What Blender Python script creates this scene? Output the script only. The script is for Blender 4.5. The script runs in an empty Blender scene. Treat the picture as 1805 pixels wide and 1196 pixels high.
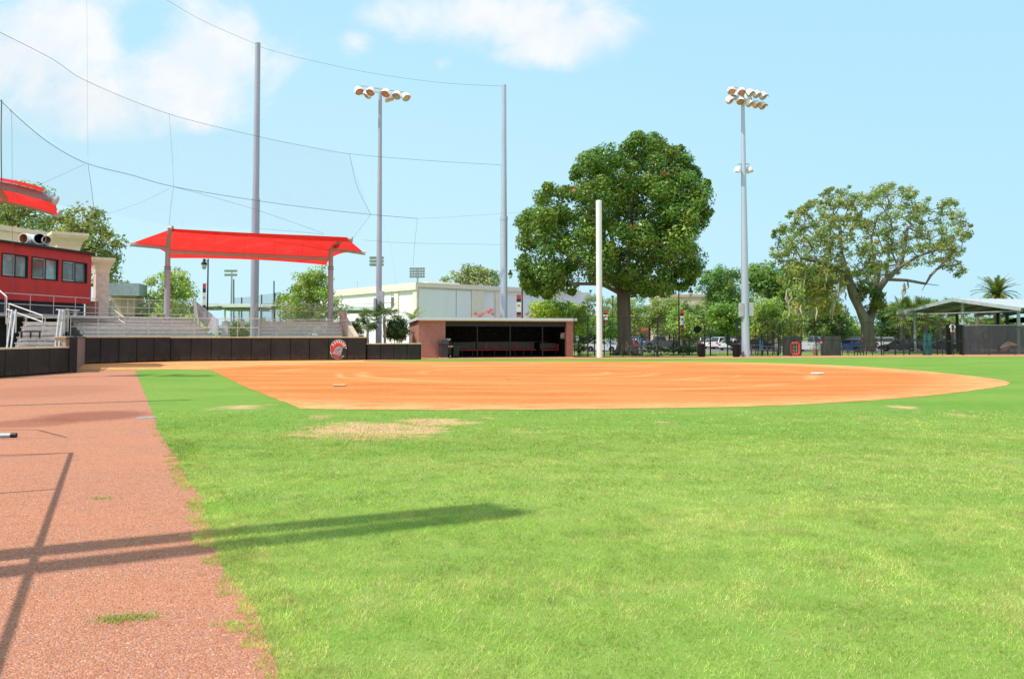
import bpy, bmesh, math, random
import numpy as np
from mathutils import Vector, Matrix
R = math.radians
rng = random.Random(7)
sc = bpy.context.scene
COL = sc.collection

# ---------------------------------------------------------------- camera model (photo 1805 x 1196)
F, HZ, EYE, PITCH = 1400.0, 590.0, 1.6, R(2.2)
CP, SP = math.cos(PITCH), math.sin(PITCH)
CY = HZ - F * math.tan(PITCH)

def ray(px, py):
    u = (px - 902.5) / F; v = (CY - py) / F
    return Vector((u, CP - v * SP, SP + v * CP))
def W(px, py, D):
    d = ray(px, py); t = D / d.y
    return Vector((d.x * t, D, EYE + d.z * t))
def G(px, py, z=0.0):
    d = ray(px, py); t = (z - EYE) / d.z
    return Vector((d.x * t, d.y * t, z))
def XAT(px, D, py=HZ):
    return W(px, py, D).x
def tz(y):
    return -0.4 * min(1.0, max(0.0, (y - 61.5) / 10.0))
def base(px, D):
    return Vector((XAT(px, D), D, tz(D)))

# ---------------------------------------------------------------- mesh builder
class MB:
    def __init__(s): s.v = []; s.f = []; s.uv = {}
    def add(s, vs, fs):
        o = len(s.v); s.v += [tuple(p) for p in vs]; s.f += [tuple(i + o for i in f) for f in fs]; return s
    def poly(s, *pts): return s.add(pts, [tuple(range(len(pts)))])
    def sheet(s, a, b, z0, z1, z0b=None, z1b=None):
        a = Vector(a); b = Vector(b); L = (Vector((b.x, b.y, 0)) - Vector((a.x, a.y, 0))).length
        z0b = z0 if z0b is None else z0b; z1b = z1 if z1b is None else z1b
        s.uv[len(s.f)] = [(0, z0), (L, z0b), (L, z1b), (0, z1)]
        return s.poly((a.x, a.y, z0), (b.x, b.y, z0b), (b.x, b.y, z1b), (a.x, a.y, z1))
    def box(s, c, size, rz=0.0, M=None):
        x, y, z = [q / 2 for q in size]
        vs = [Vector((i * x, j * y, k * z)) for i in (-1, 1) for j in (-1, 1) for k in (-1, 1)]
        m = M if M is not None else Matrix.Rotation(rz, 3, 'Z')
        vs = [m @ p + Vector(c) for p in vs]
        return s.add(vs, [(0, 1, 3, 2), (4, 6, 7, 5), (0, 4, 5, 1), (2, 3, 7, 6), (0, 2, 6, 4), (1, 5, 7, 3)])
    def bar(s, a, b, w, h=None):
        a = Vector(a); b = Vector(b); d = b - a; L = d.length
        if L < 1e-6: return s
        d /= L; up = Vector((0, 0, 1)) if abs(d.z) < .95 else Vector((0, 1, 0))
        sd = d.cross(up).normalized(); up = sd.cross(d)
        M = Matrix((d, sd, up)).transposed()
        return s.box((a + b) / 2, (L, w, h or w), M=M)
    def tube(s, pts, r, sides=8, cap=True):
        pts = [Vector(p) for p in pts]; n = len(pts)
        rs = list(r) if hasattr(r, '__len__') else [r] * n
        o = len(s.v); ref = None
        for i, p in enumerate(pts):
            d = (pts[min(i + 1, n - 1)] - pts[max(i - 1, 0)])
            d = d.normalized() if d.length > 1e-9 else Vector((0, 0, 1))
            if ref is None:
                ref = Vector((1, 0, 0)) if abs(d.x) < .8 else Vector((0, 1, 0))
            a = ref - d * ref.dot(d)
            if a.length < 1e-4: a = d.orthogonal()
            a.normalize(); ref = a; b = d.cross(a)
            for k in range(sides):
                t = 2 * math.pi * k / sides
                s.v.append(tuple(p + (a * math.cos(t) + b * math.sin(t)) * rs[i]))
        for i in range(n - 1):
            for k in range(sides):
                k2 = (k + 1) % sides
                s.f.append((o + i * sides + k, o + i * sides + k2, o + (i + 1) * sides + k2, o + (i + 1) * sides + k))
        if cap:
            s.f.append(tuple(o + k for k in reversed(range(sides))))
            s.f.append(tuple(o + (n - 1) * sides + k for k in range(sides)))
        return s
    def lathe(s, prof, c=(0, 0, 0), sides=16, M=None, cap=True):
        o = len(s.v); c = Vector(c); m = M or Matrix.Identity(3)
        for r, z in prof:
            for k in range(sides):
                t = 2 * math.pi * k / sides
                s.v.append(tuple(m @ Vector((r * math.cos(t), r * math.sin(t), z)) + c))
        for i in range(len(prof) - 1):
            for k in range(sides):
                k2 = (k + 1) % sides
                s.f.append((o + i * sides + k, o + i * sides + k2, o + (i + 1) * sides + k2, o + (i + 1) * sides + k))
        if cap:
            s.f.append(tuple(o + k for k in reversed(range(sides))))
            s.f.append(tuple(o + (len(prof) - 1) * sides + k for k in range(sides)))
        return s
    def prism(s, poly, lo, hi, fn=None):
        """2-D polygon pulled from lo to hi; fn maps (a, b, t) to a point."""
        fn = fn or (lambda a, b, t: (a, b, t)); n = len(poly)
        vs = [fn(a, b, lo) for a, b in poly] + [fn(a, b, hi) for a, b in poly]
        fs = [tuple(reversed(range(n))), tuple(range(n, 2 * n))]
        fs += [(i, (i + 1) % n, n + (i + 1) % n, n + i) for i in range(n)]
        return s.add(vs, fs)
    def grid(s, fn, nu, nv):
        o = len(s.v)
        for j in range(nv + 1):
            for i in range(nu + 1): s.v.append(tuple(fn(i / nu, j / nv)))
        for j in range(nv):
            for i in range(nu):
                a = o + j * (nu + 1) + i
                s.f.append((a, a + 1, a + nu + 2, a + nu + 1))
        return s
    def build(s, name, m, parent=None, world=False, smooth=False, bevel=0, solid=0):
        me = bpy.data.meshes.new(name)
        off = Vector((0, 0, 0))
        if world and parent is not None:
            r = parent
            while r.parent is not None: r = r.parent
            off = Vector(r.location)
        me.from_pydata([(p[0] - off.x, p[1] - off.y, p[2] - off.z) for p in s.v], [], s.f)
        if s.uv:
            ul = me.uv_layers.new(name='UVMap')
            for fi, co in s.uv.items():
                for k, li in enumerate(me.polygons[fi].loop_indices): ul.data[li].uv = co[k]
        else:
            b = bmesh.new(); b.from_mesh(me); bmesh.ops.recalc_face_normals(b, faces=b.faces); b.to_mesh(me); b.free()
        me.materials.append(m)
        if smooth:
            me.polygons.foreach_set('use_smooth', [True] * len(me.polygons))
            me.set_sharp_from_angle(angle=R(38))
        o = bpy.data.objects.new(name, me); COL.objects.link(o)
        if parent is not None: o.parent = parent
        if solid:
            q = o.modifiers.new('solid', 'SOLIDIFY'); q.thickness = solid; q.offset = 0
        if bevel:
            q = o.modifiers.new('bevel', 'BEVEL'); q.width = bevel; q.segments = 2; q.limit_method = 'ANGLE'
        return o

def thing(name, label, cat, loc=(0, 0, 0), rz=0.0, group=None):
    o = bpy.data.objects.new(name, None); COL.objects.link(o)
    o.empty_display_size = .2; o.location = loc; o.rotation_euler = (0, 0, rz)
    o['label'] = label; o['category'] = cat; o['kind'] = 'thing'
    if group: o['group'] = group
    return o
def tag(o, label, cat, group=None):
    o['label'] = label; o['category'] = cat; o['kind'] = 'thing'
    if group: o['group'] = group
    return o
def struct(o, kind='structure'):
    o['kind'] = kind; return o
def copy_tree(o, parent=None):
    c = o.copy(); COL.objects.link(c); c.parent = parent
    for ch in list(o.children): copy_tree(ch, c)
    return c

# ---------------------------------------------------------------- materials
def nodes(name):
    m = bpy.data.materials.new(name); m.use_nodes = True
    nt = m.node_tree; nt.nodes.clear()
    return m, nt, nt.nodes, nt.links
def N(nt, typ, **kw):
    n = nt.nodes.new(typ)
    for k, v in kw.items():
        if k.startswith('i_'):
            n.inputs[k[2:].replace('_', ' ')].default_value = v
        else: setattr(n, k, v)
    return n
def math_node(nt, op, a, b=None, clamp=False):
    n = nt.nodes.new('ShaderNodeMath'); n.operation = op; n.use_clamp = clamp
    for i, q in enumerate((a, b)):
        if q is None: continue
        if isinstance(q, (int, float)): n.inputs[i].default_value = q
        else: nt.links.new(q, n.inputs[i])
    return n.outputs[0]
def mixc(nt, fac, a, b, blend='MIX'):
    n = nt.nodes.new('ShaderNodeMix'); n.data_type = 'RGBA'; n.blend_type = blend
    for idx, q in ((0, fac), (6, a), (7, b)):
        if isinstance(q, (int, float)): n.inputs[idx].default_value = q
        elif isinstance(q, (tuple, list)): n.inputs[idx].default_value = (*q[:3], 1)
        else: nt.links.new(q, n.inputs[idx])
    return n.outputs[2]
def ramp(nt, val, lo, hi):
    n = nt.nodes.new('ShaderNodeMapRange'); n.interpolation_type = 'SMOOTHSTEP'
    nt.links.new(val, n.inputs[0]); n.inputs[1].default_value = lo; n.inputs[2].default_value = hi
    return n.outputs[0]
def noise(nt, vec, scale, detail=4, rough=.55, dist=0.0):
    n = N(nt, 'ShaderNodeTexNoise'); n.inputs['Scale'].default_value = scale
    n.inputs['Detail'].default_value = detail; n.inputs['Roughness'].default_value = rough
    n.inputs['Distortion'].default_value = dist
    if vec is not None: nt.links.new(vec, n.inputs['Vector'])
    return n.outputs['Fac']
def mapping(nt, vec, scale=(1, 1, 1), rot=(0, 0, 0), loc=(0, 0, 0)):
    n = N(nt, 'ShaderNodeMapping'); n.inputs['Scale'].default_value = scale
    n.inputs['Rotation'].default_value = rot; n.inputs['Location'].default_value = loc
    nt.links.new(vec, n.inputs['Vector']); return n.outputs[0]
def finish(nt, color, rough=.6, metal=0.0, spec=.5, height=None, bstr=.3, bdist=.02, emit=None):
    b = nt.nodes.new('ShaderNodeBsdfPrincipled'); o = nt.nodes.new('ShaderNodeOutputMaterial')
    if isinstance(color, tuple): b.inputs['Base Color'].default_value = (*color[:3], 1)
    else: nt.links.new(color, b.inputs['Base Color'])
    if isinstance(rough, (int, float)): b.inputs['Roughness'].default_value = rough
    else: nt.links.new(rough, b.inputs['Roughness'])
    b.inputs['Metallic'].default_value = metal; b.inputs['Specular IOR Level'].default_value = spec
    if height is not None:
        q = nt.nodes.new('ShaderNodeBump'); q.inputs['Strength'].default_value = bstr; q.inputs['Distance'].default_value = bdist
        nt.links.new(height, q.inputs['Height']); nt.links.new(q.outputs[0], b.inputs['Normal'])
    nt.links.new(b.outputs[0], o.inputs[0]); return b
MC = {}
def mat(name, col, rough=.6, metal=0.0, var=.18, scale=3.0, spec=.4, bump=0.0, streak=False):
    """plain surface with worn, uneven colour"""
    if name in MC: return MC[name]
    m, nt, ns, lk = nodes(name)
    co = N(nt, 'ShaderNodeTexCoord').outputs['Object']
    if streak: co2 = mapping(nt, co, (1, 1, .12))
    else: co2 = co
    n1 = noise(nt, co2, scale, 5, .6); n2 = noise(nt, co, scale * 9, 3, .6)
    f = math_node(nt, 'ADD', math_node(nt, 'MULTIPLY', n1, .65), math_node(nt, 'MULTIPLY', n2, .35))
    f = ramp(nt, f, .3, .7)
    lo = tuple(c * (1 - var) for c in col); hi = tuple(min(1, c * (1 + var)) for c in col)
    c = mixc(nt, f, lo, hi)
    finish(nt, c, rough, metal, spec, n2 if bump else None, bump, .01)
    MC[name] = m; return m

def leaf_mat(name, trans=.42, rough=.45):
    if name in MC: return MC[name]
    m, nt, ns, lk = nodes(name)
    a = N(nt, 'ShaderNodeAttribute', attribute_name='Col')
    b = nt.nodes.new('ShaderNodeBsdfPrincipled'); lk.new(a.outputs['Color'], b.inputs['Base Color'])
    b.inputs['Roughness'].default_value = rough; b.inputs['Specular IOR Level'].default_value = .3
    t = nt.nodes.new('ShaderNodeBsdfTranslucent')
    lk.new(mixc(nt, 1.0, a.outputs['Color'], (1.25, 1.35, .6), 'MULTIPLY'), t.inputs['Color'])
    mx = nt.nodes.new('ShaderNodeMixShader'); mx.inputs[0].default_value = trans
    lk.new(b.outputs[0], mx.inputs[1]); lk.new(t.outputs[0], mx.inputs[2])
    o = nt.nodes.new('ShaderNodeOutputMaterial'); lk.new(mx.outputs[0], o.inputs[0])
    MC[name] = m; return m

def brick_mat(name, c1, c2, mortar, scale=1.0):
    if name in MC: return MC[name]
    m, nt, ns, lk = nodes(name)
    co = N(nt, 'ShaderNodeTexCoord').outputs['Object']
    sp = N(nt, 'ShaderNodeSeparateXYZ'); lk.new(co, sp.inputs[0])
    u = math_node(nt, 'ADD', sp.outputs[0], sp.outputs[1])
    cb = N(nt, 'ShaderNodeCombineXYZ'); lk.new(u, cb.inputs[0]); lk.new(sp.outputs[2], cb.inputs[1])
    bt = N(nt, 'ShaderNodeTexBrick'); lk.new(cb.outputs[0], bt.inputs['Vector'])
    bt.inputs['Scale'].default_value = scale
    bt.inputs['Brick Width'].default_value = .21; bt.inputs['Row Height'].default_value = .072
    bt.inputs['Mortar Size'].default_value = .008; bt.inputs['Bias'].default_value = 0
    bt.inputs['Color1'].default_value = (*c1, 1); bt.inputs['Color2'].default_value = (*c2, 1); bt.inputs['Mortar'].default_value = (*mortar, 1)
    n1 = noise(nt, co, 2.5, 5, .6); n3 = noise(nt, co, 14, 2, .5)
    c = mixc(nt, ramp(nt, n1, .35, .75), bt.outputs['Color'], (.26, .2, .19))
    c = mixc(nt, ramp(nt, n3, .62, .75), c, tuple(q * 1.5 for q in c1))
    c2_ = mixc(nt, .45, bt.outputs['Color'], c)
    finish(nt, c2_, .85, 0, .2, bt.outputs['Fac'], -.5, .006)
    MC[name] = m; return m

def mesh_mat(name, col, pitch=.05, wire=.0038, diamond=True, extra=0.0):
    """woven wire or netting: really see-through between its strands"""
    if name in MC: return MC[name]
    m, nt, ns, lk = nodes(name)
    uv = N(nt, 'ShaderNodeUVMap').outputs[0]
    sp = N(nt, 'ShaderNodeSeparateXYZ'); lk.new(uv, sp.inputs[0])
    if diamond:
        a = math_node(nt, 'ADD', sp.outputs[0], sp.outputs[1]); b = math_node(nt, 'SUBTRACT', sp.outputs[0], sp.outputs[1])
        p = pitch * 1.414; w = wire / pitch
    else:
        a, b = sp.outputs[0], sp.outputs[1]; p = pitch; w = wire / pitch
    ln = []
    for q in (a, b):
        fr = math_node(nt, 'FRACT', math_node(nt, 'DIVIDE', q, p))
        ln.append(math_node(nt, 'LESS_THAN', fr, w))
    al = math_node(nt, 'MAXIMUM', ln[0], ln[1])
    if extra: al = math_node(nt, 'MAXIMUM', al, extra)
    d = nt.nodes.new('ShaderNodeBsdfPrincipled'); d.inputs['Base Color'].default_value = (*col, 1); d.inputs['Roughness'].default_value = .6
    d.inputs['Specular IOR Level'].default_value = .2
    t = nt.nodes.new('ShaderNodeBsdfTransparent'); mx = nt.nodes.new('ShaderNodeMixShader')
    lk.new(al, mx.inputs[0]); lk.new(t.outputs[0], mx.inputs[1]); lk.new(d.outputs[0], mx.inputs[2])
    o = nt.nodes.new('ShaderNodeOutputMaterial'); lk.new(mx.outputs[0], o.inputs[0])
    MC[name] = m; return m

def glass_mat(name, col, rough=.05):
    if name in MC: return MC[name]
    m, nt, ns, lk = nodes(name)
    co = N(nt, 'ShaderNodeTexCoord').outputs['Object']
    n1 = noise(nt, co, 1.1, 3)
    c = mixc(nt, ramp(nt, n1, .35, .65), tuple(q * .6 for q in col), col)
    finish(nt, c, rough, 0, .9); MC[name] = m; return m

galv = mat('galvanised_steel', (.52, .52, .55), .45, .3, .12, 4)
alum = mat('aluminium_plank', (.62, .58, .55), .4, .15, .14, 5, streak=False)
polepaint = mat('pole_paint', (.40, .42, .52), .5, .1, .1, 2, streak=True)
lightgrey = mat('pale_pole', (.47, .54, .66), .4, .25, .08, 2, streak=True)
white = mat('white_paint', (.79, .81, .83), .5, 0, .05, 2, streak=True)
black = mat('black_paint', (.014, .014, .016), .5, 0, .3, 4)
blackmat = mat('black_matt', (.009, .009, .010), .85, 0, .3, 3, spec=.2)
def pad_mat():
    m, nt, ns, lk = nodes('vinyl_pad'); tcn = N(nt, 'ShaderNodeTexCoord'); co = tcn.outputs['Object']; sp = N(nt, 'ShaderNodeSeparateXYZ'); lk.new(co, sp.inputs[0])
    n1 = noise(nt, co, 1.3, 5, .6); n2 = noise(nt, mapping(nt, co, (1, 1, .35)), 5, 5, .7); n3 = noise(nt, mapping(nt, co, (1, 1, 3)), 9, 3, .6)
    c = mixc(nt, ramp(nt, n1, .3, .7), (.012, .0115, .0125), (.024, .022, .023))
    dust = math_node(nt, 'MULTIPLY', ramp(nt, math_node(nt, 'ADD', sp.outputs[2], math_node(nt, 'MULTIPLY', n2, .5)), .75, .25), ramp(nt, n2, .35, .7))
    c = mixc(nt, math_node(nt, 'MULTIPLY', dust, .55), c, (.17, .085, .045))
    c = mixc(nt, math_node(nt, 'MULTIPLY', ramp(nt, n3, .66, .74), .3), c, (.09, .085, .085))
    finish(nt, c, .5, 0, .35, n1, .15, .03); return m
padmat = pad_mat()
concrete = mat('concrete', (.5, .42, .32), .9, 0, .18, 3, bump=.2)
cream = mat('cream_stucco', (.88, .70, .53), .9, 0, .08, 3, bump=.15)
tan = mat('tan_stucco', (.66, .50, .34), .9, 0, .1, 3, bump=.15)
whitewall = mat('white_stucco', (.88, .84, .92), .9, 0, .05, .8, bump=.1, streak=True)
redpaint = mat('red_panel', (.52, .035, .034), .55, 0, .14, 1.3, streak=True)
redsign = mat('red_plain', (.62, .03, .025), .5, 0, .08, 6)
# ---------------------------------------------------------------- camera, sun, sky
cd = bpy.data.cameras.new('camera'); cam = bpy.data.objects.new('camera', cd); COL.objects.link(cam)
cam.location = (0, 0, EYE); cam.rotation_euler = (R(90) + PITCH, 0, 0)
cd.sensor_width = 36; cd.lens = F / 1805 * 36; cd.clip_end = 6000; cd.clip_start = .05
cd.shift_y = (CY - 598.0) / 1805
sc.camera = cam
SAZ, SEL = R(25), R(58)                      # light travels along +x turned 25 deg towards +y
SUNH = Vector((math.cos(SAZ), math.sin(SAZ), 0))
ld = Vector((SUNH.x * math.cos(SEL), SUNH.y * math.cos(SEL), -math.sin(SEL)))
sd = bpy.data.lights.new('sun', 'SUN'); sd.energy = 4.6; sd.angle = R(.53); sd.color = (1.0, .95, .86)
so = bpy.data.objects.new('sun', sd); COL.objects.link(so)
so.rotation_euler = ld.to_track_quat('-Z', 'Y').to_euler(); so.location = (-30, -20, 60)

wd = bpy.data.worlds.new('World'); sc.world = wd; wd.use_nodes = True
nt = wd.node_tree; nt.nodes.clear(); lk = nt.links
sky = N(nt, 'ShaderNodeTexSky'); sky.sky_type = 'NISHITA'; sky.sun_disc = False
sky.sun_elevation = SEL; sky.sun_rotation = math.atan2(-SUNH.x, -SUNH.y)
sky.air_density = 1.0; sky.dust_density = 1.5; sky.ozone_density = 1.5
tc = N(nt, 'ShaderNodeTexCoord').outputs['Generated']
sp = N(nt, 'ShaderNodeSeparateXYZ'); lk.new(tc, sp.inputs[0])
z = math_node(nt, 'MAXIMUM', sp.outputs[2], 0.0)
skyc = mixc(nt, 1.0, sky.outputs[0], (.105, .105, .105), 'MULTIPLY')
hi_lo = mixc(nt, ramp(nt, z, 0.0, .6), (.66, .97, 1.08), (.47, .84, 1.08))
side = ramp(nt, sp.outputs[0], -.35, .75)
hi_lo = mixc(nt, math_node(nt, 'MULTIPLY', side, .45), hi_lo, (.41, .80, 1.08))
base_sky = mixc(nt, .9, skyc, hi_lo)
# clouds standing in the sky: position by direction (x/y, z/y)
yy = math_node(nt, 'MAXIMUM', sp.outputs[1], .05)
cu = math_node(nt, 'DIVIDE', sp.outputs[0], yy); cw = math_node(nt, 'DIVIDE', sp.outputs[2], yy)
cv = N(nt, 'ShaderNodeCombineXYZ'); lk.new(cu, cv.inputs[0]); lk.new(cw, cv.inputs[1])
na = noise(nt, mapping(nt, cv.outputs[0], (1, 1.35, 1), loc=(3.1, 1.7, 0)), 5.0, 9, .62, .6)
nb = noise(nt, cv.outputs[0], 16, 6, .6)
def cloud(px, py, rx, ry, gain=1.0):
    u0 = (px - 902.5) / F; w0 = (HZ - py) / F
    a = math_node(nt, 'DIVIDE', math_node(nt, 'SUBTRACT', cu, u0), rx / F)
    b = math_node(nt, 'DIVIDE', math_node(nt, 'SUBTRACT', cw, w0), ry / F)
    d = math_node(nt, 'SQRT', math_node(nt, 'ADD', math_node(nt, 'MULTIPLY', a, a), math_node(nt, 'MULTIPLY', b, b)))
    return math_node(nt, 'MULTIPLY', math_node(nt, 'SUBTRACT', 1.0, d, clamp=True), gain)
cl = None
for c in [(90, 50, 300, 170, 1.25), (330, 95, 230, 150, 1.5), (400, 80, 150, 130, 1.4), (190, 150, 280, 110, 1.2), (40, 90, 260, 150, 1.1), (200, 60, 330, 170, .8),
          (890, 20, 300, 80, 1.5), (1020, 45, 160, 85, 1.5), (960, 85, 130, 40, 1.0), (622, 71, 46, 34, 1.15), (775, 108, 28, 22, .7),
          (1060, -260, 600, 160, 1.2), (-500, -100, 420, 220, 1.2)]:
    q = cloud(*c); cl = q if cl is None else math_node(nt, 'MAXIMUM', cl, q)
hole = cloud(245, 42, 90, 60, .8)
cl = math_node(nt, 'SUBTRACT', cl, math_node(nt, 'MULTIPLY', hole, 1.0))
dens = math_node(nt, 'ADD', math_node(nt, 'MULTIPLY', cl, .78), math_node(nt, 'MULTIPLY', math_node(nt, 'SUBTRACT', na, .5), 2.7))
dens = math_node(nt, 'ADD', dens, math_node(nt, 'MULTIPLY', math_node(nt, 'SUBTRACT', nb, .5), .55))
den = ramp(nt, dens, .02, 1.0)
den = math_node(nt, 'MULTIPLY', den, ramp(nt, cl, .0, .22))
front = math_node(nt, 'GREATER_THAN', sp.outputs[1], .05)
den = math_node(nt, 'MULTIPLY', math_node(nt, 'MULTIPLY', den, front), .92)
ccol = mixc(nt, ramp(nt, nb, .3, .7), (.86, .93, 1.0), (1.0, 1.0, 1.0))
# broken bright cloud added overhead and behind the viewer as neutral fill light
back = math_node(nt, 'MULTIPLY', ramp(nt, noise(nt, mapping(nt, tc, (1, 1, 1.6)), 2.6, 6, .6), .38, .60), ramp(nt, math_node(nt, 'ADD', math_node(nt, 'MULTIPLY', sp.outputs[1], -1.0), math_node(nt, 'MULTIPLY', z, .55)), .02, .32))
base_sky = mixc(nt, math_node(nt, 'MULTIPLY', back, .9), base_sky, (.98, .97, .95))
fin = mixc(nt, den, base_sky, ccol)
bg = N(nt, 'ShaderNodeBackground'); lk.new(fin, bg.inputs['Color']); bg.inputs['Strength'].default_value = 1.0
# the Nishita sky is scaled to a tenth above; the background itself stays at one
wo = N(nt, 'ShaderNodeOutputWorld'); lk.new(bg.outputs[0], wo.inputs[0])

sc.view_settings.view_transform = 'Standard'; sc.view_settings.look = 'None'; sc.view_settings.exposure = 0
sc.render.engine = 'CYCLES'
sc.cycles.transparent_max_bounces = 24; sc.cycles.max_bounces = 6
sc.cycles.use_denoising = True
wd.cycles.sampling_method = 'MANUAL'; wd.cycles.sample_map_resolution = 512

# ---------------------------------------------------------------- ground materials
def grass_ground(name='turf', tint=(1, 1, 1)):
    m, nt, ns, lk = nodes(name)
    co = N(nt, 'ShaderNodeTexCoord').outputs['Object']
    big = noise(nt, mapping(nt, co, (.55, 1.0, 1), (0, 0, .5)), .38, 6, .62)
    mid = noise(nt, mapping(nt, co, (1, 1, 1)), 1.7, 5, .65)
    fine = noise(nt, co, 34, 5, .7); vfine = noise(nt, co, 160, 2, .6)
    T = lambda c: tuple(a * b for a, b in zip(c, tint))
    c = mixc(nt, ramp(nt, big, .34, .66), T((.165, .305, .042)), T((.255, .355, .072)))
    c = mixc(nt, math_node(nt, 'MULTIPLY', ramp(nt, mid, .45, .72), .6), c, T((.27, .36, .085)))
    c = mixc(nt, math_node(nt, 'MULTIPLY', ramp(nt, fine, .42, .75), .5), c, T((.33, .39, .11)))
    c = mixc(nt, math_node(nt, 'MULTIPLY', ramp(nt, fine, .48, .25), .6), c, T((.11, .23, .03)))
    c = mixc(nt, math_node(nt, 'MULTIPLY', ramp(nt, vfine, .5, .2), .35), c, T((.09, .19, .025)))
    m2 = noise(nt, mapping(nt, co, (1, .8, 1)), 5, 5, .72)
    c = mixc(nt, math_node(nt, 'MULTIPLY', ramp(nt, m2, .5, .28), .5), c, mixc(nt, 1.0, c, (.6, .72, .55), 'MULTIPLY'))
    c = mixc(nt, math_node(nt, 'MULTIPLY', ramp(nt, m2, .52, .72), .4), c, T((.40, .42, .14)))
    # greener and shorter toward the infield
    sp = N(nt, 'ShaderNodeSeparateXYZ'); lk.new(co, sp.inputs[0])
    c = mixc(nt, math_node(nt, 'MULTIPLY', ramp(nt, sp.outputs[1], 8, 17), .85), c, mixc(nt, 1.0, c, (.72, .86, .64), 'MULTIPLY'))
    wn = noise(nt, mapping(nt, co, (.7, 1.6, 1)), 1.35, 6, .68)
    wn2 = noise(nt, co, 5, 4, .7)
    wear = None
    for px, py, rx, ry, g in PATCHES:
        p = G(px, py); rxm = rx * p.y / F; rym = abs(G(px, py - ry).y - G(px, py + ry).y) / 2
        a = math_node(nt, 'DIVIDE', math_node(nt, 'SUBTRACT', sp.outputs[0], p.x), rxm)
        b = math_node(nt, 'DIVIDE', math_node(nt, 'SUBTRACT', sp.outputs[1], p.y), rym)
        d = math_node(nt, 'SQRT', math_node(nt, 'ADD', math_node(nt, 'MULTIPLY', a, a), math_node(nt, 'MULTIPLY', b, b)))
        q = math_node(nt, 'MULTIPLY', math_node(nt, 'SUBTRACT', 1.0, d, clamp=True), g)
        wear = q if wear is None else math_node(nt, 'MAXIMUM', wear, q)
    w = math_node(nt, 'ADD', wear, math_node(nt, 'MULTIPLY', math_node(nt, 'SUBTRACT', wn, .5), 1.5))
    w = math_node(nt, 'ADD', w, math_node(nt, 'MULTIPLY', math_node(nt, 'SUBTRACT', wn2, .5), .9))
    w = math_node(nt, 'MULTIPLY', ramp(nt, w, .34, .78), ramp(nt, wear, .02, .25))
    earth = mixc(nt, fine, (.50, .255, .14), (.78, .50, .30))
    c = mixc(nt, math_node(nt, 'MULTIPLY', w, .9), c, earth)
    h = math_node(nt, 'ADD', fine, math_node(nt, 'MULTIPLY', vfine, .6))
    finish(nt, c, .9, 0, .15, h, .45, .03)
    return m
PATCHES = [(650, 757, 220, 26, 1.15), (430, 717, 95, 10, .85), (760, 744, 130, 14, 1.0), (740, 757, 80, 14, 1.2), (1595, 718, 60, 8, .8), (1690, 731, 45, 7, .75),
           (930, 760, 110, 9, .55), (1400, 740, 150, 11, .46), (1180, 745, 140, 9, .44), (1520, 735, 120, 10, .48), (560, 735, 70, 8, .6), (860, 735, 90, 9, .5)]
turf = grass_ground()

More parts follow.
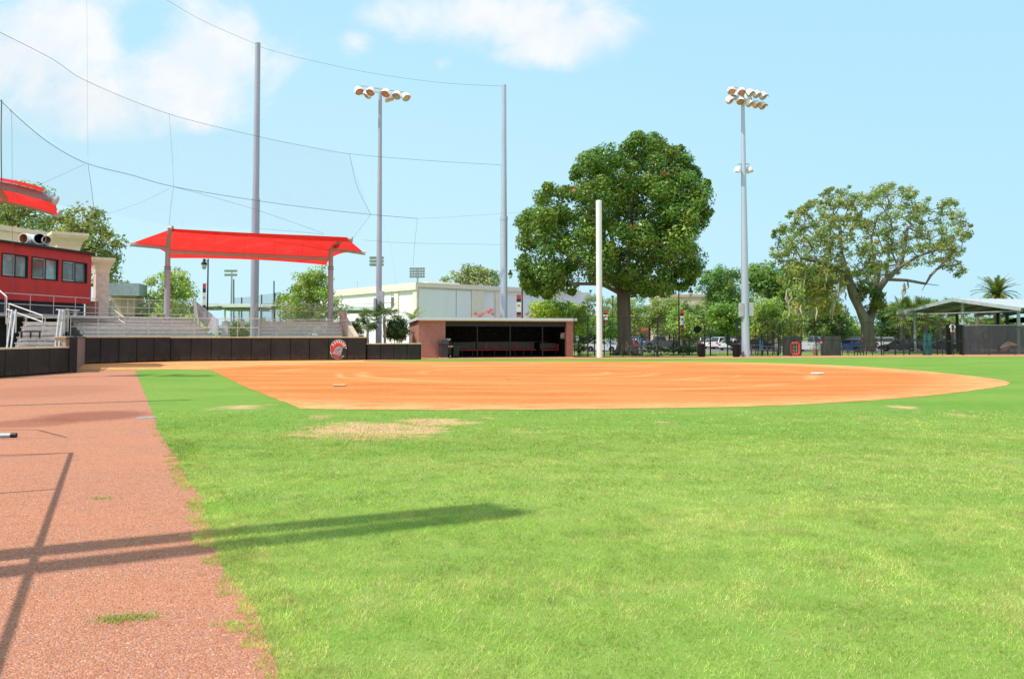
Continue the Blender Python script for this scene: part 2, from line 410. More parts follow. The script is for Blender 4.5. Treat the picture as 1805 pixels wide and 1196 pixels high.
def dirt_mat():
    m, nt, ns, lk = nodes('infield_clay')
    co = N(nt, 'ShaderNodeTexCoord').outputs['Object']
    a = noise(nt, mapping(nt, co, (.16, .85, 1)), .9, 6, .62)
    b = noise(nt, mapping(nt, co, (.5, 1.4, 1)), 2.2, 5, .65)
    f = noise(nt, co, 30, 5, .7)
    c = mixc(nt, ramp(nt, a, .36, .68), (.54, .172, .046), (.65, .25, .08))
    c = mixc(nt, math_node(nt, 'MULTIPLY', ramp(nt, b, .55, .75), .45), c, (.74, .34, .12))
    c = mixc(nt, math_node(nt, 'MULTIPLY', ramp(nt, f, .46, .2), .6), c, (.36, .10, .028))
    c = mixc(nt, math_node(nt, 'MULTIPLY', ramp(nt, f, .6, .85), .5), c, (.8, .42, .2))
    # rings left by the drag mat
    sp = N(nt, 'ShaderNodeSeparateXYZ'); lk.new(co, sp.inputs[0])
    dx = math_node(nt, 'SUBTRACT', sp.outputs[0], 1.0); dy = math_node(nt, 'SUBTRACT', sp.outputs[1], 34.0)
    rr = math_node(nt, 'SQRT', math_node(nt, 'ADD', math_node(nt, 'MULTIPLY', dx, dx), math_node(nt, 'MULTIPLY', dy, dy)))
    rr = math_node(nt, 'ADD', rr, math_node(nt, 'MULTIPLY', math_node(nt, 'SUBTRACT', noise(nt, co, .12, 2), .5), 1.2))
    ring = None
    for r0, wd_ in ((3.0, .3), (4.9, .35), (7.4, .45), (8.3, .2), (11.2, .4)):
        q = math_node(nt, 'SUBTRACT', 1.0, math_node(nt, 'DIVIDE', math_node(nt, 'ABSOLUTE', math_node(nt, 'SUBTRACT', rr, r0)), wd_), clamp=True)
        ring = q if ring is None else math_node(nt, 'MAXIMUM', ring, q)
    ring = math_node(nt, 'MULTIPLY', ring, ramp(nt, noise(nt, co, .18, 2), .42, .6))
    c = mixc(nt, math_node(nt, 'MULTIPLY', ring, .42), c, (.82, .48, .21))
    # pale dry sand along the rim
    rim = ramp(nt, rr, 14.2, 16.9)
    rim = math_node(nt, 'MULTIPLY', rim, ramp(nt, b, .3, .6))
    c = mixc(nt, math_node(nt, 'MULTIPLY', rim, .6), c, (.80, .47, .21))
    far = math_node(nt, 'MULTIPLY', ramp(nt, sp.outputs[1], 37, 46), ramp(nt, a, .3, .62))
    c = mixc(nt, math_node(nt, 'MULTIPLY', far, .45), c, (.74, .36, .13))
    sc_ = N(nt, 'ShaderNodeTexVoronoi'); sc_.inputs['Scale'].default_value = 2.6; lk.new(mapping(nt, co, (.8, 1.6, 1)), sc_.inputs['Vector'])
    pits = math_node(nt, 'MULTIPLY', ramp(nt, sc_.outputs['Distance'], .22, .08), ramp(nt, b, .48, .62))
    c = mixc(nt, math_node(nt, 'MULTIPLY', pits, .55), c, (.40, .115, .03))
    gr = noise(nt, mapping(nt, co, (1, .3, 1)), 8, 5, .75)
    c = mixc(nt, math_node(nt, 'MULTIPLY', ramp(nt, gr, .56, .72), .5), c, (.82, .40, .17)); c = mixc(nt, math_node(nt, 'MULTIPLY', ramp(nt, gr, .44, .28), .55), c, (.42, .12, .032))
    damp = ramp(nt, noise(nt, mapping(nt, co, (.3, .8, 1)), .22, 4), .52, .68)
    c = mixc(nt, math_node(nt, 'MULTIPLY', damp, .35), c, (.50, .14, .03))
    f = math_node(nt, 'SUBTRACT', f, pits)
    finish(nt, c, .95, 0, .1, f, .6, .03)
    return m
clay = dirt_mat()

def track_mat():
    m, nt, ns, lk = nodes('crushed_brick')
    co = N(nt, 'ShaderNodeTexCoord').outputs['Object']
    v = N(nt, 'ShaderNodeTexVoronoi'); v.inputs['Scale'].default_value = 95; lk.new(co, v.inputs['Vector'])
    v2 = N(nt, 'ShaderNodeTexVoronoi'); v2.inputs['Scale'].default_value = 150; lk.new(co, v2.inputs['Vector'])
    hs = N(nt, 'ShaderNodeSeparateColor'); lk.new(v.outputs['Color'], hs.inputs[0])
    c = mixc(nt, hs.outputs[0], (.385, .152, .088), (.59, .268, .158))
    c = mixc(nt, math_node(nt, 'MULTIPLY', math_node(nt, 'GREATER_THAN', hs.outputs[1], .84), .75), c, (.42, .26, .23))
    c = mixc(nt, math_node(nt, 'MULTIPLY', math_node(nt, 'GREATER_THAN', hs.outputs[2], .95), .7), c, (.82, .50, .37))
    big = noise(nt, mapping(nt, co, (.4, 1, 1)), .8, 5, .65); mid = noise(nt, co, 6, 5, .7)
    c = mixc(nt, math_node(nt, 'MULTIPLY', ramp(nt, big, .4, .7), .38), c, (.62, .24, .12))
    c = mixc(nt, math_node(nt, 'MULTIPLY', ramp(nt, mid, .5, .25), .45), c, (.36, .11, .075))
    sp = N(nt, 'ShaderNodeSeparateXYZ'); lk.new(co, sp.inputs[0])
    for px, py, rx, ry, g in ((165, 733, 130, 14, .75), (60, 745, 110, 12, .6), (60, 690, 200, 18, .25)):
        p = G(px, py); rxm = rx * p.y / F; rym = abs(G(px, py - ry).y - G(px, py + ry).y) / 2
        a = math_node(nt, 'DIVIDE', math_node(nt, 'SUBTRACT', sp.outputs[0], p.x), rxm); b_ = math_node(nt, 'DIVIDE', math_node(nt, 'SUBTRACT', sp.outputs[1], p.y), rym)
        d = math_node(nt, 'SUBTRACT', 1.0, math_node(nt, 'SQRT', math_node(nt, 'ADD', math_node(nt, 'MULTIPLY', a, a), math_node(nt, 'MULTIPLY', b_, b_))), clamp=True)
        d = math_node(nt, 'MULTIPLY', ramp(nt, math_node(nt, 'ADD', d, math_node(nt, 'MULTIPLY', math_node(nt, 'SUBTRACT', mid, .5), .8)), .1, .55), g)
        c = mixc(nt, d, c, (.27, .095, .062))
    h = math_node(nt, 'ADD', math_node(nt, 'MULTIPLY', v.outputs['Distance'], -1.0), math_node(nt, 'MULTIPLY', mid, .5))
    finish(nt, c, .95, 0, .15, h, .8, .012)
    return m
brickdust = track_mat()

# ---------------------------------------------------------------- the ground sheets
def strip_ground():
    b = MB(); ys = [-60, -20, 0, 10, 20, 30, 40, 50, 57, 61.5, 64, 67, 71.5, 80, 100, 150, 300, 700, 3000]
    xs = [-2500, -600, -150, -60, -30, -10, 10, 30, 60, 150, 600, 2500]
    o = len(b.v)
    for y in ys:
        for x in xs: b.v.append((x, y, tz(y)))
    n = len(xs)
    for j in range(len(ys) - 1):
        for i in range(n - 1): b.f.append((j * n + i, j * n + i + 1, (j + 1) * n + i + 1, (j + 1) * n + i))
    return struct(b.build('ground', turf))
strip_ground()

def vnoise(x, y, s, seed):
    """cheap smooth value noise"""
    g = np.random.default_rng(seed).random((64, 64))
    fx = x * s; fy = y * s; ix = np.floor(fx).astype(int); iy = np.floor(fy).astype(int); tx = fx - ix; ty = fy - iy
    tx = tx * tx * (3 - 2 * tx); ty = ty * ty * (3 - 2 * ty)
    a = g[ix % 64, iy % 64]; b_ = g[(ix + 1) % 64, iy % 64]; c = g[ix % 64, (iy + 1) % 64]; d = g[(ix + 1) % 64, (iy + 1) % 64]
    return (a * (1 - tx) + b_ * tx) * (1 - ty) + (c * (1 - tx) + d * tx) * ty
def edge_x(y):            # straight edge between cinder track and turf, slightly ragged
    a = np.array([y]); z = a * 0; k = min(1, max(.12, 6.5 / max(y, .1)))
    return float(-17.1 + (36.1 - y) * .4926 + .11 * min(1, max(0, (13 - y) / 4)) + k * (vnoise(a, z, 1.1, 41)[0] - .5) * .10 + k * (vnoise(a, z, 3.3, 42)[0] - .5) * .07)

def catmull(pts, n=10, closed=False):
    out = []; m = len(pts)
    for i in range(m if closed else m - 1):
        p = [pts[(i + k - 1) % m] if closed else pts[min(max(i + k - 1, 0), m - 1)] for k in range(4)]
        for j in range(n):
            t = j / n
            out.append(tuple(.5 * ((2 * p[1][q]) + (-p[0][q] + p[2][q]) * t + (2 * p[0][q] - 5 * p[1][q] + 4 * p[2][q] - p[3][q]) * t * t + (-p[0][q] + 3 * p[1][q] - 3 * p[2][q] + p[3][q]) * t ** 3) for q in range(len(p[1]))))
    if not closed: out.append(tuple(pts[-1]))
    return out
def ragged(p2, amp, step=.25, seed=1):
    """resample a closed outline and roughen it a little"""
    r = random.Random(seed); out = []; n = len(p2)
    for i in range(n):
        a = Vector(p2[i]); b = Vector(p2[(i + 1) % n]); L = (b - a).length; k = max(1, int(L / step))
        nrm = Vector((-(b - a).y, (b - a).x)) / max(L, 1e-6)
        for j in range(k):
            out.append(a + (b - a) * j / k + nrm * r.uniform(-amp, amp))
    return out
def flat(name, poly, z, m):
    b = MB(); b.poly(*[(p[0], p[1], z) for p in poly])
    me = b.build(name, m); return struct(me)

# infield clay
arc_px = [(530, 720), (610, 721.5), (700, 722), (902, 722), (1100, 720), (1330, 716), (1500, 708), (1620, 699), (1700, 690), (1750, 683), (1779, 677),
          (1766, 670), (1700, 661), (1600, 651.5), (1500, 645), (1400, 641), (1300, 638.6), (1150, 637.2), (950, 637), (760, 637), (640, 637.2)]
arc = catmull([tuple(G(*p)[:2]) for p in arc_px], 8)
W0 = G(142, 641.5); W1 = G(300, 636.7); W2 = G(645, 634.2); W3 = G(741, 633.4)
tail = [(W2.x, W2.y + .1), (W1.x, W1.y + .1), (W0.x - .2, W0.y + .1), tuple(G(128, 650)[:2]), tuple(G(150, 651)[:2])]
cut = [tuple(G(px, py)[:2]) for px, py in ((242, 652), (270, 650.8), (320, 650.8), (372, 652), (430, 681))]
flat('infield_dirt', ragged(arc + tail + cut, .035, .3), .006, clay)
# cinder warning track: a wide wedge on the left
ys = [36.0 - .06 * i for i in range(0, 560)]
tr = [(edge_x(y), y) for y in ys if y > 2.4]
tr += [(-1.0, 2.4), (-1.0, -6), (-40, -6), (-40, 43), tuple(G(128, 650)[:2]), tuple(G(150, 651.4)[:2])]
tr = [p for p in tr]
flat('warning_track', tr, .003, brickdust)
# cinder strip along dugout and far fence
dl = G(741, 633); lower = [(645, 636.2), (741, 632.9), (900, 631.8), (1012, 632.2), (1180, 632.0), (1330, 631.2), (1500, 629.6), (1700, 628.2), (1830, 627.8)]
upper = [(1830, 624), (1700, 625), (1500, 626), (1330, 627.6), (1180, 628.2), (1012, 628.4), (900, 622), (741, 622), (645, 632)]
strip = [tuple(G(*p)[:2]) for p in lower + upper]
flat('cinder_path', ragged(strip, .05, .5, 3), .009, mat('pale_cinder', (.55, .23, .12), .95, 0, .25, 1.5, bump=.2))
# beyond the fence: sandy verge, car park, kerb, walk
asph = mat('old_asphalt', (.20, .19, .19), .9, 0, .16, .4, bump=.2)
b = MB(); b.poly((-4, 89, -.394), (90, 89, -.394), (230, 320, -.394), (-40, 320, -.394)); struct(b.build('car_park', asph))
sand = mat('sandy_verge', (.62, .36, .14), .95, 0, .25, .7, bump=.2)
b = MB(); b.poly((15, 61.0, .012), (29, 61.3, .012), (32, 67.5, tz(67.5) + .02), (16, 67.5, tz(67.5) + .02)); struct(b.build('sandy_path', sand))
b = MB(); b.box((8, 76.5, -.36), (23, 1.3, .16)); struct(b.build('sidewalk', concrete))
b = MB(); b.box((44, 88.9, -.34), (96, .25, .14)); struct(b.build('kerb', concrete))
# drain cover and spilled lime beside the turf
pd = G(258, 736)
b = MB(); b.lathe([(.19, 0), (.19, .006), (.15, .009)], (pd.x, pd.y, .003), 20)
tag(b.build('drain_cover', mat('drain_grey', (.30, .29, .29), 1.0, 0, .3, 9, spec=.05)), 'round pale grey drain cover at the turf edge', 'drain cover')

# ---------------------------------------------------------------- turf blades and loose grit near the camera
def wear_at(x, y):
    return 0
def numpy_mesh(name, verts, nper, cols, m):
    n = len(verts) // nper
    me = bpy.data.meshes.new(name)
    me.vertices.add(len(verts)); me.vertices.foreach_set('co', np.asarray(verts, np.float32).ravel())
    me.loops.add(n * nper); me.loops.foreach_set('vertex_index', np.arange(n * nper, dtype=np.int32))
    me.polygons.add(n); me.polygons.foreach_set('loop_start', np.arange(0, n * nper, nper, dtype=np.int32))
    me.polygons.foreach_set('loop_total', np.full(n, nper, np.int32))
    if cols is not None:
        at = me.attributes.new('Col', 'FLOAT_COLOR', 'POINT')
        c4 = np.ones((len(verts), 4), np.float32); c4[:, :3] = np.repeat(cols, nper, axis=0)
        at.data.foreach_set('color', c4.ravel())
    me.update(calc_edges=True); me.materials.append(m)
    o = bpy.data.objects.new(name, me); COL.objects.link(o); return o

npr = np.random.default_rng(11)
def blades(y0, y1, dens, wid, hgt, seed, fade0=1.0, fade1=1.0, edge=None):
    r = np.random.default_rng(seed)
    X0, X1 = -.66 * y1 - 1.2, .66 * y1 + 1.4
    n = int(dens * (X1 - X0) * (y1 - y0)) if not edge else int(dens * edge * (y1 - y0))
    x = r.uniform(X0, X1, n); y = r.uniform(y0, y1, n)
    if edge: x = -17.1 + (36.1 - y) * .4926 - .08 + edge * r.random(n) ** 1.3
    z_ = y * 0
    ex = -17.1 + (36.1 - y) * .4926 + (vnoise(y, z_, 1.1, 41) - .5) * .10 + (vnoise(y, z_, 3.3, 42) - .5) * .07 + (vnoise(y, z_, 9.7, 43) - .5) * .06
    gap = (vnoise(x, y, 5, 3) - .5) * .22 + (vnoise(x, y, 14, 5) - .5) * .16
    keep = (np.abs(x) < .66 * y + .5 + .7 * r.random(n)) & (x > ex + gap - .02)
    thin = vnoise(x, y, 2.2, 21) * .6 + vnoise(x, y, 7, 22) * .4
    keep &= (r.random(n) < np.clip((.75 if edge else .55) + (thin - .3) * 1.6, .3 if edge else .18, 1))
    t = (y - y0) / (y1 - y0); keep &= r.random(n) < fade0 + (fade1 - fade0) * t
    x, y = x[keep], y[keep]; n = len(x)
    h = hgt * r.uniform(.45, 1.15, n) * (.8 + .4 * vnoise(x, y, 1.3, 9)); w = wid * r.uniform(.6, 1.2, n)
    a = r.uniform(0, 2 * np.pi, n); lean = r.uniform(.25, 1.35, n) * h
    la = r.uniform(0, 2 * np.pi, n)
    v = np.zeros((n, 3, 3), np.float32)
    v[:, 0] = np.stack([x - np.cos(a) * w, y - np.sin(a) * w, np.zeros(n)], 1)
    v[:, 1] = np.stack([x + np.cos(a) * w, y + np.sin(a) * w, np.zeros(n)], 1)
    v[:, 2] = np.stack([x + np.cos(la) * lean, y + np.sin(la) * lean, h], 1)
    big = vnoise(x * .5, y, .8, 31)[:, None]; mid = vnoise(x, y, 3.1, 32)[:, None]; rr = r.random((n, 1))
    c = np.array([[.30, .455, .082]]) * (1 - big) + np.array([[.54, .58, .175]]) * big
    pale = np.clip((vnoise(x, y * 2.2, .55, 33) - .45) * 2.5, 0, 1)[:, None]
    fin_ = vnoise(x, y * .8, 8.5, 37)[:, None] * .6 + vnoise(x, y, 19, 38)[:, None] * .4
    c = c * (.80 + .42 * mid) * (.62 + .76 * fin_)
    dry = np.clip((vnoise(x * .8 + y * .3, y * 1.6, 1.6, 39) * .55 + vnoise(x, y, 6, 40) * .45 - .52) * 5, 0, .75)[:, None]; c = c * (1 - dry) + c * np.array([[1.35, 1.06, 1.5]]) * dry
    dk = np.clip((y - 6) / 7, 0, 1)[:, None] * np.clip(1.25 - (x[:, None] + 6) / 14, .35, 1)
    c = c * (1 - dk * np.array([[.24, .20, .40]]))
    deep = np.clip((vnoise(x * .6 + y * .35, y, .7, 35) - .5) * 3, 0, 1)[:, None]; c = c * (1 - deep * np.array([[.15, .12, .2]]))
    straw = (r.random((n, 1)) < (.06 + .10 * (mid > .6) + .16 * pale + .18 * dry))
    c = np.where(straw, np.array([[.66, .57, .27]]) * (.7 + .5 * rr), c * (.75 + .5 * rr))
    return v.reshape(-1, 3), c
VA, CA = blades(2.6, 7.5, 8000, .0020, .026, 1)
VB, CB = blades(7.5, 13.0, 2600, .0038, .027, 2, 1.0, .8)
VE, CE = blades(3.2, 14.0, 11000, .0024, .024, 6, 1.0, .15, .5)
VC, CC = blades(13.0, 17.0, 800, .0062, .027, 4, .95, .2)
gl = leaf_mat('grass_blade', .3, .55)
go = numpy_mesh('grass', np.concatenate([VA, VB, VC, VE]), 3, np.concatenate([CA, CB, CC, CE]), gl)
struct(go, 'stuff'); go['label'] = 'short green turf grass covering the outfield in front'; go['category'] = 'grass'

def grit():
    r = np.random.default_rng(5); n = 30000
    y = r.uniform(3.3, 10.0, n) ; x = r.uniform(-6.8, -.6, n)
    ex = -17.1 + (36.1 - y) * .4926
    k = (x < ex + .12 + (vnoise(x, y, 5, 3) - .5) * .3) & (x > -.66 * y - .1) & (r.random(n) < np.clip(1.25 - y * .09, .2, 1))
    x, y = x[k], y[k]; n = len(x); s = r.uniform(.0025, .0065, n) * (1 + .4 * (r.random(n) > .94))
    oc = np.array([[1, 0, 0], [0, 1, 0], [-1, 0, 0], [0, -1, 0], [0, 0, .8]], float)
    ang = r.uniform(0, 6.28, n); ca, sa = np.cos(ang), np.sin(ang)
    P = oc[None] * (s[:, None, None] * r.uniform(.6, 1.25, (n, 5, 1)))
    Q = np.empty_like(P); Q[..., 0] = P[..., 0] * ca[:, None] - P[..., 1] * sa[:, None] + x[:, None]
    Q[..., 1] = P[..., 0] * sa[:, None] + P[..., 1] * ca[:, None] + y[:, None]; Q[..., 2] = P[..., 2] + .004
    tri = [(0, 1, 4), (1, 2, 4), (2, 3, 4), (3, 0, 4)]
    V = np.stack([Q[:, t] for t in tri], 1).reshape(-1, 3)
    u = r.random((n, 1)); c = np.array([[.42, .13, .08]]) * (1 - u) + np.array([[.80, .33, .22]]) * u
    g = r.random((n, 1)); c = np.where(g > .86, np.array([[.26, .16, .15]]), c); c = np.where(g < .015, np.array([[.76, .45, .34]]), c)
    return V, np.repeat(c, 4, axis=0)
V, C = grit()
m, nt, ns, lk = nodes('grit_stone'); finish(nt, N(nt, 'ShaderNodeAttribute', attribute_name='Col').outputs['Color'], .9, 0, .2)
gg = numpy_mesh('gravel', V, 3, C, m); struct(gg, 'stuff'); gg['label'] = 'loose crushed red brick grit on the warning track'; gg['category'] = 'gravel'
# weeds on the track: two tufts of stray grass
def tuft(px, py, rx, n, seed, lab):
    p = G(px, py); r = np.random.default_rng(seed)
    x = p.x + r.normal(0, rx, n); y = p.y + r.normal(0, rx * .55, n); h = r.uniform(.008, .03, n); a = r.uniform(0, 6.28, n); l = r.uniform(.01, .05, n)
    v = np.zeros((n, 3, 3)); v[:, 0] = np.stack([x - .003, y, np.full(n, .003)], 1); v[:, 1] = np.stack([x + .003, y, np.full(n, .003)], 1)
    v[:, 2] = np.stack([x + np.cos(a) * l, y + np.sin(a) * l, h], 1)
    c = np.array([[.4, .40, .12]]) * r.uniform(.6, 1.2, (n, 1))
    o = numpy_mesh('weed_tuft', v.reshape(-1, 3), 3, c, gl); tag(o, lab, 'weeds'); o['kind'] = 'stuff'
tuft(205, 1092, .06, 380, 1, 'larger flat tuft of green weed growing in the red cinder track')
tuft(250, 1088, .05, 200, 2, 'thin strand of weed right beside the larger tuft on the track')
tuft(178, 879, .06, 140, 3, 'small faint weed patch midway up the red cinder track')
# ================================================================ padded walls
captan = mat('tan_cap', (.62, .48, .30), .85, 0, .12, 4)
red_brick = brick_mat('red_brick', (.46, .165, .115), (.34, .105, .075), (.46, .33, .28))
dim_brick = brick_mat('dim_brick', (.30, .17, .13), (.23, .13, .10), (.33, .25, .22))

def padded_wall(label, a, b, n, top, depth=.28, seams=None, cap=captan):
    a = Vector((a[0], a[1], 0)); b = Vector((b[0], b[1], 0)); L = (b - a).length
    t = thing('padded_wall', label, 'wall', a, math.atan2((b - a).y, (b - a).x))
    MB().box((L / 2, .12 + depth / 2 + .02, (top - .06) / 2), (L + .12, depth, top - .06)).build('wall', blackmat, t)
    MB().box((L / 2, .06 + depth / 2, top - .02), (L + .1, depth + .14, .07)).build('cap', cap, t, bevel=.01)
    e = seams or [i / n for i in range(n + 1)]
    for i in range(n):
        x0, x1 = e[i] * L, e[i + 1] * L
        MB().box(((x0 + x1) / 2, .045, (top - .10) / 2 + .03), (x1 - x0 - .022, .13, top - .12)).build('pad', padmat, t, bevel=.025)
    return t, L
N0 = G(0, 665.6); N1 = G(120, 656.6)
NS = N0 + (N0 - N1) * 1.2
padded_wall('low black padded wall at the far left below the bleacher stairs', NS, N1, 7, 1.10)
bs1, _ = padded_wall('black padded wall section running into the left corner beside the brick return', W0, W1, 5, 1.50)
bs2, LB = padded_wall('long black padded backstop wall bearing the helmet emblem', W1, W2, 10, 1.47)
padded_wall('low four-panel black padded wall between backstop and dugout', W2 + Vector((.05, .1, 0)), W3, 4, 1.05)

# helmet emblem, standing on the ninth pad of the backstop
def emblem(parent):
    sx = sz = 50.3 / F / 17.09
    def xf(pts, lay):
        d = (W2 - W1).normalized()
        out = []
        for cx, cy in pts:
            px = 560 + cx / 17.09; py = 580 + cy / 17.09
            # place along the wall
            r = ray(px, HZ); s = 0.0
            k = r.x / r.y
            s = (k * W1.y - W1.x) / (d.x - k * d.y)
            D = W1.y + d.y * s
            out.append((s, -.024 - .003 * lay, W(px, py, D).z))
        return out
    col = {'mid': mat('emblem_mid', (.42, .41, .46), .5, 0, .05), 'grey': mat('emblem_grey', (.6, .56, .58), .5, 0, .04), 'black': blackmat, 'red': mat('emblem_red', (.72, .045, .035), .5, 0, .05),
           'white': mat('emblem_white', (.82, .8, .8), .5, 0, .03), 'steel': mat('emblem_steel', (.26, .25, .31), .5, 0, .05)}
    def smooth(p, n=5): return catmull(p, n, True)
    L = [('outline', 'grey', 1, smooth([(378, 735), (388, 620), (384, 540), (412, 445), (470, 368), (545, 322), (632, 307), (720, 325), (792, 372), (842, 440), (864, 520), (868, 600), (835, 562), (790, 550), (748, 570), (740, 595), (752, 625), (736, 655), (722, 700), (706, 765), (676, 772), (640, 758), (590, 735), (545, 712), (515, 728), (450, 715)], 4)),
         ('crest_edge', 'black', 2, smooth([(405, 700), (402, 560), (425, 460), (480, 385), (550, 340), (632, 325), (715, 343), (778, 385), (826, 450), (846, 520), (838, 545), (790, 530), (735, 548), (700, 515), (640, 505), (580, 525), (530, 570), (505, 640), (470, 690)], 4)),
         ('crest', 'red', 3, smooth([(415, 690), (418, 565), (440, 478), (480, 412), (540, 368), (632, 345), (705, 365), (762, 405), (806, 460), (826, 512), (780, 505), (725, 520), (690, 500), (632, 488), (570, 510), (520, 560), (500, 630), (470, 672)], 4)),
         ('helmet', 'steel', 3, smooth([(520, 690), (528, 630), (560, 570), (620, 535), (690, 530), (722, 560), (736, 600), (726, 640), (712, 690), (700, 745), (660, 755), (600, 725), (550, 700)], 4)),
         ('cheek', 'mid', 4, smooth([(570, 600), (620, 570), (690, 590), (715, 620), (690, 690), (680, 730), (640, 740), (600, 700), (575, 650)], 4)),
         ('collar_edge', 'grey', 1, smooth([(405, 745), (440, 822), (500, 866), (570, 888), (650, 888), (720, 868), (780, 824), (806, 790), (760, 802), (690, 797), (640, 778), (590, 738), (545, 730), (470, 740)], 4)),
         ('collar_black', 'black', 2, smooth([(425, 755), (455, 815), (510, 853), (575, 872), (648, 872), (712, 854), (765, 817), (700, 812), (640, 795), (580, 755), (540, 745), (470, 752)], 4)),
         ('collar', 'red', 3, smooth([(455, 760), (490, 805), (545, 845), (600, 855), (660, 840), (655, 815), (610, 795), (555, 755), (500, 742)], 4))]
    L += [('brow', 'black', 5, [(585, 625), (650, 610), (700, 628), (695, 645), (650, 632), (590, 645)]), ('cheek_line', 'steel', 5, [(600, 660), (640, 670), (665, 740), (640, 735), (620, 690)]), ('eye_glint', 'white', 6, [(668, 640), (700, 650), (690, 668), (665, 660)])]
    for nm, c, lay, p in L:
        MB().poly(*xf(p, lay)).build(nm, col[c], parent)
    for i, (x, y) in enumerate([(468, 470), (525, 410), (590, 380), (655, 375), (715, 400), (765, 445), (800, 495)]):
        a = math.atan2(620 - y, 640 - x); dx, dy = math.cos(a), math.sin(a)
        q = [(x - dx * 34 - dy * 24, y - dy * 34 + dx * 24), (x - dx * 40 + dy * 20, y - dy * 40 - dx * 20), (x + dx * 10 + dy * 10, y + dy * 10 - dx * 10), (x + dx * 62 - dy * 10, y + dy * 62 + dx * 10)]
        MB().poly(*xf(q, 4)).build('plume_streak', col['white'], parent)
em = thing('wall_emblem', 'red crested helmet emblem on the black padded backstop', 'emblem', bs2.location, bs2.rotation_euler.z)
emblem(em)

# brick return wall between low wall and corner
bl = (W0 - N1).length
t = thing('brick_wall', 'shaded brick return wall joining the low wall to the backstop corner', 'wall', N1 + Vector((.12, .2, 0)), math.atan2((W0 - N1).y, (W0 - N1).x))
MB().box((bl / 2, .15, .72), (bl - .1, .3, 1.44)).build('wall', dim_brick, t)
MB().box((bl / 2, .15, 1.47), (bl, .36, .06)).build('cap', mat('dark_cap', (.12, .10, .09), .8), t)
MB().box((.75, -.012, .75), (.1, .02, 1.25)).build('banner_strip', mat('faded_red', (.42, .08, .07), .7), t)
MB().box((-.06, .02, .76), (.14, .3, 1.52)).build('end_pad', padmat, t, bevel=.02)
pc = W(110, 600, N1.y + .6)
t = thing('concrete_pier', 'short tan concrete pier at the end of the low padded wall', 'pier', (pc.x, N1.y + .7, 0))
MB().box((0, 0, .74), (.46, .5, 1.48)).build('pier', concrete, t)
MB().box((0, 0, 1.51), (.56, .6, .06)).build('cap', captan, t)

# ================================================================ dugout (own axes: x along front, y back)
DL = Vector((-6.42, 54.6, 0)); ANG = math.atan2(.29, .956)
DLEN = 11.36
def at_dug(s, d, z=0):
    return DL + Vector((math.cos(ANG) * s - math.sin(ANG) * d, math.sin(ANG) * s + math.cos(ANG) * d, z))
t = thing('dugout', 'brick dugout with pale flat roof and dark open front', 'dugout', DL, ANG)
MB().box((.94, .15, 1.29), (1.88, .3, 2.58)).build('brick_wall', red_brick, t)
MB().box((.15, 2.1, 1.24), (.3, 3.6, 2.48)).build('brick_wall', red_brick, t)
MB().box((11.10, .15, 1.29), (.52, .3, 2.58)).build('brick_wall', red_brick, t)
MB().box((11.21, 2.1, 1.24), (.3, 3.6, 2.48)).build('brick_wall', red_brick, t)
MB().box((5.68, 3.75, 1.2), (11.3, .3, 2.4)).build('back_wall', blackmat, t)
MB().box((.33, 2.0, 1.2), (.06, 3.2, 2.4)).build('wall_lining', blackmat, t)
MB().box((11.03, 2.0, 1.2), (.06, 3.2, 2.4)).build('wall_lining', blackmat, t)
MB().box((5.68, 2.0, .02), (10.8, 3.4, .05)).build('floor_slab', mat('dark_floor', (.03, .03, .03), .9), t)
rf = MB(); rf.prism([(-.35, 2.62), (4.2, 2.42), (4.2, 2.6), (-.35, 2.80)], -.18, DLEN + .18, lambda a, b, q: (q, a, b))
rf.build('roof', mat('roof_metal', (.66, .72, .80), .4, .1, .05), t)
MB().box((DLEN / 2, -.08, 2.59), (DLEN, .1, .07)).build('roof_trim', tan, t)
MB().box((6.36, .12, 2.38), (8.94, .12, .36)).build('fascia', black, t)
MB().box((5.68, 2.0, 2.33), (10.8, 3.3, .03)).build('ceiling_lining', blackmat, t)
for px in (842, 900, 957):
    k = math.tan(math.atan((px - 902.5) / F)); s = (k * DL.y - DL.x) / (math.cos(ANG) - k * math.sin(ANG))
    MB().box((s, .12, 1.1), (.07, .07, 2.2)).build('post', black, t)
MB().bar((4.5, 3.3, 1.08), (10.6, 3.3, 1.08), .06).build('bat_rail', mat('dim_rail', (.05, .05, .055), .5, .3), t)
for i in range(15): MB().box((2.5 + i * .57, 3.585, 1.95 - .28 * (i % 2)), (.06, .03, .05)).build('hook', mat('hook_grey', (.10, .10, .09), .5), t)
# benches stand inside it
benchred = mat('bench_red', (.50, .03, .03), .5, 0, .15); benchback = mat('bench_grey', (.085, .083, .083), .7, 0, .2)
def bench(s0, s1, lab):
    q = thing('dugout_bench', lab, 'bench', at_dug(s0, 2.5), ANG, 'benches inside the dugout'); L = s1 - s0
    MB().box((L / 2, .30, .82), (L, .06, .5)).build('backrest', benchback, q)
    MB().box((L / 2, .04, .50), (L, .42, .07)).build('seat', benchred, q)
    for x in (.3, L / 2, L - .3): MB().box((x, .1, .24), (.06, .3, .48)).build('leg', black, q)
    MB().box((L * .28, .262, .82), (.09, .03, .5)).build('strap', benchred, q)
bench(2.55, 4.75, 'left-hand red dugout bench nearest the bins')
bench(4.85, 7.35, 'second red dugout bench, left of the middle post')
bench(7.4, 9.3, 'third red dugout bench, between the two right posts')
q = thing('dugout_bench', 'short red dugout bench against the right-hand end wall', 'bench', at_dug(9.5, 1.7), ANG, 'benches inside the dugout')
MB().box((.68, .5, .78), (1.25, .06, .42)).build('backrest', benchback, q); MB().box((.68, .25, .48), (1.3, .42, .07)).build('seat', benchred, q)
MB().box((1.34, .25, .68), (.05, .5, .5)).build('end_panel', benchred, q)
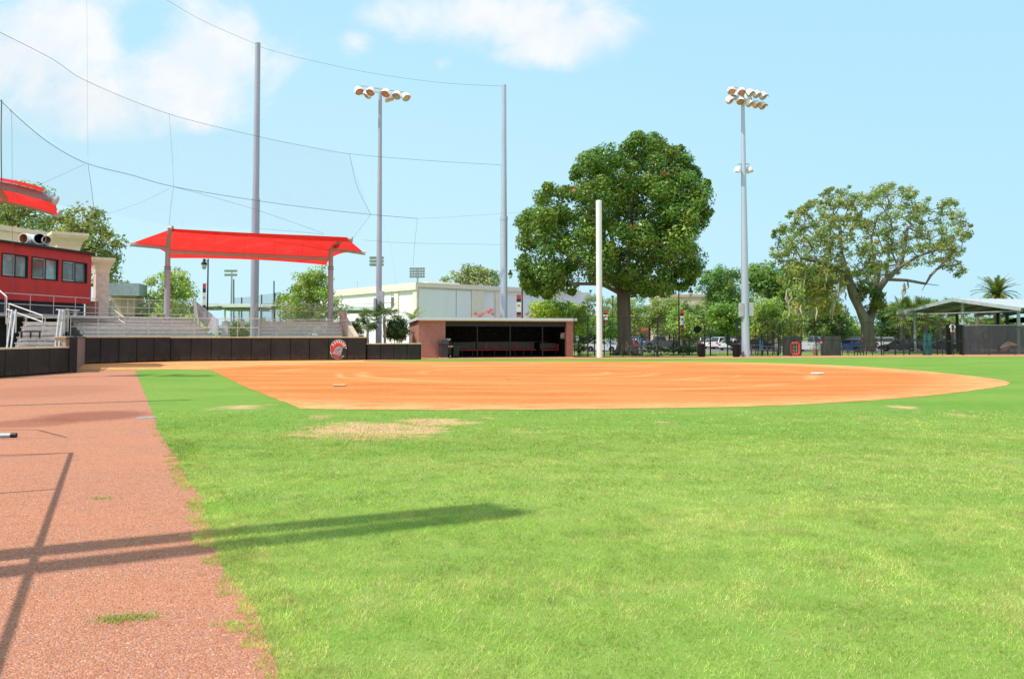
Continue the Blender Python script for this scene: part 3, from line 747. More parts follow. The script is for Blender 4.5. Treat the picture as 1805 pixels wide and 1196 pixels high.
for x in (.15, 1.2): MB().box((x, .25, .22), (.06, .3, .44)).build('leg', black, q)
q = thing('wall_phone', 'pale grey call box on the right inner wall of the dugout', 'call box', at_dug(10.72, 1.0, 1.5), ANG)
MB().box((.2, 0, .05), (.22, .5, .46)).build('housing', mat('box_grey', (.42, .41, .38), .6), q, bevel=.02)
MB().box((.08, -.1, .05), (.1, .2, .3)).build('handset', mat('box_light', (.6, .58, .52), .6), q, bevel=.02)
# bins in front of the dugout
p = at_dug(1.68, -.35)
t = thing('trash_bin', 'dark grey square trash bin with domed lid before the brick pier', 'trash bin', p, ANG)
plastic = mat('bin_plastic', (.035, .036, .042), .5, 0, .15)
MB().prism([(-.26, -.26), (.26, -.26), (.26, .26), (-.26, .26)], .06, .95).build('body', plastic, t, bevel=.03)
MB().prism([(-.30, .95), (.30, .95), (.33, 1.08), (.30, 1.2), (.2, 1.29), (-.2, 1.29), (-.3, 1.2), (-.33, 1.08)], -.3, .3, lambda a, b, q: (a, q, b)).build('lid', mat('bin_lid', (.05, .053, .065), .4), t, bevel=.03)
MB().box((0, 0, .03), (.56, .56, .06)).build('base', mat('box_grey', (.42, .41, .38), .6), t)
p = at_dug(2.2, .55)
t = thing('utility_cart', 'dark wheeled cart with tan tray just right of the trash bin', 'cart', p, ANG)
MB().box((0, 0, .48), (.36, .5, .5)).build('body', black, t, bevel=.02); MB().box((.06, 0, .80), (.46, .56, .13)).build('tray', mat('tray_tan', (.45, .33, .17), .7), t)
MB().box((-.04, 0, 1.28), (.34, .4, .14)).build('top_box', mat('box_grey', (.42, .41, .38), .6), t); MB().bar((-.12, 0, .8), (-.12, 0, 1.3), .06).build('upright', black, t)
MB().lathe([(.11, -.03), (.11, .03)], (.08, -.3, .12), 14, Matrix.Rotation(R(90), 3, 'X')).build('wheel', blackmat, t)
MB().lathe([(.05, -.01), (.05, .01)], (.08, -.345, .12), 12, Matrix.Rotation(R(90), 3, 'X')).build('hub', white, t)
p = at_dug(2.85, 1.1)
t = thing('storage_bin', 'dark green wheeled bin leaning beside the left bench', 'trash bin', p, ANG)
dg = mat('bin_green', (.012, .03, .018), .5)
MB().prism([(-.3, -.25), (.22, -.25), (.22, .25), (-.3, .25)], .05, .9, lambda a, b, q: (a * (.8 + .2 * q) + .1 * q, b, q)).build('body', dg, t); MB().box((.1, 0, .93), (.66, .56, .07)).build('lid', dg, t, bevel=.02)

# ================================================================ bleachers
def bleacher(label, org, along, length, rows, z0, rise, run, planks=2):
    """rows climb away from org along +y of its own axes"""
    t = thing('bleacher', label, 'bleacher', (org[0], org[1], 0), math.atan2(along[1], along[0]))
    for i in range(rows):
        y = i * run; z = z0 + i * rise
        s = MB(); s.box((length / 2, y + .32, z + .19), (length, .26, .035)); s.build('seat', alum, t, bevel=.008)
        f = MB(); f.box((length / 2, y + .04, z - .22), (length, .50, .035)); f.box((length / 2, y + .30, z - .10), (length, .02, .17)); f.build('foot_board', alum, t)
    k = max(2, int(length / 2.2))
    for j in range(k + 1):
        x = .06 + (length - .12) * j / k; fr = MB()
        fr.bar((x, .05, z0 - .3), (x, rows * run, z0 + rows * rise - .3), .05, .09)
        for i in range(rows): fr.bar((x, i * run + .32, z0 + i * rise - .25), (x, i * run + .32, z0 + i * rise + .17), .05)
        fr.bar((x, rows * run - .1, tz(0)), (x, rows * run - .1, z0 + rows * rise - .25), .06)
        fr.bar((x, .1, 0), (x, .1, z0 - .25), .06)
        fr.build('frame', galv, t)
    return t
# centre block behind the backstop
cA = W(150, 560, 46.6); cB = W(378, 560, 52.0)
dC = Vector((cB.x - cA.x, cB.y - cA.y, 0)); LC = dC.length; dCn = dC.normalized(); nC = Vector((-dCn.y, dCn.x, 0))
bleacher('long sunlit aluminium bleacher behind the left half of the backstop', cA, dC, LC, 6, 1.62, .235, .62)
rA = W(452, 560, 52.9); rB = W(604, 560, 54.2)
dR = Vector((rB.x - rA.x, rB.y - rA.y, 0)); LR = dR.length; dRn = dR.normalized(); nR = Vector((-dRn.y, dRn.x, 0))
bleacher('shorter shaded aluminium bleacher left of the stepped end wall', rA, dR, LR, 5, 1.62, .235, .62)
dN = (N1 - NS).normalized(); nN = Vector((-dN.y, dN.x, 0))
lA = Vector((-21.35, 33.9, 0)); dL = Vector((.906, .423, 0)); nL = Vector((-.423, .906, 0))
bleacher('small bleacher block behind the low padded wall at far left', lA, dL, 1.7, 7, .82, .235, .62)
lt = thing('litter', 'white paper scrap left lying on the far left bleacher', 'litter', lA + dL * 1.3 + nL * 2.2 + Vector((0, 0, 1.78)))
MB().box((0, 0, 0), (.3, .2, .02), .3).build('paper', white, lt)
lt2 = thing('litter', 'white paper scrap on the long bleacher near its left end', 'litter', cA * 1 + dCn * 1.2 + nC * .9 + Vector((0, 0, 0)))
lt2.location.z = 2.06
MB().box((0, 0, 0), (.3, .2, .02), .3).build('paper', white, lt2)
# dark small bag on steps
bg_ = thing('black_bench', 'small dark stool standing on the far left bleacher', 'stool', lA + dL * .55 + nL * 1.45 + Vector((0, 0, 1.47)), math.atan2(dL.y, dL.x))
MB().box((0, 0, .28), (.9, .3, .05)).build('seat', black, bg_)
for x in (-.35, 0, .35): MB().box((x, 0, .12), (.05, .25, .26)).build('leg', black, bg_)

# ---- railings
def railing(label, pts, zs, height, nposts, rails=(1.0, .5), meshm=None, name='railing', cat='railing', r=.024, group=None, m=None):
    """pts: list of ground points; zs: foot height at each point"""
    t = thing(name, label, cat, (pts[0][0], pts[0][1], 0), 0, group); m = m or galv
    P = [Vector((p[0], p[1], z)) for p, z in zip(pts, zs)]
    for hfrac in rails:
        MB().tube([p + Vector((0, 0, height * hfrac)) for p in P], r, 6).build('rail', m, t, world=True, smooth=True)
    for a, b, n in zip(P[:-1], P[1:], nposts):
        for i in range(n + 1):
            if i == 0 and a is not P[0]: continue
            q = a.lerp(b, i / n)
            MB().tube([q, q + Vector((0, 0, height))], r, 6).build('post', m, t, world=True, smooth=True)
        if meshm:
            s = MB(); s.sheet(a, b, a.z + .05, a.z + height - .03, b.z + .05, b.z + height - .03); s.build('mesh_panel', meshm, t, world=True)
    return t
galvmesh = mesh_mat('galvanised_mesh', (.5, .5, .52), .06, .0035)
def shift(p, v, k): return p + v * k
w1n = Vector((-(W1 - W0).y, (W1 - W0).x, 0)).normalized(); w2n = Vector((-(W2 - W1).y, (W2 - W1).x, 0)).normalized()
P0 = shift(W0, w1n, .55) + (W1 - W0).normalized() * -.3; P1 = shift(W1, w2n, .55); P2 = P1.lerp(shift(W2, w2n, .55), (450 - 300) / 345)
railing('galvanised front railing along the backstop in front of the long bleacher', [P0, P1, P2], [1.44, 1.44, 1.44], 1.18, [4, 4], (1.0, .52), galvmesh)
P3 = P1.lerp(shift(W2, w2n, .55), (612 - 300) / 345)
railing('taller darker front railing in front of the shaded right bleacher', [P2 + Vector((.08, .06, 0)), P3], [1.44, 1.44], 1.1, [4], (1.0,), galvmesh, m=mat('dull_steel', (.34, .33, .37), .5, .3))
# back railings on the top deck
def deckrail(label, a, b, za, zb, h, n, **k): return railing(label, [a, b], [za, zb], h, [n], **k)
cbA = cA + nC * 4.1; cbB = cB + nC * 4.1
deckrail('rear railing along the top row of the long bleacher', W(186, 550, cbA.y + 1.2) * 1, cbB, 2.85, 2.85, 1.08, 4, meshm=galvmesh)
rbA = rA + nR * 3.4; rbB = rB + nR * 3.4
deckrail('rear mesh railing along the top row of the shaded bleacher', rbA, rbB, 2.75, 2.75, 1.05, 3, meshm=galvmesh)
# end guard screens
shade = mesh_mat('grey_screen', (.42, .39, .45), .04, .0035, extra=.82)
def guard(label, a, b, za, zb, h, meshm, n=2):
    return railing(label, [a, b], [za, zb], h, [n], (1.0,), meshm, 'guard_screen', 'guard screen', .028)
guard('purple-grey screened guard closing the right end of the long bleacher', cB + dCn * .25, cB + dCn * .25 + nC * 3.9, 1.45, 2.85, 1.15, shade)
guard('mesh guard closing the left end of the shaded bleacher', rA - dRn * .25, rA - dRn * .25 + nR * 3.4, 1.45, 2.75, 1.1, galvmesh)
guard('screened guard stepping down the right end of the shaded bleacher', rB + dRn * .3, rB + dRn * .3 + nR * 3.4, 1.45, 2.75, 1.15, shade)
lE = lA + dL * 1.8
lattice = mesh_mat('lattice_guard', (.55, .56, .55), .11, .03)
guard('lattice guard at the right end of the far left bleacher', lE, lE + nL * 4.2, 1.55, 1.75, 1.1, lattice)
guard('twin-post guard at the left end of the far left bleacher', lA - dL * .15, lA - dL * .15 + nL * 2.5, 1.3, 1.7, 1.0, galvmesh)
# slim inclined stanchions that stand before the far left block
for k, (pxb, pxt) in enumerate(((12, 21), (97, 105))):
    a = W(pxb, 611, (31.5, 34.0)[k]); b_ = W(pxt, 546, (32.6, 35.0)[k])
    t = thing('slanted_post', ('pair of pale slanted posts left of the small bleacher steps', 'pair of pale slanted posts right of the small bleacher steps')[k], 'post', (a.x, a.y, 0))
    for dx in (0, .16): MB().tube([a + Vector((dx, 0, -.1)), b_ + Vector((dx, 0, 0))], .035, 8).build('post', galv, t, world=True, smooth=True)
# stair handrails
def handrail(label, pts, feet):
    t = thing('handrail', label, 'handrail', (pts[0].x, pts[0].y, 0)); hm = mat('bright_rail', (.74, .72, .66), .35, .2, .06)
    MB().tube(pts, .028, 8).build('rail', hm, t, world=True, smooth=True)
    for a, dz in feet: MB().tube([a, a - Vector((0, 0, dz))], .022, 6).build('post', hm, t, world=True, smooth=True)
h1 = [W(16, 535, 36.5), W(75, 556, 34.6)]; handrail('upper bright handrail slanting down the far left bleacher steps', h1, [(h1[0], .9), (h1[1], .85)])
h2 = [W(13, 545, 36.5), W(75, 567, 34.6)]; handrail('lower bright handrail slanting down the far left bleacher steps', h2, [(h2[1], .5)])
h3 = [W(-6, 507, 36), W(12, 523, 35)]; handrail('short handrail at the extreme left above the steps', h3, [(h3[1], 1.2)])
h4 = [W(198, 544, cA.y + 5), W(220, 560, cA.y + 2.6)]; handrail('upper white stair rail at the left part of the long bleacher', h4, [(h4[0], .6), (h4[1], .7)])
h5 = [W(197, 553, cA.y + 5), W(220, 570, cA.y + 2.6)]; handrail('lower white stair rail at the left part of the long bleacher', h5, [(h5[0], .3)])
t = thing('deck_bench', 'thin aluminium bench on the top deck behind the long bleacher', 'bench', W(298, 557, 53.5) * 1); t.location.z = 2.75
MB().box((0, 0, .22), (1.9, .3, .04)).build('seat', alum, t)
for x in (-.8, .8): MB().box((x, 0, .1), (.05, .25, .22)).build('leg', galv, t)
# small things between the two bleachers
p = W(398, 578, 52.8); t = thing('electrical_cabinet', 'pale grey cabinet between the two bleachers', 'cabinet', (p.x, p.y, 0))
MB().box((0, 0, 1.25), (.42, .4, 2.5)).build('cabinet', mat('cabinet_grey', (.5, .5, .52), .5), t, bevel=.01); MB().box((.1, -.21, 1.5), (.04, .03, .3)).build('handle', galv, t)
p = W(428, 571, 52.0); t = thing('notice_board', 'small tan notice panel on the railing gap between bleachers', 'sign', (p.x, p.y, 2.1))
MB().box((0, 0, .2), (.3, .03, .5)).build('panel', mat('notice_tan', (.55, .46, .33), .7), t)
# stepped end wall at right of the shaded bleacher
eA = W(606, 560, 56.8); eB = W(633, 590, 52.4)
t = thing('stepped_wall', 'sloping tan end wall descending at the right of the shaded bleacher', 'wall', (eB.x, eB.y, 0))
b = MB(); zt = W(606, 549, eA.y).z
b.add([(eB.x, eB.y, 0), (eA.x, eA.y, 0), (eA.x, eA.y, zt), (eB.x, eB.y, 1.5), (eB.x - .3, eB.y - .1, 0), (eA.x - .3, eA.y - .1, 0), (eA.x - .3, eA.y - .1, zt), (eB.x - .3, eB.y - .1, 1.5)],
      [(0, 1, 2, 3), (7, 6, 5, 4), (0, 3, 7, 4), (1, 5, 6, 2), (3, 2, 6, 7), (0, 4, 5, 1)])
b.build('wall', concrete, t, world=True)
p = W(637, 592, 51.4); t = thing('wall_handrail', 'small curved white rail at the right end of the backstop top', 'handrail', (p.x, p.y, 1.4))
MB().tube([(-.35, 0, .02), (-.3, 0, .2), (.1, 0, .2), (.25, 0, .05), (.3, 0, -.1)], .03, 8).build('rail', white, t, smooth=True)

# ================================================================ press box and the building behind
FA = Vector((XAT(-60, 43.0), 43.0, 0)); FB = Vector((XAT(159, 52), 52.0, 0))
FA = FB + (Vector((XAT(0, 45), 45, 0)) - FB).normalized() * 12.0
fd = (FB - FA).normalized(); fn = Vector((-fd.y, fd.x, 0)); FL = (FB - FA).length; fang = math.atan2(fd.y, fd.x)
t = thing('press_box', 'red press box with black-framed sliding windows at far left', 'building', (FA.x, FA.y, 0), fang)
zb, zt = 3.62, 6.86
wins = []
def onface(px):     # distance along the facade for a pixel column
    k = (px - 902.5) / F
    return (k * FA.y - FA.x) / (fd.x - k * fd.y)
edges = [(-60, -8), (0, 47), (53, 101), (107, 152)]
b = MB(); wz0, wz1 = 4.92, 6.27
xs = [0]
cutouts = [(onface(a), onface(c)) for a, c in edges[1:]]
cutouts = [(cutouts[0][0] - 2.6, cutouts[0][0] - .25)] + [(max(a, .1), c) for a, c in cutouts]
prev = 0
for a, c in cutouts:
    b.box(((prev + a) / 2, .1, (zb + zt) / 2), (a - prev, .2, zt - zb)); prev = c
b.box(((prev + FL) / 2, .1, (zb + zt) / 2), (FL - prev, .2, zt - zb))
for a, c in cutouts:
    b.box(((a + c) / 2, .1, (zb + wz0) / 2), (c - a, .2, wz0 - zb)); b.box(((a + c) / 2, .1, (wz1 + zt) / 2), (c - a, .2, zt - wz1))
b.build('wall', redpaint, t)
MB().box((FL - .1, 1.9, (zb + zt) / 2), (.2, 3.4, zt - zb)).build('side_wall', redpaint, t)
MB().box((FL / 2 - .1, 1.9, zt + .04), (FL + .4, 4.2, .14)).build('roof', black, t)
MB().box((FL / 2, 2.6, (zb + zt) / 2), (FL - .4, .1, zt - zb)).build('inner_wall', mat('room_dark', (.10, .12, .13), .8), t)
frm = mat('window_black', (.012, .012, .012), .4)
gl1 = glass_mat('window_blue', (.28, .40, .44)); gl2 = glass_mat('window_grey', (.15, .18, .18))
for i, (a, c) in enumerate(cutouts):
    w = MB(); m_ = (a + c) / 2
    for x in (a + .04, m_, c - .04): w.box((x, .05, (wz0 + wz1) / 2), (.08, .14, wz1 - wz0))
    for zz in (wz0 + .04, wz1 - .04): w.box((m_, .052, zz), (c - a, .136, .08))
    wf = w.build('window', frm, t)
    MB().box(((a + m_) / 2, .09, (wz0 + wz1) / 2), (m_ - a - .08, .02, wz1 - wz0 - .12)).build('pane', (gl1, gl1, gl2, gl2)[i], wf)
    MB().box(((c + m_) / 2, .12, (wz0 + wz1) / 2), (c - m_ - .08, .02, wz1 - wz0 - .12)).build('pane', (gl1, gl1, gl1, gl2)[i], wf)
    al = MB()
    x0, x1 = a + .08, m_ - .04
    for x in (x0, x1): al.box((x, .03, (wz0 + wz1) / 2), (.05, .06, wz1 - wz0 - .14))
    for zz in (wz0 + .1, wz1 - .1): al.box(((x0 + x1) / 2, .031, zz), (x1 - x0, .058, .05))
    al.build('sash', galv, wf)
MB().box((FL / 2, .6, 1.81), (FL, .2, 3.6)).build('void_backing', mat('void_shade', (.06, .06, .07), .8), t)  # dark sheet standing in for the shade of the open void below
MB().box((FL / 2, -1.2, 2.66), (FL + 2, 3.2, .12)).build('deck', galv, t)
for k in range(5): MB().box((1 + k * (FL - 2) / 4, -.6, 1.3), (.15, .15, 2.6)).build('pillar', galv, t)
ra = FA - fn * 1.6 ; rb = FB - fn * 1.6
railing('long galvanised railing on the walkway below the press box', [ra, rb + fd * .2], [2.74, 2.74], 1.15, [7], (1.0, .5, .04))
p = W(120, 546, 46.5); t = thing('walkway_bench', 'narrow white plank seat on the walkway below the press box', 'bench', (p.x, p.y, p.z), fang)
MB().box((0, 0, 0), (1.6, .25, .05)).build('seat', white, t)
for x in (-.6, .6): MB().box((x, 0, -.2), (.05, .2, .36)).build('leg', galv, t)
# cream block behind the press box
t = thing('arena_building', 'cream building rising behind the red press box', 'building', (FA.x, FA.y, 0) , fang)
ca = Vector((XAT(-60, 53.2), 53.2, 0)); cb_ = Vector((XAT(94, 60.2), 60.2, 0)); cl_ = (cb_ - ca).length
t.location = ca; t.rotation_euler.z = math.atan2((cb_ - ca).y, (cb_ - ca).x); bz = W(92, 415.5, 60.2).z
MB().box((cl_ / 2, 4, bz / 2), (cl_, 8, bz)).build('wall', cream, t)
MB().box((cl_ / 2, 4, bz + .0), (cl_ + .2, 8.3, .35)).build('coping', cream, t)
def capital(px0, px1, D, py0, py1, lab, shaft=None):
    c = W((px0 + px1) / 2, py1, D); w = (px1 - px0) / F * D; z1 = W(0, py0, D).z; z0 = c.z; h = z1 - z0
    q = thing('column', lab, 'column', (c.x, D, 0), R(38))
    prof = [(.32, 0), (.34, .25), (.40, .5), (.48, .68), (.50, .72), (.50, .8), (.53, .82), (.53, 1.0)]
    vs = MB(); n = len(prof)
    for r_, zz in prof:
        s = r_ * w / 1.28 * 1.25
        for sx, sy in ((-1, -1), (1, -1), (1, 1), (-1, 1)): vs.v.append((sx * s, sy * s, z0 + zz * h))
    for i in range(n - 1):
        for k in range(4): vs.f.append((i * 4 + k, i * 4 + (k + 1) % 4, i * 4 + 4 + (k + 1) % 4, i * 4 + 4 + k))
    vs.f.append((0, 3, 2, 1)); vs.f.append(tuple((n - 1) * 4 + k for k in range(4)))
    vs.build('capital', cream, q)
    sh = .30 * w / 1.28 * 1.25
    MB().box((0, 0, z0 / 2), (sh * 2, sh * 2, z0)).build('shaft', cream if shaft is None else shaft, q)
    return q
capital(91, 146, 58, 412, 443, 'large cream column capital above the press box roof')
capital(161, 197, 54, 455, 482, 'white column with flared capital at the right end of the press box', mat('pale_column', (.78, .64, .56), .9))
p = W(172, 520, 53.9); t = thing('brick_post', 'brick base below the flared white column', 'post', (p.x, 53.2, 0))
MB().box((0, 0, 1.9), (.62, .5, 3.9)).build('post', red_brick, t)
for k, (px, py, r_) in enumerate(((53, 422, .34), (68, 422, .36), (81, 424, .27))):
    c = W(px, py, 50.5)
    t = thing('vent_pipe', ('left', 'middle', 'right')[k] + ' one of three white vent pipes on the press box roof', 'vent pipe', c, 0, 'vent pipes on the press box roof')
    ang = (R(-10), R(38), R(35))[k]; M = Matrix.Rotation(ang, 3, 'Z') @ Matrix.Rotation(R(90), 3, 'X')
    MB().lathe([(r_ * .86, .55), (r_, .55), (r_, -.75), (r_ * .2, -.75)], (0, 0, 0), 20, M, False).build('pipe', white, t, smooth=True)
    MB().lathe([(r_ * .86, .56), (r_ * .82, .1), (.01, .05)], (0, 0, 0), 20, M, False).build('mouth', (mat('rust_inside', (.45, .20, .09), .9), blackmat, mat('rust_inside', (.45, .20, .09), .9))[k], t, smooth=True)
    MB().tube([(0, .2, 0), (0, .2, -.9)], .12, 10).build('stand', white, t)
# low block with louvres right of the column
p = W(205, 530, 62); t = thing('plant_room', 'small cream plant room with grey louvres and blue-grey canopy', 'building', (p.x, 62, 0), R(12))
k = 62 / F
MB().box((.0, 1.5, 2.6), (60 * k, 3, 5.4)).build('wall', cream, t)
MB().box((.75, .2, W(0, 511, 62).z), (52 * k, 2.6, 24 * k * .9)).build('canopy', mat('blue_grey', (.38, .45, .52), .6), t)
lv = MB()
for i in range(9): lv.box((-.95, -.05, 3.0 + i * .16), (27 * k, .12, .07), M=Matrix.Rotation(R(35), 3, 'X'))
lv.build('louvre', mat('louvre_grey', (.45, .50, .53), .6), t)
MB().box((-.95, -.02, 2.35), (30 * k, .1, .9)).build('lower_panel', whitewall, t)
MB().box((.8, -.02, 3.2), (19 * k, .1, 3.0)).build('corner_panel', tan, t)
# ================================================================ red shade canopies
def fabric_mat():
    m, nt, ns, lk = nodes('red_fabric')
    co = N(nt, 'ShaderNodeTexCoord').outputs['Object']; n1 = noise(nt, co, .6, 4)
    c = mixc(nt, n1, (.62, .022, .018), (.72, .035, .028))
    sp = N(nt, 'ShaderNodeSeparateXYZ'); lk.new(co, sp.inputs[0]); u = math_node(nt, 'ADD', sp.outputs[0], math_node(nt, 'MULTIPLY', sp.outputs[1], .37))
    sm = math_node(nt, 'LESS_THAN', math_node(nt, 'ABSOLUTE', math_node(nt, 'SUBTRACT', math_node(nt, 'FRACT', math_node(nt, 'DIVIDE', u, 2.1)), .5)), .012)
    c = mixc(nt, math_node(nt, 'MULTIPLY', sm, .35), c, (.35, .012, .01)); n2 = noise(nt, mapping(nt, co, (.4, 1, 1)), 1.6, 4); c = mixc(nt, math_node(nt, 'MULTIPLY', ramp(nt, n2, .5, .75), .3), c, (.78, .07, .05))
    d = nt.nodes.new('ShaderNodeBsdfDiffuse'); t = nt.nodes.new('ShaderNodeBsdfTranslucent')
    lk.new(c, d.inputs[0]); lk.new(mixc(nt, 1.0, c, (1.3, 1.6, 1.6), 'MULTIPLY'), t.inputs[0])
    mx = nt.nodes.new('ShaderNodeMixShader'); mx.inputs[0].default_value = .62
    lk.new(d.outputs[0], mx.inputs[1]); lk.new(t.outputs[0], mx.inputs[2])
    o = nt.nodes.new('ShaderNodeOutputMaterial'); lk.new(mx.outputs[0], o.inputs[0]); return m
fabric = fabric_mat()
canst = mat('canopy_steel', (.42, .36, .35), .5, .15, .1, 3); poststeel = mat('canopy_post', (.40, .38, .45), .5, .1, .1, 2, streak=True)
def bez(a, c, b, t): return a * (1 - t) ** 2 + c * 2 * t * (1 - t) + b * t * t
FLp = W(301, 403, 50); FRp = W(618, 422, 54.4); SLp = W(234, 428, 52.3); SRp = W(640, 444, 57.6); BLp = W(299, 455, 54.6); BRp = W(575, 467, 59.0)
PLb = Vector((XAT(293.5, 53.2), 53.2, 0)); PRb = Vector((XAT(582, 57.4), 57.4, 0))
can = thing('shade_canopy', 'red fabric shade canopy over the centre bleachers on two steel posts', 'canopy', (PLb.x, PLb.y, 0))
def arm_top(P_, F_):
    top = Vector((P_.x, P_.y, W(0, 440, P_.y).z)); return top, top + Vector((0, 0, .62)) + (F_ - top) * .12
def mid_over(P_, F_):
    top, c1 = arm_top(P_, F_); return bez(top, c1, F_, .45) + Vector((0, 0, .2))
midL, midR = mid_over(PLb, FLp), mid_over(PRb, FRp)
def side(F_, S_, B_, M_, v):
    # plain barrel curve front - middle - back, plus the pull out to the tip
    a = bez(F_, M_ * 2 - (F_ + B_) / 2, B_, v)
    return a
def canopy_pt(u, v):
    a = side(FLp, SLp, BLp, midL, v); b = side(FRp, SRp, BRp, midR, v)
    p = a.lerp(b, u)
    # scalloped hems
    p.z += .16 * 4 * u * (1 - u) * max(0, (v - .55) / .45) ** 1.5
    p.y += 0
    k = max(0, 1 - abs(v - .55) / .45) ** 1.7
    if u < .22: p += (SLp - side(FLp, SLp, BLp, midL, .55)) * k * (1 - u / .22) ** 1.6
    if u > .78: p += (SRp - side(FRp, SRp, BRp, midR, .55)) * k * (1 - (1 - u) / .22) ** 1.6
    return p
MB().grid(lambda u, v: canopy_pt(u, v), 48, 20).build('canopy_fabric', fabric, can, world=True, smooth=True)
hem = MB(); hem.grid(lambda u, v: canopy_pt(u, 0) + Vector((0, -.02 - .34 * v, .01 - .27 * v)) * (1 - .35 * (abs(u - .5) * 2) ** 6), 40, 2); hem.build('front_hem', fabric, can, world=True, smooth=True)
for P_, F_, S_, off in ((PLb, FLp, SLp, -1), (PRb, FRp, SRp, 1)):
    top = Vector((P_.x, P_.y, W(0, 440, P_.y).z))
    MB().tube([P_, Vector((P_.x, P_.y, W(0, 470, P_.y).z))], .19, 14).build('post', poststeel, can, world=True, smooth=True)
    top, c1 = arm_top(P_, F_)
    pts = [Vector((P_.x, P_.y, W(0, 470, P_.y).z))] + [bez(top, c1, F_, i / 8) for i in range(9)]
    MB().tube(pts, [.17] + [.16 - .045 * i / 8 for i in range(9)], 12).build('curved_arm', canst, can, world=True, smooth=True)
    MB().lathe([(.2, -.12), (.2, .12)], F_, 16, Matrix.Rotation(R(90), 3, 'Y')).build('arm_cap', canst, can, world=True, smooth=True)
    MB().tube([top.lerp(c1, .15), S_ + Vector((off * .15, 0, -.12))], [.13, .11], 10).build('side_beam', canst, can, world=True, smooth=True)
    MB().tube([S_ + Vector((off * .22, 0, .06)), S_ + Vector((0, 0, .05))], .05, 8).build('tip_clamp', white, can, world=True, smooth=True)
    ft = MB()
    for zz in (471, 475): ft.tube([Vector((P_.x, P_.y, W(0, zz, P_.y).z)), Vector((P_.x, P_.y, W(0, zz - 1.2, P_.y).z))], .235, 14)
    ft.build('flange', mat('flange_dark', (.20, .19, .22), .5, .2), can, world=True, smooth=True)
a = Vector((PLb.x, PLb.y, W(0, 443, PLb.y).z)); b = Vector((PRb.x, PRb.y, W(0, 456, PRb.y).z))
MB().tube([a, b], .13, 10).build('cross_beam', canst, can, world=True, smooth=True)

# canopy at the far left, seen end-on: two curved arms and the cloth between them
can2 = thing('shade_canopy', 'red fabric shade canopy cut by the left edge, gray curved arms', 'canopy', (XAT(-150, 36), 36, 0))
def arm(px0, py0, pxm, pym, px1, py1, D0, D1):
    a, c, b = W(px0, py0, D0), W(pxm, pym, (D0 + D1) / 2), W(px1, py1, D1)
    return [bez(a, c, b, i / 12) for i in range(13)]
armA = arm(-130, 330, -20, 308, 97, 353, 38, 39.5); armB = arm(-150, 345, 0, 338, 101, 377, 42, 42.5)
armC = arm(-130, 322, -20, 306, 92, 345, 36.2, 37.6)
gm = mat('arm_gray', (.27, .27, .33), .45, .2, .1, 3)
MB().tube(armA, [.24 - .005 * i for i in range(13)], 12).build('curved_arm', gm, can2, world=True, smooth=True)
MB().tube(armB, [.22 - .004 * i for i in range(13)], 12).build('curved_arm', canst, can2, world=True, smooth=True)
MB().grid(lambda u, v: (armA[int(u * 12)].lerp(armB[int(u * 12)], v) + Vector((0, 0, .12 - .25 * v + .5 * v * (1 - v)))), 12, 6).build('canopy_fabric', fabric, can2, world=True, smooth=True)
MB().grid(lambda u, v: (armC[int(u * 11)].lerp(armA[int(u * 11)], v) + Vector((0, 0, .22 + .3 * v * (1 - v)))), 12, 5).build('canopy_fabric', fabric, can2, world=True, smooth=True)
MB().tube([W(-4, 333, 40), W(10, 352, 41)], .14, 8).build('strut', canst, can2, world=True, smooth=True)
MB().grid(lambda u, v: W(-160 + 178 * u, 357 - 2 * u + v * 7 * (1 - u), 42.5), 10, 2).build('lower_hem', fabric, can2, world=True)
MB().tube([Vector((XAT(-150, 40), 40, 0)), W(-150, 340, 40)], .2, 12).build('post', poststeel, can2, world=True, smooth=True)
for arm_, r_ in ((armA, .26), (armB, .24)):
    d = (arm_[-1] - arm_[-2]).normalized()
    MB().tube([arm_[-1] - d * .05, arm_[-1] + d * .1], r_ * .9, 14).build('arm_cap', galv, can2, world=True, smooth=True)
# a third canopy stands beside the viewer, left of the frame; only its shadow reaches the picture
can3 = copy_tree(can); can3['label'] = 'red canopy off the left edge whose shadow darkens the track corner'
can3.location = (-29.2, 11.5, 0); can3.rotation_euler = (0, 0, R(38))

# ================================================================ floodlight poles
amber = glass_mat('lamp_amber', (.92, .47, .24), .35); shell = mat('lamp_shell', (.84, .85, .88), .5, 0, .04)
lensgrey = glass_mat('lamp_grey', (.72, .64, .52), .3)
def lamp(parent, c, aim, size, lens=amber):
    z = Vector(aim).normalized(); x = Vector((1, 0, 0)) - z * z.x; x.normalize(); y = z.cross(x)
    M = Matrix((x, y, z)).transposed()
    pr = [(.10, -.62), (.22, -.58), (.26, -.5), (.44, -.28), (.5, 0), (.5, .12)]
    h = MB().lathe([(r_ * size, q * size) for r_, q in pr], c, 18, M, False).build('lamp', shell, parent, world=True, smooth=True)
    MB().lathe([(.47 * size, .04 * size), (.38 * size, -.12 * size), (.01, -.26 * size)], c, 18, M, False).build('lens', lens, h, world=True, smooth=True)
    v = MB(); n = 9      # visor over the upper half
    for i in range(n):
        t_ = math.pi * (i / (n - 1)) ; v.v += [tuple(M @ Vector((.5 * size * math.cos(t_), -.5 * size * math.sin(t_) if (M @ Vector((0, -1, 0))).z > 0 else .5 * size * math.sin(t_), q)) + Vector(c)) for q in (.1 * size, .46 * size)]
    for i in range(n - 1): v.f.append((i * 2, i * 2 + 2, i * 2 + 3, i * 2 + 1))
    v.build('visor', shell, h, world=True, smooth=True)
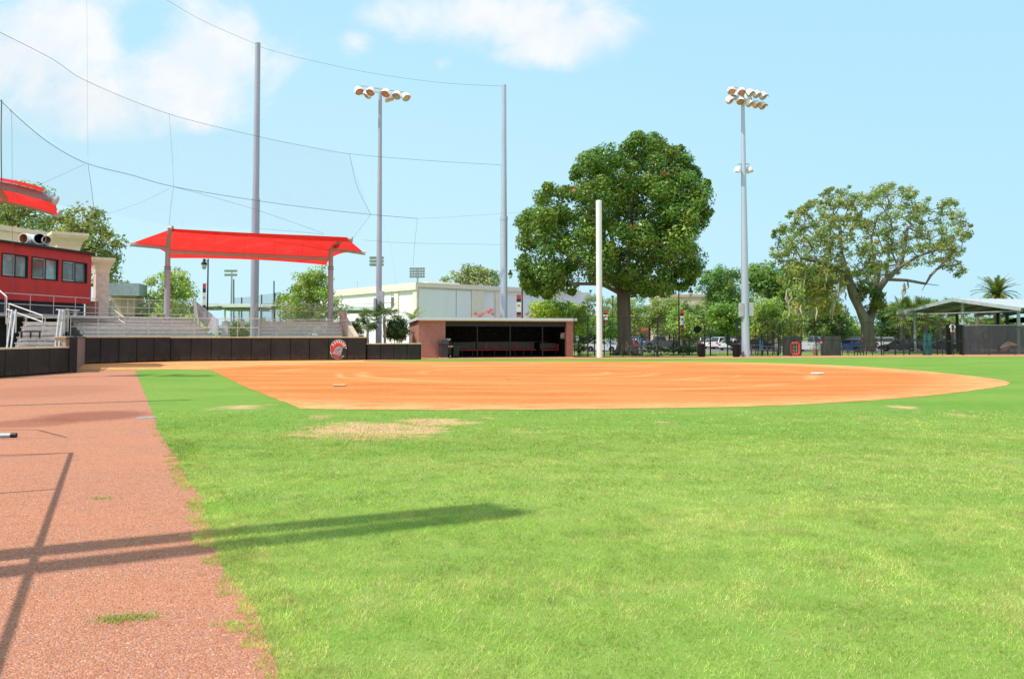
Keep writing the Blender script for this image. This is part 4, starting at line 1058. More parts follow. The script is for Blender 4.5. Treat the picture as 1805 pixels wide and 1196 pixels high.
def floodpole(label, px, D, pytop, rb, rt, lamps, arms, group, extra=None, boxes=None, size=.68):
    t = thing('floodlight_pole', label, 'light pole', (XAT(px, D), D, tz(D)), 0, group); x = t.location.x
    zt_ = W(px, pytop, D).z
    MB().tube([(x, D, tz(D)), (x, D, zt_ * .35), (x, D, zt_)], [rb, rb * .72 + rt * .28, rt], 14).build('pole', polepaint if px < 900 else lightgrey, t, world=True, smooth=True)
    for zz in (zt_ * .22, zt_ * .62): MB().tube([(x, D, zz - .12), (x, D, zz + .12)], rb * .82 if zz < 8 else rt * 1.35, 14).build('collar', galv, t, world=True, smooth=True)
    for (xa, ya, Da, xb, yb, Db) in arms: MB().bar(W(xa, ya, Da), W(xb, yb, Db), .09).build('crossarm', galv, t, world=True)
    for (lx, ly, lD, aim, ln) in lamps: lamp(t, W(lx, ly, lD), aim, size, ln)
    if boxes:
        for bx, by, bw, bh in boxes:
            c = W(bx, by, D - .1); MB().box(c, (bw, .35, bh)).build('ballast_box', mat('ballast_grey', (.42, .44, .5), .5), t, world=True, bevel=.01)
    if extra: extra(t)
    return t
g = 'floodlight poles around the field'
A1 = (-.1, -.74, -.66); A2 = (.38, -.64, -.66); A3 = (-.5, -.5, -.7); A4 = (.3, .3, -.9)
DA = 60
floodpole('mast of the seven-lamp floodlight cluster behind the low padded wall', 667.5, DA, 161, .24, .13,
          [(632.5, 160, DA - .4, A2, amber), (653.5, 161.5, DA - .6, A1, amber), (680, 164, DA - .6, A1, amber), (699.5, 168, DA - .5, A1, lensgrey), (715.5, 171, DA - .3, A2, lensgrey), (648, 167, DA + .5, A3, amber), (685, 172, DA + .5, A4, amber)],
          [(632, 151, DA - .2, 671, 157, DA), (671, 157, DA, 716, 163.5, DA + .2), (655, 161, DA, 690, 166, DA)], g,
          boxes=[(672, 533, .42, 1.7), (661, 539, .18, 1.2)])
DB = 58
def low_lamps(t):
    for lx, s in ((1300, -1), (1321, 1)):
        lamp(t, W(lx, 300, DB + .2 * s), (.35 * s, .2 * s, -.9), .5, lensgrey)
        MB().bar(W(1312, 288, DB), W(lx, 290, DB + .2 * s), .06).build('bracket', galv, t, world=True)
floodpole('tall pale mast of the twelve-lamp floodlight at the right fence', 1314, DB, 158, .30, .12,
          [(1289.5, 160, DB - .5, A1, amber), (1307, 161.5, DB - .4, A1, amber), (1322, 164, DB - .3, A2, lensgrey), (1333.5, 166.5, DB - .2, A2, lensgrey), (1345, 169.5, DB, A2, lensgrey),
           (1286.5, 176.5, DB - .5, A2, amber), (1305, 178, DB - .4, A1, amber), (1321, 182, DB - .2, A2, amber), (1333, 184, DB, A2, amber), (1344, 186.5, DB + .2, A2, amber), (1296, 169, DB + .6, A3, lensgrey), (1318, 173, DB + .6, A4, lensgrey)],
          [(1286, 152, DB - .3, 1347, 166, DB + .3), (1284, 170, DB - .3, 1347, 182, DB + .3)], g, low_lamps,
          boxes=[(1306.5, 546, .3, 1.0), (1323.5, 545, .3, 1.0)], size=.60)
# a third mast stands left of the frame; its shadow lies across the track and turf
fp = copy_tree(bpy.data.objects['floodlight_pole']); fp.location = (-14.0 - 12.4 * SUNH.x, 31.6 - 12.4 * SUNH.y, 0)
fp['label'] = 'floodlight mast off the left edge whose lamp shadow falls on the turf'

# ================================================================ steel net poles, foul pole
g2 = 'tall steel net poles'
t = thing('net_pole', 'tall mauve net pole rising behind the gap in the bleachers', 'pole', (XAT(448, 60.5), 60.5, 0), 0, g2)
zt_ = W(452, 76, 60.5).z; x = t.location.x
MB().tube([(x, 60.5, 0), (x, 60.5, W(0, 350, 60.5).z)], .30, 18).build('lower_tube', polepaint, t, world=True, smooth=True)
MB().tube([(x, 60.5, W(0, 350, 60.5).z), (x, 60.5, zt_)], [.25, .20], 18).build('upper_tube', polepaint, t, world=True, smooth=True)
st = MB()
for i in range(46): st.box((x + .17, 60.5 - .22, 2.6 + i * .42), (.05, .05, .05))
st.build('pegs', galv, t, world=True); bpy.context.view_layer.update()
t = thing('net_pole', 'blue-grey net pole standing behind the dugout left of the big tree', 'pole', (XAT(888, 64), 64, tz(64)), 0, g2)
zt_ = W(889, 150, 64).z; x = t.location.x
MB().tube([(x, 64, tz(64)), (x, 64, W(0, 385, 64).z)], .29, 18).build('lower_tube', lightgrey, t, world=True, smooth=True)
MB().tube([(x, 64, W(0, 385, 64).z), (x, 64, zt_)], [.24, .19], 18).build('upper_tube', lightgrey, t, world=True, smooth=True)
MB().tube([(x, 64, W(0, 388, 64).z), (x, 64, W(0, 382, 64).z)], .31, 18).build('collar', lightgrey, t, world=True, smooth=True)
t = thing('foul_pole', 'thick white foul pole in front of the big tree', 'pole', (XAT(1056.5, 56.6), 56.6, 0))
MB().tube([(t.location.x, 56.6, 0), (t.location.x, 56.6, W(0, 355, 56.6).z)], .21, 20).build('pole', white, t, world=True, smooth=True)
MB().lathe([(.21, 0), (.19, .06), (.1, .09)], (t.location.x, 56.6, W(0, 355, 56.6).z), 20).build('cap', white, t, world=True, smooth=True)
# twin poles added, and a slim pole, unseen at left, to throw the long shadows
zh = math.tan(SEL)
def shadow_pole(name, label, tip, L, r_, cat='pole', lean=0):
    b0 = Vector((tip.x - SUNH.x * L, tip.y - SUNH.y * L, 0))
    t = thing(name, label, cat, b0); MB().tube([(SUNH.y * lean, -SUNH.x * lean, 0), (0, 0, L * zh)], r_, 16).build('pole', galv, t, smooth=True)
shadow_pole('unseen_pole', 'thick pole off the left edge casting the upper long shadow band', G(858, 893), 9.2, .165)
shadow_pole('unseen_pole', 'thick pole off the left edge casting the lower long shadow band', G(905, 903), 9.6, .165, lean=.42)
shadow_pole('net_pole', 'slim pole off the left edge casting the thin shadow by the infield', G(330, 704.5), 9.0, .11)
# batting cage frame just left of the frame, one foot reaching in
p1 = G(126, 798); p2 = G(-45, 1290); hh = 2.4; of = Vector((SUNH.x, SUNH.y, 0)) * (hh / zh)
q1, q2 = p1 - of, p2 - of
t = thing('cage_frame', 'steel practice cage frame whose blue-grey foot bar enters at left', 'cage', (q1.x, q1.y, 0))
cg = mat('cage_tube', (.36, .46, .55), .4, .3)
up = Vector((0, 0, hh))
MB().tube([q1 + up, q2 + up], .027, 8).build('top_bar', cg, t, world=True, smooth=True)
for k in range(4):
    q = q1.lerp(q2, k / 3); MB().tube([q, q + up], .026, 8).build('post', cg, t, world=True, smooth=True)
e = (q1 - q2).normalized(); s_ = Vector((-e.y, e.x, 0))
MB().tube([q1 + up, q1 + up * .93 + s_ * 1.8 + e * .4], .03, 8).build('brace', cg, t, world=True, smooth=True)
fa = G(-60, 772.5); fb = G(29, 771); fa.z = fb.z = .04
MB().tube([fa, fb - (fb - fa).normalized() * .07], .033, 10).build('foot_bar', mat('foot_blue', (.36, .50, .62), .35, .2), t, world=True, smooth=True)
MB().tube([fb - (fb - fa).normalized() * .08, fb], .038, 10).build('end_cap', black, t, world=True, smooth=True)
k1 = G(70, 760); k2 = G(120, 772)
fr2 = [Vector((p.x, p.y, 0)) - of + up for p in (G(-30, 758), G(68, 758), G(118, 771), G(-30, 775))]
MB().tube(fr2, .028, 6).build('side_arm', cg, t, world=True, smooth=True)

# ================================================================ backstop netting hung on cables
def DN(px): return 36 + (55 - 36) * px / 450 if px < 450 else 55 + (64 - 55) * (px - 450) / 438
cab = mat('cable_dark', (.07, .075, .09), .5); netting = mesh_mat('net_twine', (.34, .46, .66), .045, .0013, False)
fold = mesh_mat('net_folded', (.30, .40, .62), .045, .0011, False, extra=.07)
netT = thing('backstop_net', 'high protective netting hung on dark cables across the left sky', 'net', (XAT(448, 55), 55, 12))
def cable(pts, r_=.016, n=8):
    P_ = [W(px, py, DN(px)) for px, py in (catmull(pts, n) if len(pts) > 2 else pts)]
    MB().tube(P_, r_ * .78, 5).build('cable', cab, netT, world=True, smooth=True); return P_
cable([(290, -2), (360, 38), (452, 78)], .012); cable([(456, 82), (520, 100), (650, 128), (780, 146), (888, 152)], .012)
c2 = cable([(-30, 40), (0, 57), (90, 103), (153, 143), (295, 200), (453, 240), (540, 258), (616, 271), (740, 282), (886, 291)], .015)
c3 = cable([(-14, 168), (0, 177), (40, 214), (90, 254), (153, 288), (230, 308), (306, 329), (450, 353), (560, 368), (654, 378), (736, 385)], .02)
cable([(736, 385), (800, 382), (930, 373)], .008); cable([(306, 329), (440, 366), (570, 411)], .011); cable([(654, 378), (622, 420)], .011)
cable([(640, 423), (720, 428), (886, 431)], .010); cable([(456, 403), (520, 408), (572, 413)], .01)
cable([(153, 0), (154, 140), (155, 275)], .005); cable([(155, 290), (161, 330), (166, 372)], .014); cable([(298, 200), (304, 280), (306, 328)], .008)
cable([(306, 330), (301, 365), (298, 398)], .010); cable([(616, 271), (630, 330), (654, 378)], .014); cable([(736, 385), (732, 420), (728, 470)], .010)
cable([(3, 176), (2, 240), (3, 330)], .03); cable([(18, 198), (21, 225), (22, 520)], .008); cable([(150, 289), (100, 312), (60, 330)], .007)
cable([(300, 332), (245, 358), (180, 380)], .006); cable([(668, 372), (690, 440), (700, 520)], .003)
def netpanel(top, bot, m):
    b = MB(); ta = catmull(top, 8); ba = catmull(bot, 8); n = min(len(ta), len(ba))
    tp = [W(*q, DN(q[0])) for q in ta]; bp = [W(*q, DN(q[0])) for q in ba]
    acc = 0
    for i in range(n - 1):
        L = (Vector(tp[i + 1].xy) - Vector(tp[i].xy)).length
        b.uv[len(b.f)] = [(acc, bp[i].z), (acc + L, bp[i + 1].z), (acc + L, tp[i + 1].z), (acc, tp[i].z)]
        b.poly(bp[i], bp[i + 1], tp[i + 1], tp[i]); acc += L
    b.build('net_panel', m, netT, world=True)
netpanel([(0, 57), (153, 143), (295, 200), (453, 240), (616, 271)], [(0, 177), (153, 288), (306, 329), (450, 353), (654, 378)], netting)
netpanel([(0, 180), (50, 224), (100, 262), (153, 289)], [(0, 330), (50, 350), (100, 360), (166, 372)], fold)
netpanel([(155, 290), (306, 330)], [(166, 372), (298, 398)], netting)
netpanel([(306, 330), (450, 353), (654, 378)], [(298, 398), (450, 403), (622, 420)], netting)
netpanel([(454, 242), (540, 259), (616, 271)], [(452, 352), (560, 368), (652, 377)], netting)
# ================================================================ trees and plants
leafm = leaf_mat('leaf', .34, .42)
bark = mat('bark_grey', (.13, .105, .085), .95, 0, .3, 3, bump=.6, streak=True)
barkpale = mat('bark_pale', (.30, .25, .21), .95, 0, .28, 2.5, bump=.6, streak=True)
barkdark = mat('bark_dark', (.085, .065, .05), .95, 0, .3, 3, bump=.4)

def leaf_mesh(name, clumps, n_per, size, base, seed, var=.35, hue=.12, flat=.5, parent=None, off=(0, 0, 0), aspect=.5, droop=0.0, shell=.45):
    """clumps: list of (centre, radii); every leaf is a small bent-free diamond with its own tint"""
    r = np.random.default_rng(seed); Vs = []; Cs = []
    off = np.array(off)
    for c, rad in clumps:
        n = max(4, int(n_per * r.uniform(.7, 1.3)))
        d = r.normal(size=(n, 3)); d /= np.linalg.norm(d, axis=1)[:, None]
        t = r.random((n, 1)) ** shell
        p = d * t * np.array(rad) + np.array(c) - off
        nrm = d * .95 + r.normal(size=(n, 3)) * .45 + np.array([0, 0, flat]); nrm /= np.linalg.norm(nrm, axis=1)[:, None]
        a = r.normal(size=(n, 3)) + np.array([0, 0, -droop]); a -= nrm * (a * nrm).sum(1)[:, None]; a /= np.linalg.norm(a, axis=1)[:, None] + 1e-9
        b = np.cross(nrm, a); s = size * r.uniform(.6, 1.3, (n, 1))
        v = np.stack([p - a * s * .5, p + b * s * aspect * .5, p + a * s * .5, p - b * s * aspect * .5], 1)
        Vs.append(v.reshape(-1, 3))
        cl = 1 + (r.random() - .5) * 2 * var * .6; yl = (r.random() - .5) * 2 * hue
        k = cl * (1 + (r.random((n, 1)) - .5) * 2 * var)
        col = np.array(base)[None] * k; col = col * np.array([1 + yl * 1.6, 1 + yl * .3, 1 - yl])
        Cs.append(np.clip(col, .003, .9))
    o = numpy_mesh(name, np.concatenate(Vs), 4, np.concatenate(Cs), leafm)
    if parent is not None: o.parent = parent
    return o

def skeleton(b, start, targets, jitter=.25, seg=1.0, rtip=.03, expo=.42, seed=1, lean_up=.15):
    """start: list of (point, parent index) for trunk and main limbs; every target is tied to the nearest limb"""
    r = random.Random(seed); P = [Vector(p) for p, _ in start]; par = [k for _, k in start]
    order = sorted(targets, key=lambda q: min((Vector(q) - p).length for p in P))
    first = min(2, len(P) - 1)
    for q in order:
        q = Vector(q); best = None; bd = 1e9
        for i in range(first, len(P)):
            d = (q - P[i]).length + max(0, P[i].z - q.z) * 1.2
            if d < bd: bd = d; best = i
        n = max(1, int((q - P[best]).length / seg)); a = P[best]; last = best
        for j in range(1, n + 1):
            t = j / n; p = a.lerp(q, t)
            p.z += lean_up * (q - a).length * math.sin(math.pi * t) * .5
            if j < n: p += Vector((r.uniform(-1, 1), r.uniform(-1, 1), r.uniform(-1, 1))) * jitter * seg
            P.append(p); par.append(last); last = len(P) - 1
    cnt = [0.0] * len(P); ch = [[] for _ in P]
    for i, k in enumerate(par):
        if k >= 0: ch[k].append(i)
    def count(i):
        st = [(i, False)]
        while st:
            j, done = st.pop()
            if done: cnt[j] = sum(cnt[c] for c in ch[j]) or 1.0
            else:
                st.append((j, True)); st += [(c, False) for c in ch[j]]
    count(0)
    rad = [rtip * c ** expo for c in cnt]
    return P, par, rad, ch
def branch_mesh(P, par, rad, ch, trunk_r=None, sides=7, flare=1.0, ease=.8):
    b = MB(); n0 = cntmax = max(rad)
    k = (trunk_r / rad[0]) if trunk_r else 1.0
    rr = [max(.012, x * (k if True else 1)) for x in rad]
    if trunk_r:      # ease the scale from the trunk to the twigs
        rr = [max(.014, x * (1 + (k - 1) * min(1, (x / rad[0])) ** ease)) for x in rad]
    used = set()
    for i in range(len(P)):
        for c in ch[i]:
            if c in used: continue
            chain = [i, c]; used.add(c)
            while ch[chain[-1]]:
                nx = max(ch[chain[-1]], key=lambda q: rad[q])
                if nx in used: break
                chain.append(nx); used.add(nx)
            pts = [P[q] for q in chain]; rs = [rr[q] for q in chain]
            rs[0] = min(rs[0], rs[1] * 1.25)
            if i == 0: rs[0] = rr[0] * flare
            b.tube(pts, rs, sides if rs[0] > .08 else 4, cap=False)
    return b

def inpoly(x, y, poly):
    c = False; n = len(poly)
    for i in range(n):
        x0, y0 = poly[i]; x1, y1 = poly[(i + 1) % n]
        if (y0 > y) != (y1 > y) and x < (x1 - x0) * (y - y0) / (y1 - y0) + x0: c = not c
    return c
def poly_clumps(poly, D, n, rmin, rmax, depth, seed, inset=.0):
    """clump centres filling a crown whose silhouette is known; depth follows the local half width"""
    r = random.Random(seed); xs = [p[0] for p in poly]; ys = [p[1] for p in poly]
    cx = sum(xs) / len(xs); cy = sum(ys) / len(ys); hw = (max(xs) - min(xs)) / 2; hh = (max(ys) - min(ys)) / 2
    out = []; tries = 0
    while len(out) < n and tries < 60000:
        tries += 1
        x = r.uniform(min(xs), max(xs)); y = r.uniform(min(ys), max(ys)); rad = r.uniform(rmin, rmax); ok = False
        for rad in (rad, rad * .7, rad * .5):
            m = rad / D * F * .8
            if all(inpoly(x + dx * m, y + dy * m, poly) for dx, dy in ((1, 0), (-1, 0), (0, 1), (0, -1), (0, 0))): ok = True; break
        if not ok: continue
        q = math.hypot((x - cx) / hw, (y - cy) / hh); dep = depth * math.sqrt(max(.05, 1 - min(1, q) ** 2))
        s = r.uniform(-1, 1); s = math.copysign(abs(s) ** .6, s)
        p = W(x, y, D + s * dep); out.append((tuple(p), (rad, rad, rad * .8)))
    return out

# ---- the big broad tree on the fence line
T1D = 66.5; t1b = Vector((XAT(1102, T1D), T1D, tz(T1D)))
poly1 = [(890, 408), (905, 392), (916, 378), (938, 358), (942, 330), (962, 316), (988, 324), (1000, 322), (1006, 296), (1022, 272), (1048, 258), (1076, 246), (1098, 244), (1106, 230), (1135, 226), (1162, 231), (1182, 252), (1206, 254), (1218, 272), (1228, 292), (1240, 308), (1254, 326), (1264, 355), (1254, 386), (1250, 404), (1222, 428), (1256, 455), (1244, 474), (1222, 504), (1190, 526), (1150, 532), (1118, 528), (1092, 512), (1062, 512), (1030, 500), (1018, 518), (988, 528), (955, 532), (926, 516), (912, 492), (908, 460), (922, 450), (902, 432)]
cl1 = poly_clumps(poly1, T1D, 330, .7, 1.55, 6.8, 3)
t = thing('broadleaf_tree', 'huge dark green broad-crowned tree standing at the fence by the white pole', 'tree', t1b)
w = lambda px, py, D: tuple(W(px, py, D))
st1 = [(tuple(t1b), -1), (w(1100, 590, T1D), 0), (w(1100, 548, T1D), 1), (w(1099, 520, T1D), 2), (w(1075, 490, T1D - 1), 3), (w(1035, 470, T1D - 2), 4), (w(985, 440, T1D - 2.5), 5),
       (w(1105, 480, T1D + .5), 3), (w(1112, 420, T1D), 7), (w(1115, 340, T1D), 8), (w(1135, 480, T1D + 1), 3), (w(1175, 440, T1D + 2), 10), (w(1205, 400, T1D + 2), 11),
       (w(1088, 450, T1D + 2), 3), (w(1065, 380, T1D + 3), 13), (w(1060, 500, T1D - 3), 3), (w(1010, 500, T1D - 4), 15), (w(1150, 500, T1D - 3), 3)]
P, par, rad, ch = skeleton(None, st1, [c for c, _ in cl1], .2, 1.1, .03, .45, 2)
tr_ = branch_mesh(P, par, rad, ch, .56, 12, 1.2)
for k in range(9):      # buttress roots
    a = k * .7; d = Vector((math.cos(a), math.sin(a), 0))
    tr_.tube([t1b + d * .35 + Vector((0, 0, 1.5)), t1b + d * .62 + Vector((0, 0, .5)), t1b + d * 1.35 + Vector((0, 0, .02))], [.2, .22, .08], 6)
tr_.build('trunk', bark, t, world=True, smooth=True)
leaf_mesh('crown', cl1, 300, .30, (.14, .24, .035), 5, .32, .13, .35, t, t1b, .5, 0, .33).data.materials[0] = leaf_mat('leaf_glossy', .24, .34)
brown = [(w(1170, 306, T1D - 6), (.35, .3, .25)), (w(1115, 402, T1D - 6.5), (.4, .3, .3)), (w(1012, 335, T1D - 5), (.35, .3, .3))]
leaf_mesh('dead_leaves', brown, 26, .26, (.30, .13, .06), 6, .3, .1, .3, t, t1b)

# ---- the tall open tree hung with moss, right of the light pole
T2D = 90; t2b = base(1530, T2D)
poly2 = [(1352, 455), (1362, 400), (1376, 388), (1402, 362), (1442, 346), (1452, 330), (1482, 324), (1530, 326), (1562, 318), (1602, 321), (1624, 342), (1652, 346), (1692, 348), (1706, 378), (1718, 405), (1704, 440), (1690, 455), (1712, 485), (1698, 496), (1662, 478), (1625, 468), (1592, 482), (1562, 498), (1535, 506), (1500, 505), (1462, 512), (1432, 530), (1395, 520), (1362, 490)]
cl2 = poly_clumps(poly2, T2D, 560, .4, .95, 7.8, 8)
t = thing('oak_tree', 'tall open oak with pale forked trunk and gray hanging moss', 'tree', t2b)
st2 = [(tuple(t2b), -1), (w(1530, 595, T2D), 0), (w(1529, 572, T2D), 1), (w(1516, 545, T2D - .5), 2), (w(1504, 521, T2D - .5), 3), (w(1494, 485, T2D - 1), 4), (w(1483, 445, T2D - 1), 5), (w(1450, 462, T2D - 2), 5), (w(1412, 455, T2D - 3), 7),
       (w(1541, 540, T2D + .5), 2), (w(1546, 512, T2D), 9), (w(1562, 492, T2D - 1), 10), (w(1588, 470, T2D - 1.5), 11), (w(1618, 452, T2D - 2), 12), (w(1655, 438, T2D - 2), 13), (w(1541, 470, T2D + 1), 10), (w(1536, 420, T2D + 1), 15),
       (w(1480, 400, T2D + 1), 6), (w(1568, 430, T2D - 2), 11), (w(1600, 400, T2D), 12), (w(1552, 460, T2D + 3), 10), (w(1450, 400, T2D), 17), (w(1600, 494, T2D - 2), 11), (w(1632, 500, T2D - 2.5), 22)]
P, par, rad, ch = skeleton(None, st2, [c for c, _ in cl2] + [w(1655, 503, T2D - 3), w(1640, 486, T2D - 3), w(1625, 512, T2D - 2), w(1600, 505, T2D - 2)], .28, 1.2, .03, .44, 4)
tr_ = branch_mesh(P, par, rad, ch, .72, 12, 1.12, .9); tr_.build('trunk', mat('bark_oak', (.19, .155, .13), .95, 0, .35, 2.5, bump=.7, streak=True), t, world=True, smooth=True)
leaf_mesh('crown', cl2, 60, .30, (.255, .305, .09), 9, .40, .16, .35, t, t2b, .5)
leaf_mesh('lower_foliage', [(w(1400 + 75 * rng.random(), 470 + 80 * rng.random(), T2D - 2 + 5 * rng.random()), (1.2, 1.2, 1)) for _ in range(70)], 110, .38, (.50, .50, .16), 10, .35, .2, .3, t, t2b)
leaf_mesh('fork_ferns', [(w(1505 + 45 * rng.random(), 505 + 45 * rng.random(), T2D - .8 + rng.random()), (.9, .8, .8)) for _ in range(16)], 60, .7, (.17, .21, .06), 11, .35, .2, -.2, t, t2b, .25, .8)
rm = random.Random(5)
for k in range(72):
    if k < 66: px, py = rm.uniform(1385, 1500), rm.uniform(470, 545)
    else: px, py = rm.uniform(1588, 1603), rm.uniform(494, 506)
    p = W(px, py, T2D + rm.uniform(-3, 2)); L = rm.uniform(.6, 2.2)
    pts = [p + Vector((rm.uniform(-.12, .12) * j, rm.uniform(-.1, .1) * j, -L * j / 3)) for j in range(4)]
    MB().tube(pts, [.07, .11, .07, .02], 4).build('moss_strand', mat('spanish_moss', (.42, .37, .28), 1, 0, .25, 6), t, world=True)

# ---- simpler trees further off
def crown_clumps(px, py, rx, ry, D, n, rad, depth, seed, gap=.0):
    r = random.Random(seed); out = []
    while len(out) < n:
        d = Vector((r.gauss(0, 1), r.gauss(0, 1), r.gauss(0, 1))).normalized() * (r.random() ** .45)
        q = r.uniform(.75, 1.25)
        out.append((tuple(W(px + d.x * rx, py + d.z * ry * -1, D + d.y * depth)), (rad * q, rad * q, rad * q * .8)))
    return out
GT = 'trees beyond the field'
def tree(name, label, px, D, pytop, pybot, halfw, col, seed, n=60, per=110, leaf=.34, rad=None, depth=None, trunk_r=.16, m=None, group=GT, lobes=None, hue=.14, flat=.35, droop=0, pbase=None):
    b = base(px if pbase is None else pbase, D); t = thing(name, label, 'tree', b, 0, group)
    cy = (pytop + pybot) / 2; ry = (pybot - pytop) / 2; k = D / F
    rad = rad or max(.35, halfw * k * .24); depth = depth or halfw * k
    cl = []
    for (lx, ly, lw, lh, fr) in (lobes or [(px, cy, halfw, ry, 1)]):
        cl += crown_clumps(lx, ly, lw - rad / k * .25, lh - rad / k * .25, D, max(4, int(n * fr)), rad, depth * lw / halfw, seed + int(lx))
    z0 = b.z; zc = W(px, pybot, D).z
    s = [(tuple(b), -1), (tuple(b.lerp(Vector((b.x, b.y, zc)), .6)), 0), ((XAT(px, D), D, zc), 1), (tuple(W(px, cy + ry * .4, D)), 2)]
    P, par, rd, ch = skeleton(None, s, [c for c, _ in cl[::2]], .2, max(.6, halfw * k * .3), .02, .45, seed)
    branch_mesh(P, par, rd, ch, trunk_r, 7, 1.2).build('trunk', m or bark, t, world=True, smooth=True)
    col = tuple(c * 1.65 for c in col); leaf_mesh('crown', cl, int(per * .85), leaf, col, seed, .42, hue, flat, t, b, .5, droop)
    return t
lime = (.33, .39, .09); mid = (.20, .28, .06); dark = (.11, .18, .045); olive = (.19, .21, .06)
tree('live_oak', 'feathery live oak rising behind the cream building and press box', 70, 66, 322, 470, 150, (.18, .205, .07), 21, 165, 75, .34, rad=.85, trunk_r=.4, depth=5, group=None,
     lobes=[(10, 370, 85, 56, .3), (70, 410, 90, 60, .3), (155, 430, 66, 72, .38), (188, 475, 30, 85, .14), (55, 345, 45, 30, .1)])
tree('young_tree', 'light young tree behind the left canopy post', 295, 64, 476, 575, 74, (.22, .28, .06), 22, 120, 100, .22, rad=.62, trunk_r=.09, lobes=[(300, 512, 48, 40, .45), (285, 548, 76, 40, .6)], group=None)
tree('young_tree', 'bright conical young tree behind the right canopy post', 548, 66, 468, 572, 66, (.17, .235, .045), 23, 130, 110, .22, rad=.62, trunk_r=.1, lobes=[(552, 500, 42, 34, .35), (550, 540, 68, 38, .65)], group=None)
tree('small_tree', 'small dark tree beyond the plant room', 222, 78, 487, 560, 18, dark, 24, 20, 70, .26, rad=.5, trunk_r=.08)
tree('sparse_oak', 'thin-topped oak showing above the white building roof at right', 832, 130, 468, 540, 46, (.16, .19, .08), 25, 46, 70, .55, rad=1.1, trunk_r=.3, lobes=[(835, 490, 44, 24, .8), (862, 492, 24, 16, .3), (832, 476, 18, 10, .12)])
tree('sparse_oak', 'small thin oak above the white building roof, left of its taller neighbour', 793, 132, 478, 545, 20, (.15, .18, .07), 26, 18, 60, .5, rad=.9, trunk_r=.25)
tree('round_tree', 'lime green round tree directly right of the dugout roof', 985, 72, 523, 600, 58, (.22, .29, .05), 27, 80, 120, .3, rad=.85, trunk_r=.14, lobes=[(965, 550, 40, 30, .5), (1010, 558, 40, 34, .5)])
tree('round_tree', 'dense bright shrub tree behind the foul pole base', 1062, 96, 552, 599, 36, (.14, .24, .035), 28, 45, 110, .28, rad=.65, trunk_r=.12)
tree('round_tree', 'wide olive-green tree seen right of the big trunk', 1145, 130, 520, 590, 66, (.17, .22, .055), 29, 110, 120, .34, rad=1.0, trunk_r=.18, lobes=[(1130, 550, 50, 34, .5), (1175, 552, 45, 32, .5), (1085, 545, 30, 28, .2)])
tree('round_tree', 'grey-green tree behind the round black sign', 1225, 134, 526, 602, 42, (.125, .19, .05), 30, 70, 110, .36, rad=1.0, trunk_r=.2, lobes=[(1215, 555, 40, 30, .5), (1235, 580, 40, 26, .5)])
tree('tall_tree', 'tall dense green tree behind the right light pole', 1278, 138, 466, 590, 52, (.10, .17, .04), 31, 170, 130, .42, rad=1.25, trunk_r=.35, lobes=[(1272, 505, 44, 40, .5), (1285, 550, 52, 48, .6)], group=GT)
tree('round_tree', 'bright green tree just left of the right light pole', 1283, 80, 530, 603, 34, (.125, .205, .04), 32, 60, 120, .32, rad=.8, trunk_r=.3, m=barkdark, lobes=[(1275, 555, 30, 24, .5), (1293, 565, 28, 34, .5)], pbase=1303)
tree('feathery_tree', 'yellow-green feathery tree right of the right light pole', 1362, 98, 513, 605, 52, (.20, .26, .055), 33, 85, 130, .3, rad=.9, trunk_r=.15, lobes=[(1355, 550, 36, 34, .5), (1385, 575, 42, 32, .5)])
tree('tall_tree', 'deep green tree behind the mossy oak on its left', 1405, 108, 455, 580, 62, (.10, .18, .04), 34, 170, 130, .44, rad=1.3, trunk_r=.3, lobes=[(1345, 495, 34, 32, .3), (1400, 510, 55, 45, .6)])
tree('dense_tree', 'dark leafy tree behind the wooden screen fence', 1462, 106, 535, 610, 46, (.085, .14, .032), 35, 70, 120, .36, rad=1.0, trunk_r=.2)
tree('dense_tree', 'dark rounded tree immediately right of the mossy oak trunk', 1566, 114, 530, 608, 30, (.075, .135, .034), 36, 65, 120, .36, rad=.95, trunk_r=.17)
for k, (px, top, hw_, D, c_, lab) in enumerate(((955, 540, 40, 120, lime, 'lime tree far behind the dugout end wall'), (1098, 532, 40, 142, olive, 'olive tree far behind the big trunk'), (1180, 536, 46, 144, (.16, .22, .06), 'soft green tree behind the bannered lamp post'), (1205, 548, 30, 118, mid, 'rounded tree directly above the pale gold suv'),
        (1252, 545, 44, 146, (.14, .21, .05), 'broad tree over the white cars'), (1318, 512, 36, 140, (.17, .23, .05), 'bright tree peeking past the right light pole'), (1338, 548, 36, 112, lime, 'low yellow-green tree right of the blue banner'),
        (1388, 545, 44, 118, olive, 'olive tree behind the left board screen'), (1428, 520, 44, 122, (.20, .24, .07), 'mossy olive tree above the silver pickup'), (1480, 548, 40, 120, mid, 'green tree above the bright blue hatchback'), (1500, 570, 40, 124, (.15, .24, .05), 'low green tree left of the mossy oak trunk'), (1590, 566, 30, 126, (.16, .26, .05), 'low bright tree left of the pavilion eave'))):
    tree('background_tree', lab, px, D, top, 604, hw_, c_, 120 + k, 70, 100, .40, rad=1.15, trunk_r=.2, lobes=[(px - hw_ * .3, (top + 604) / 2 - 4, hw_ * .7, (604 - top) / 2, .5), (px + hw_ * .35, (top + 604) / 2 + 6, hw_ * .65, (604 - top) / 2 - 4, .5)])
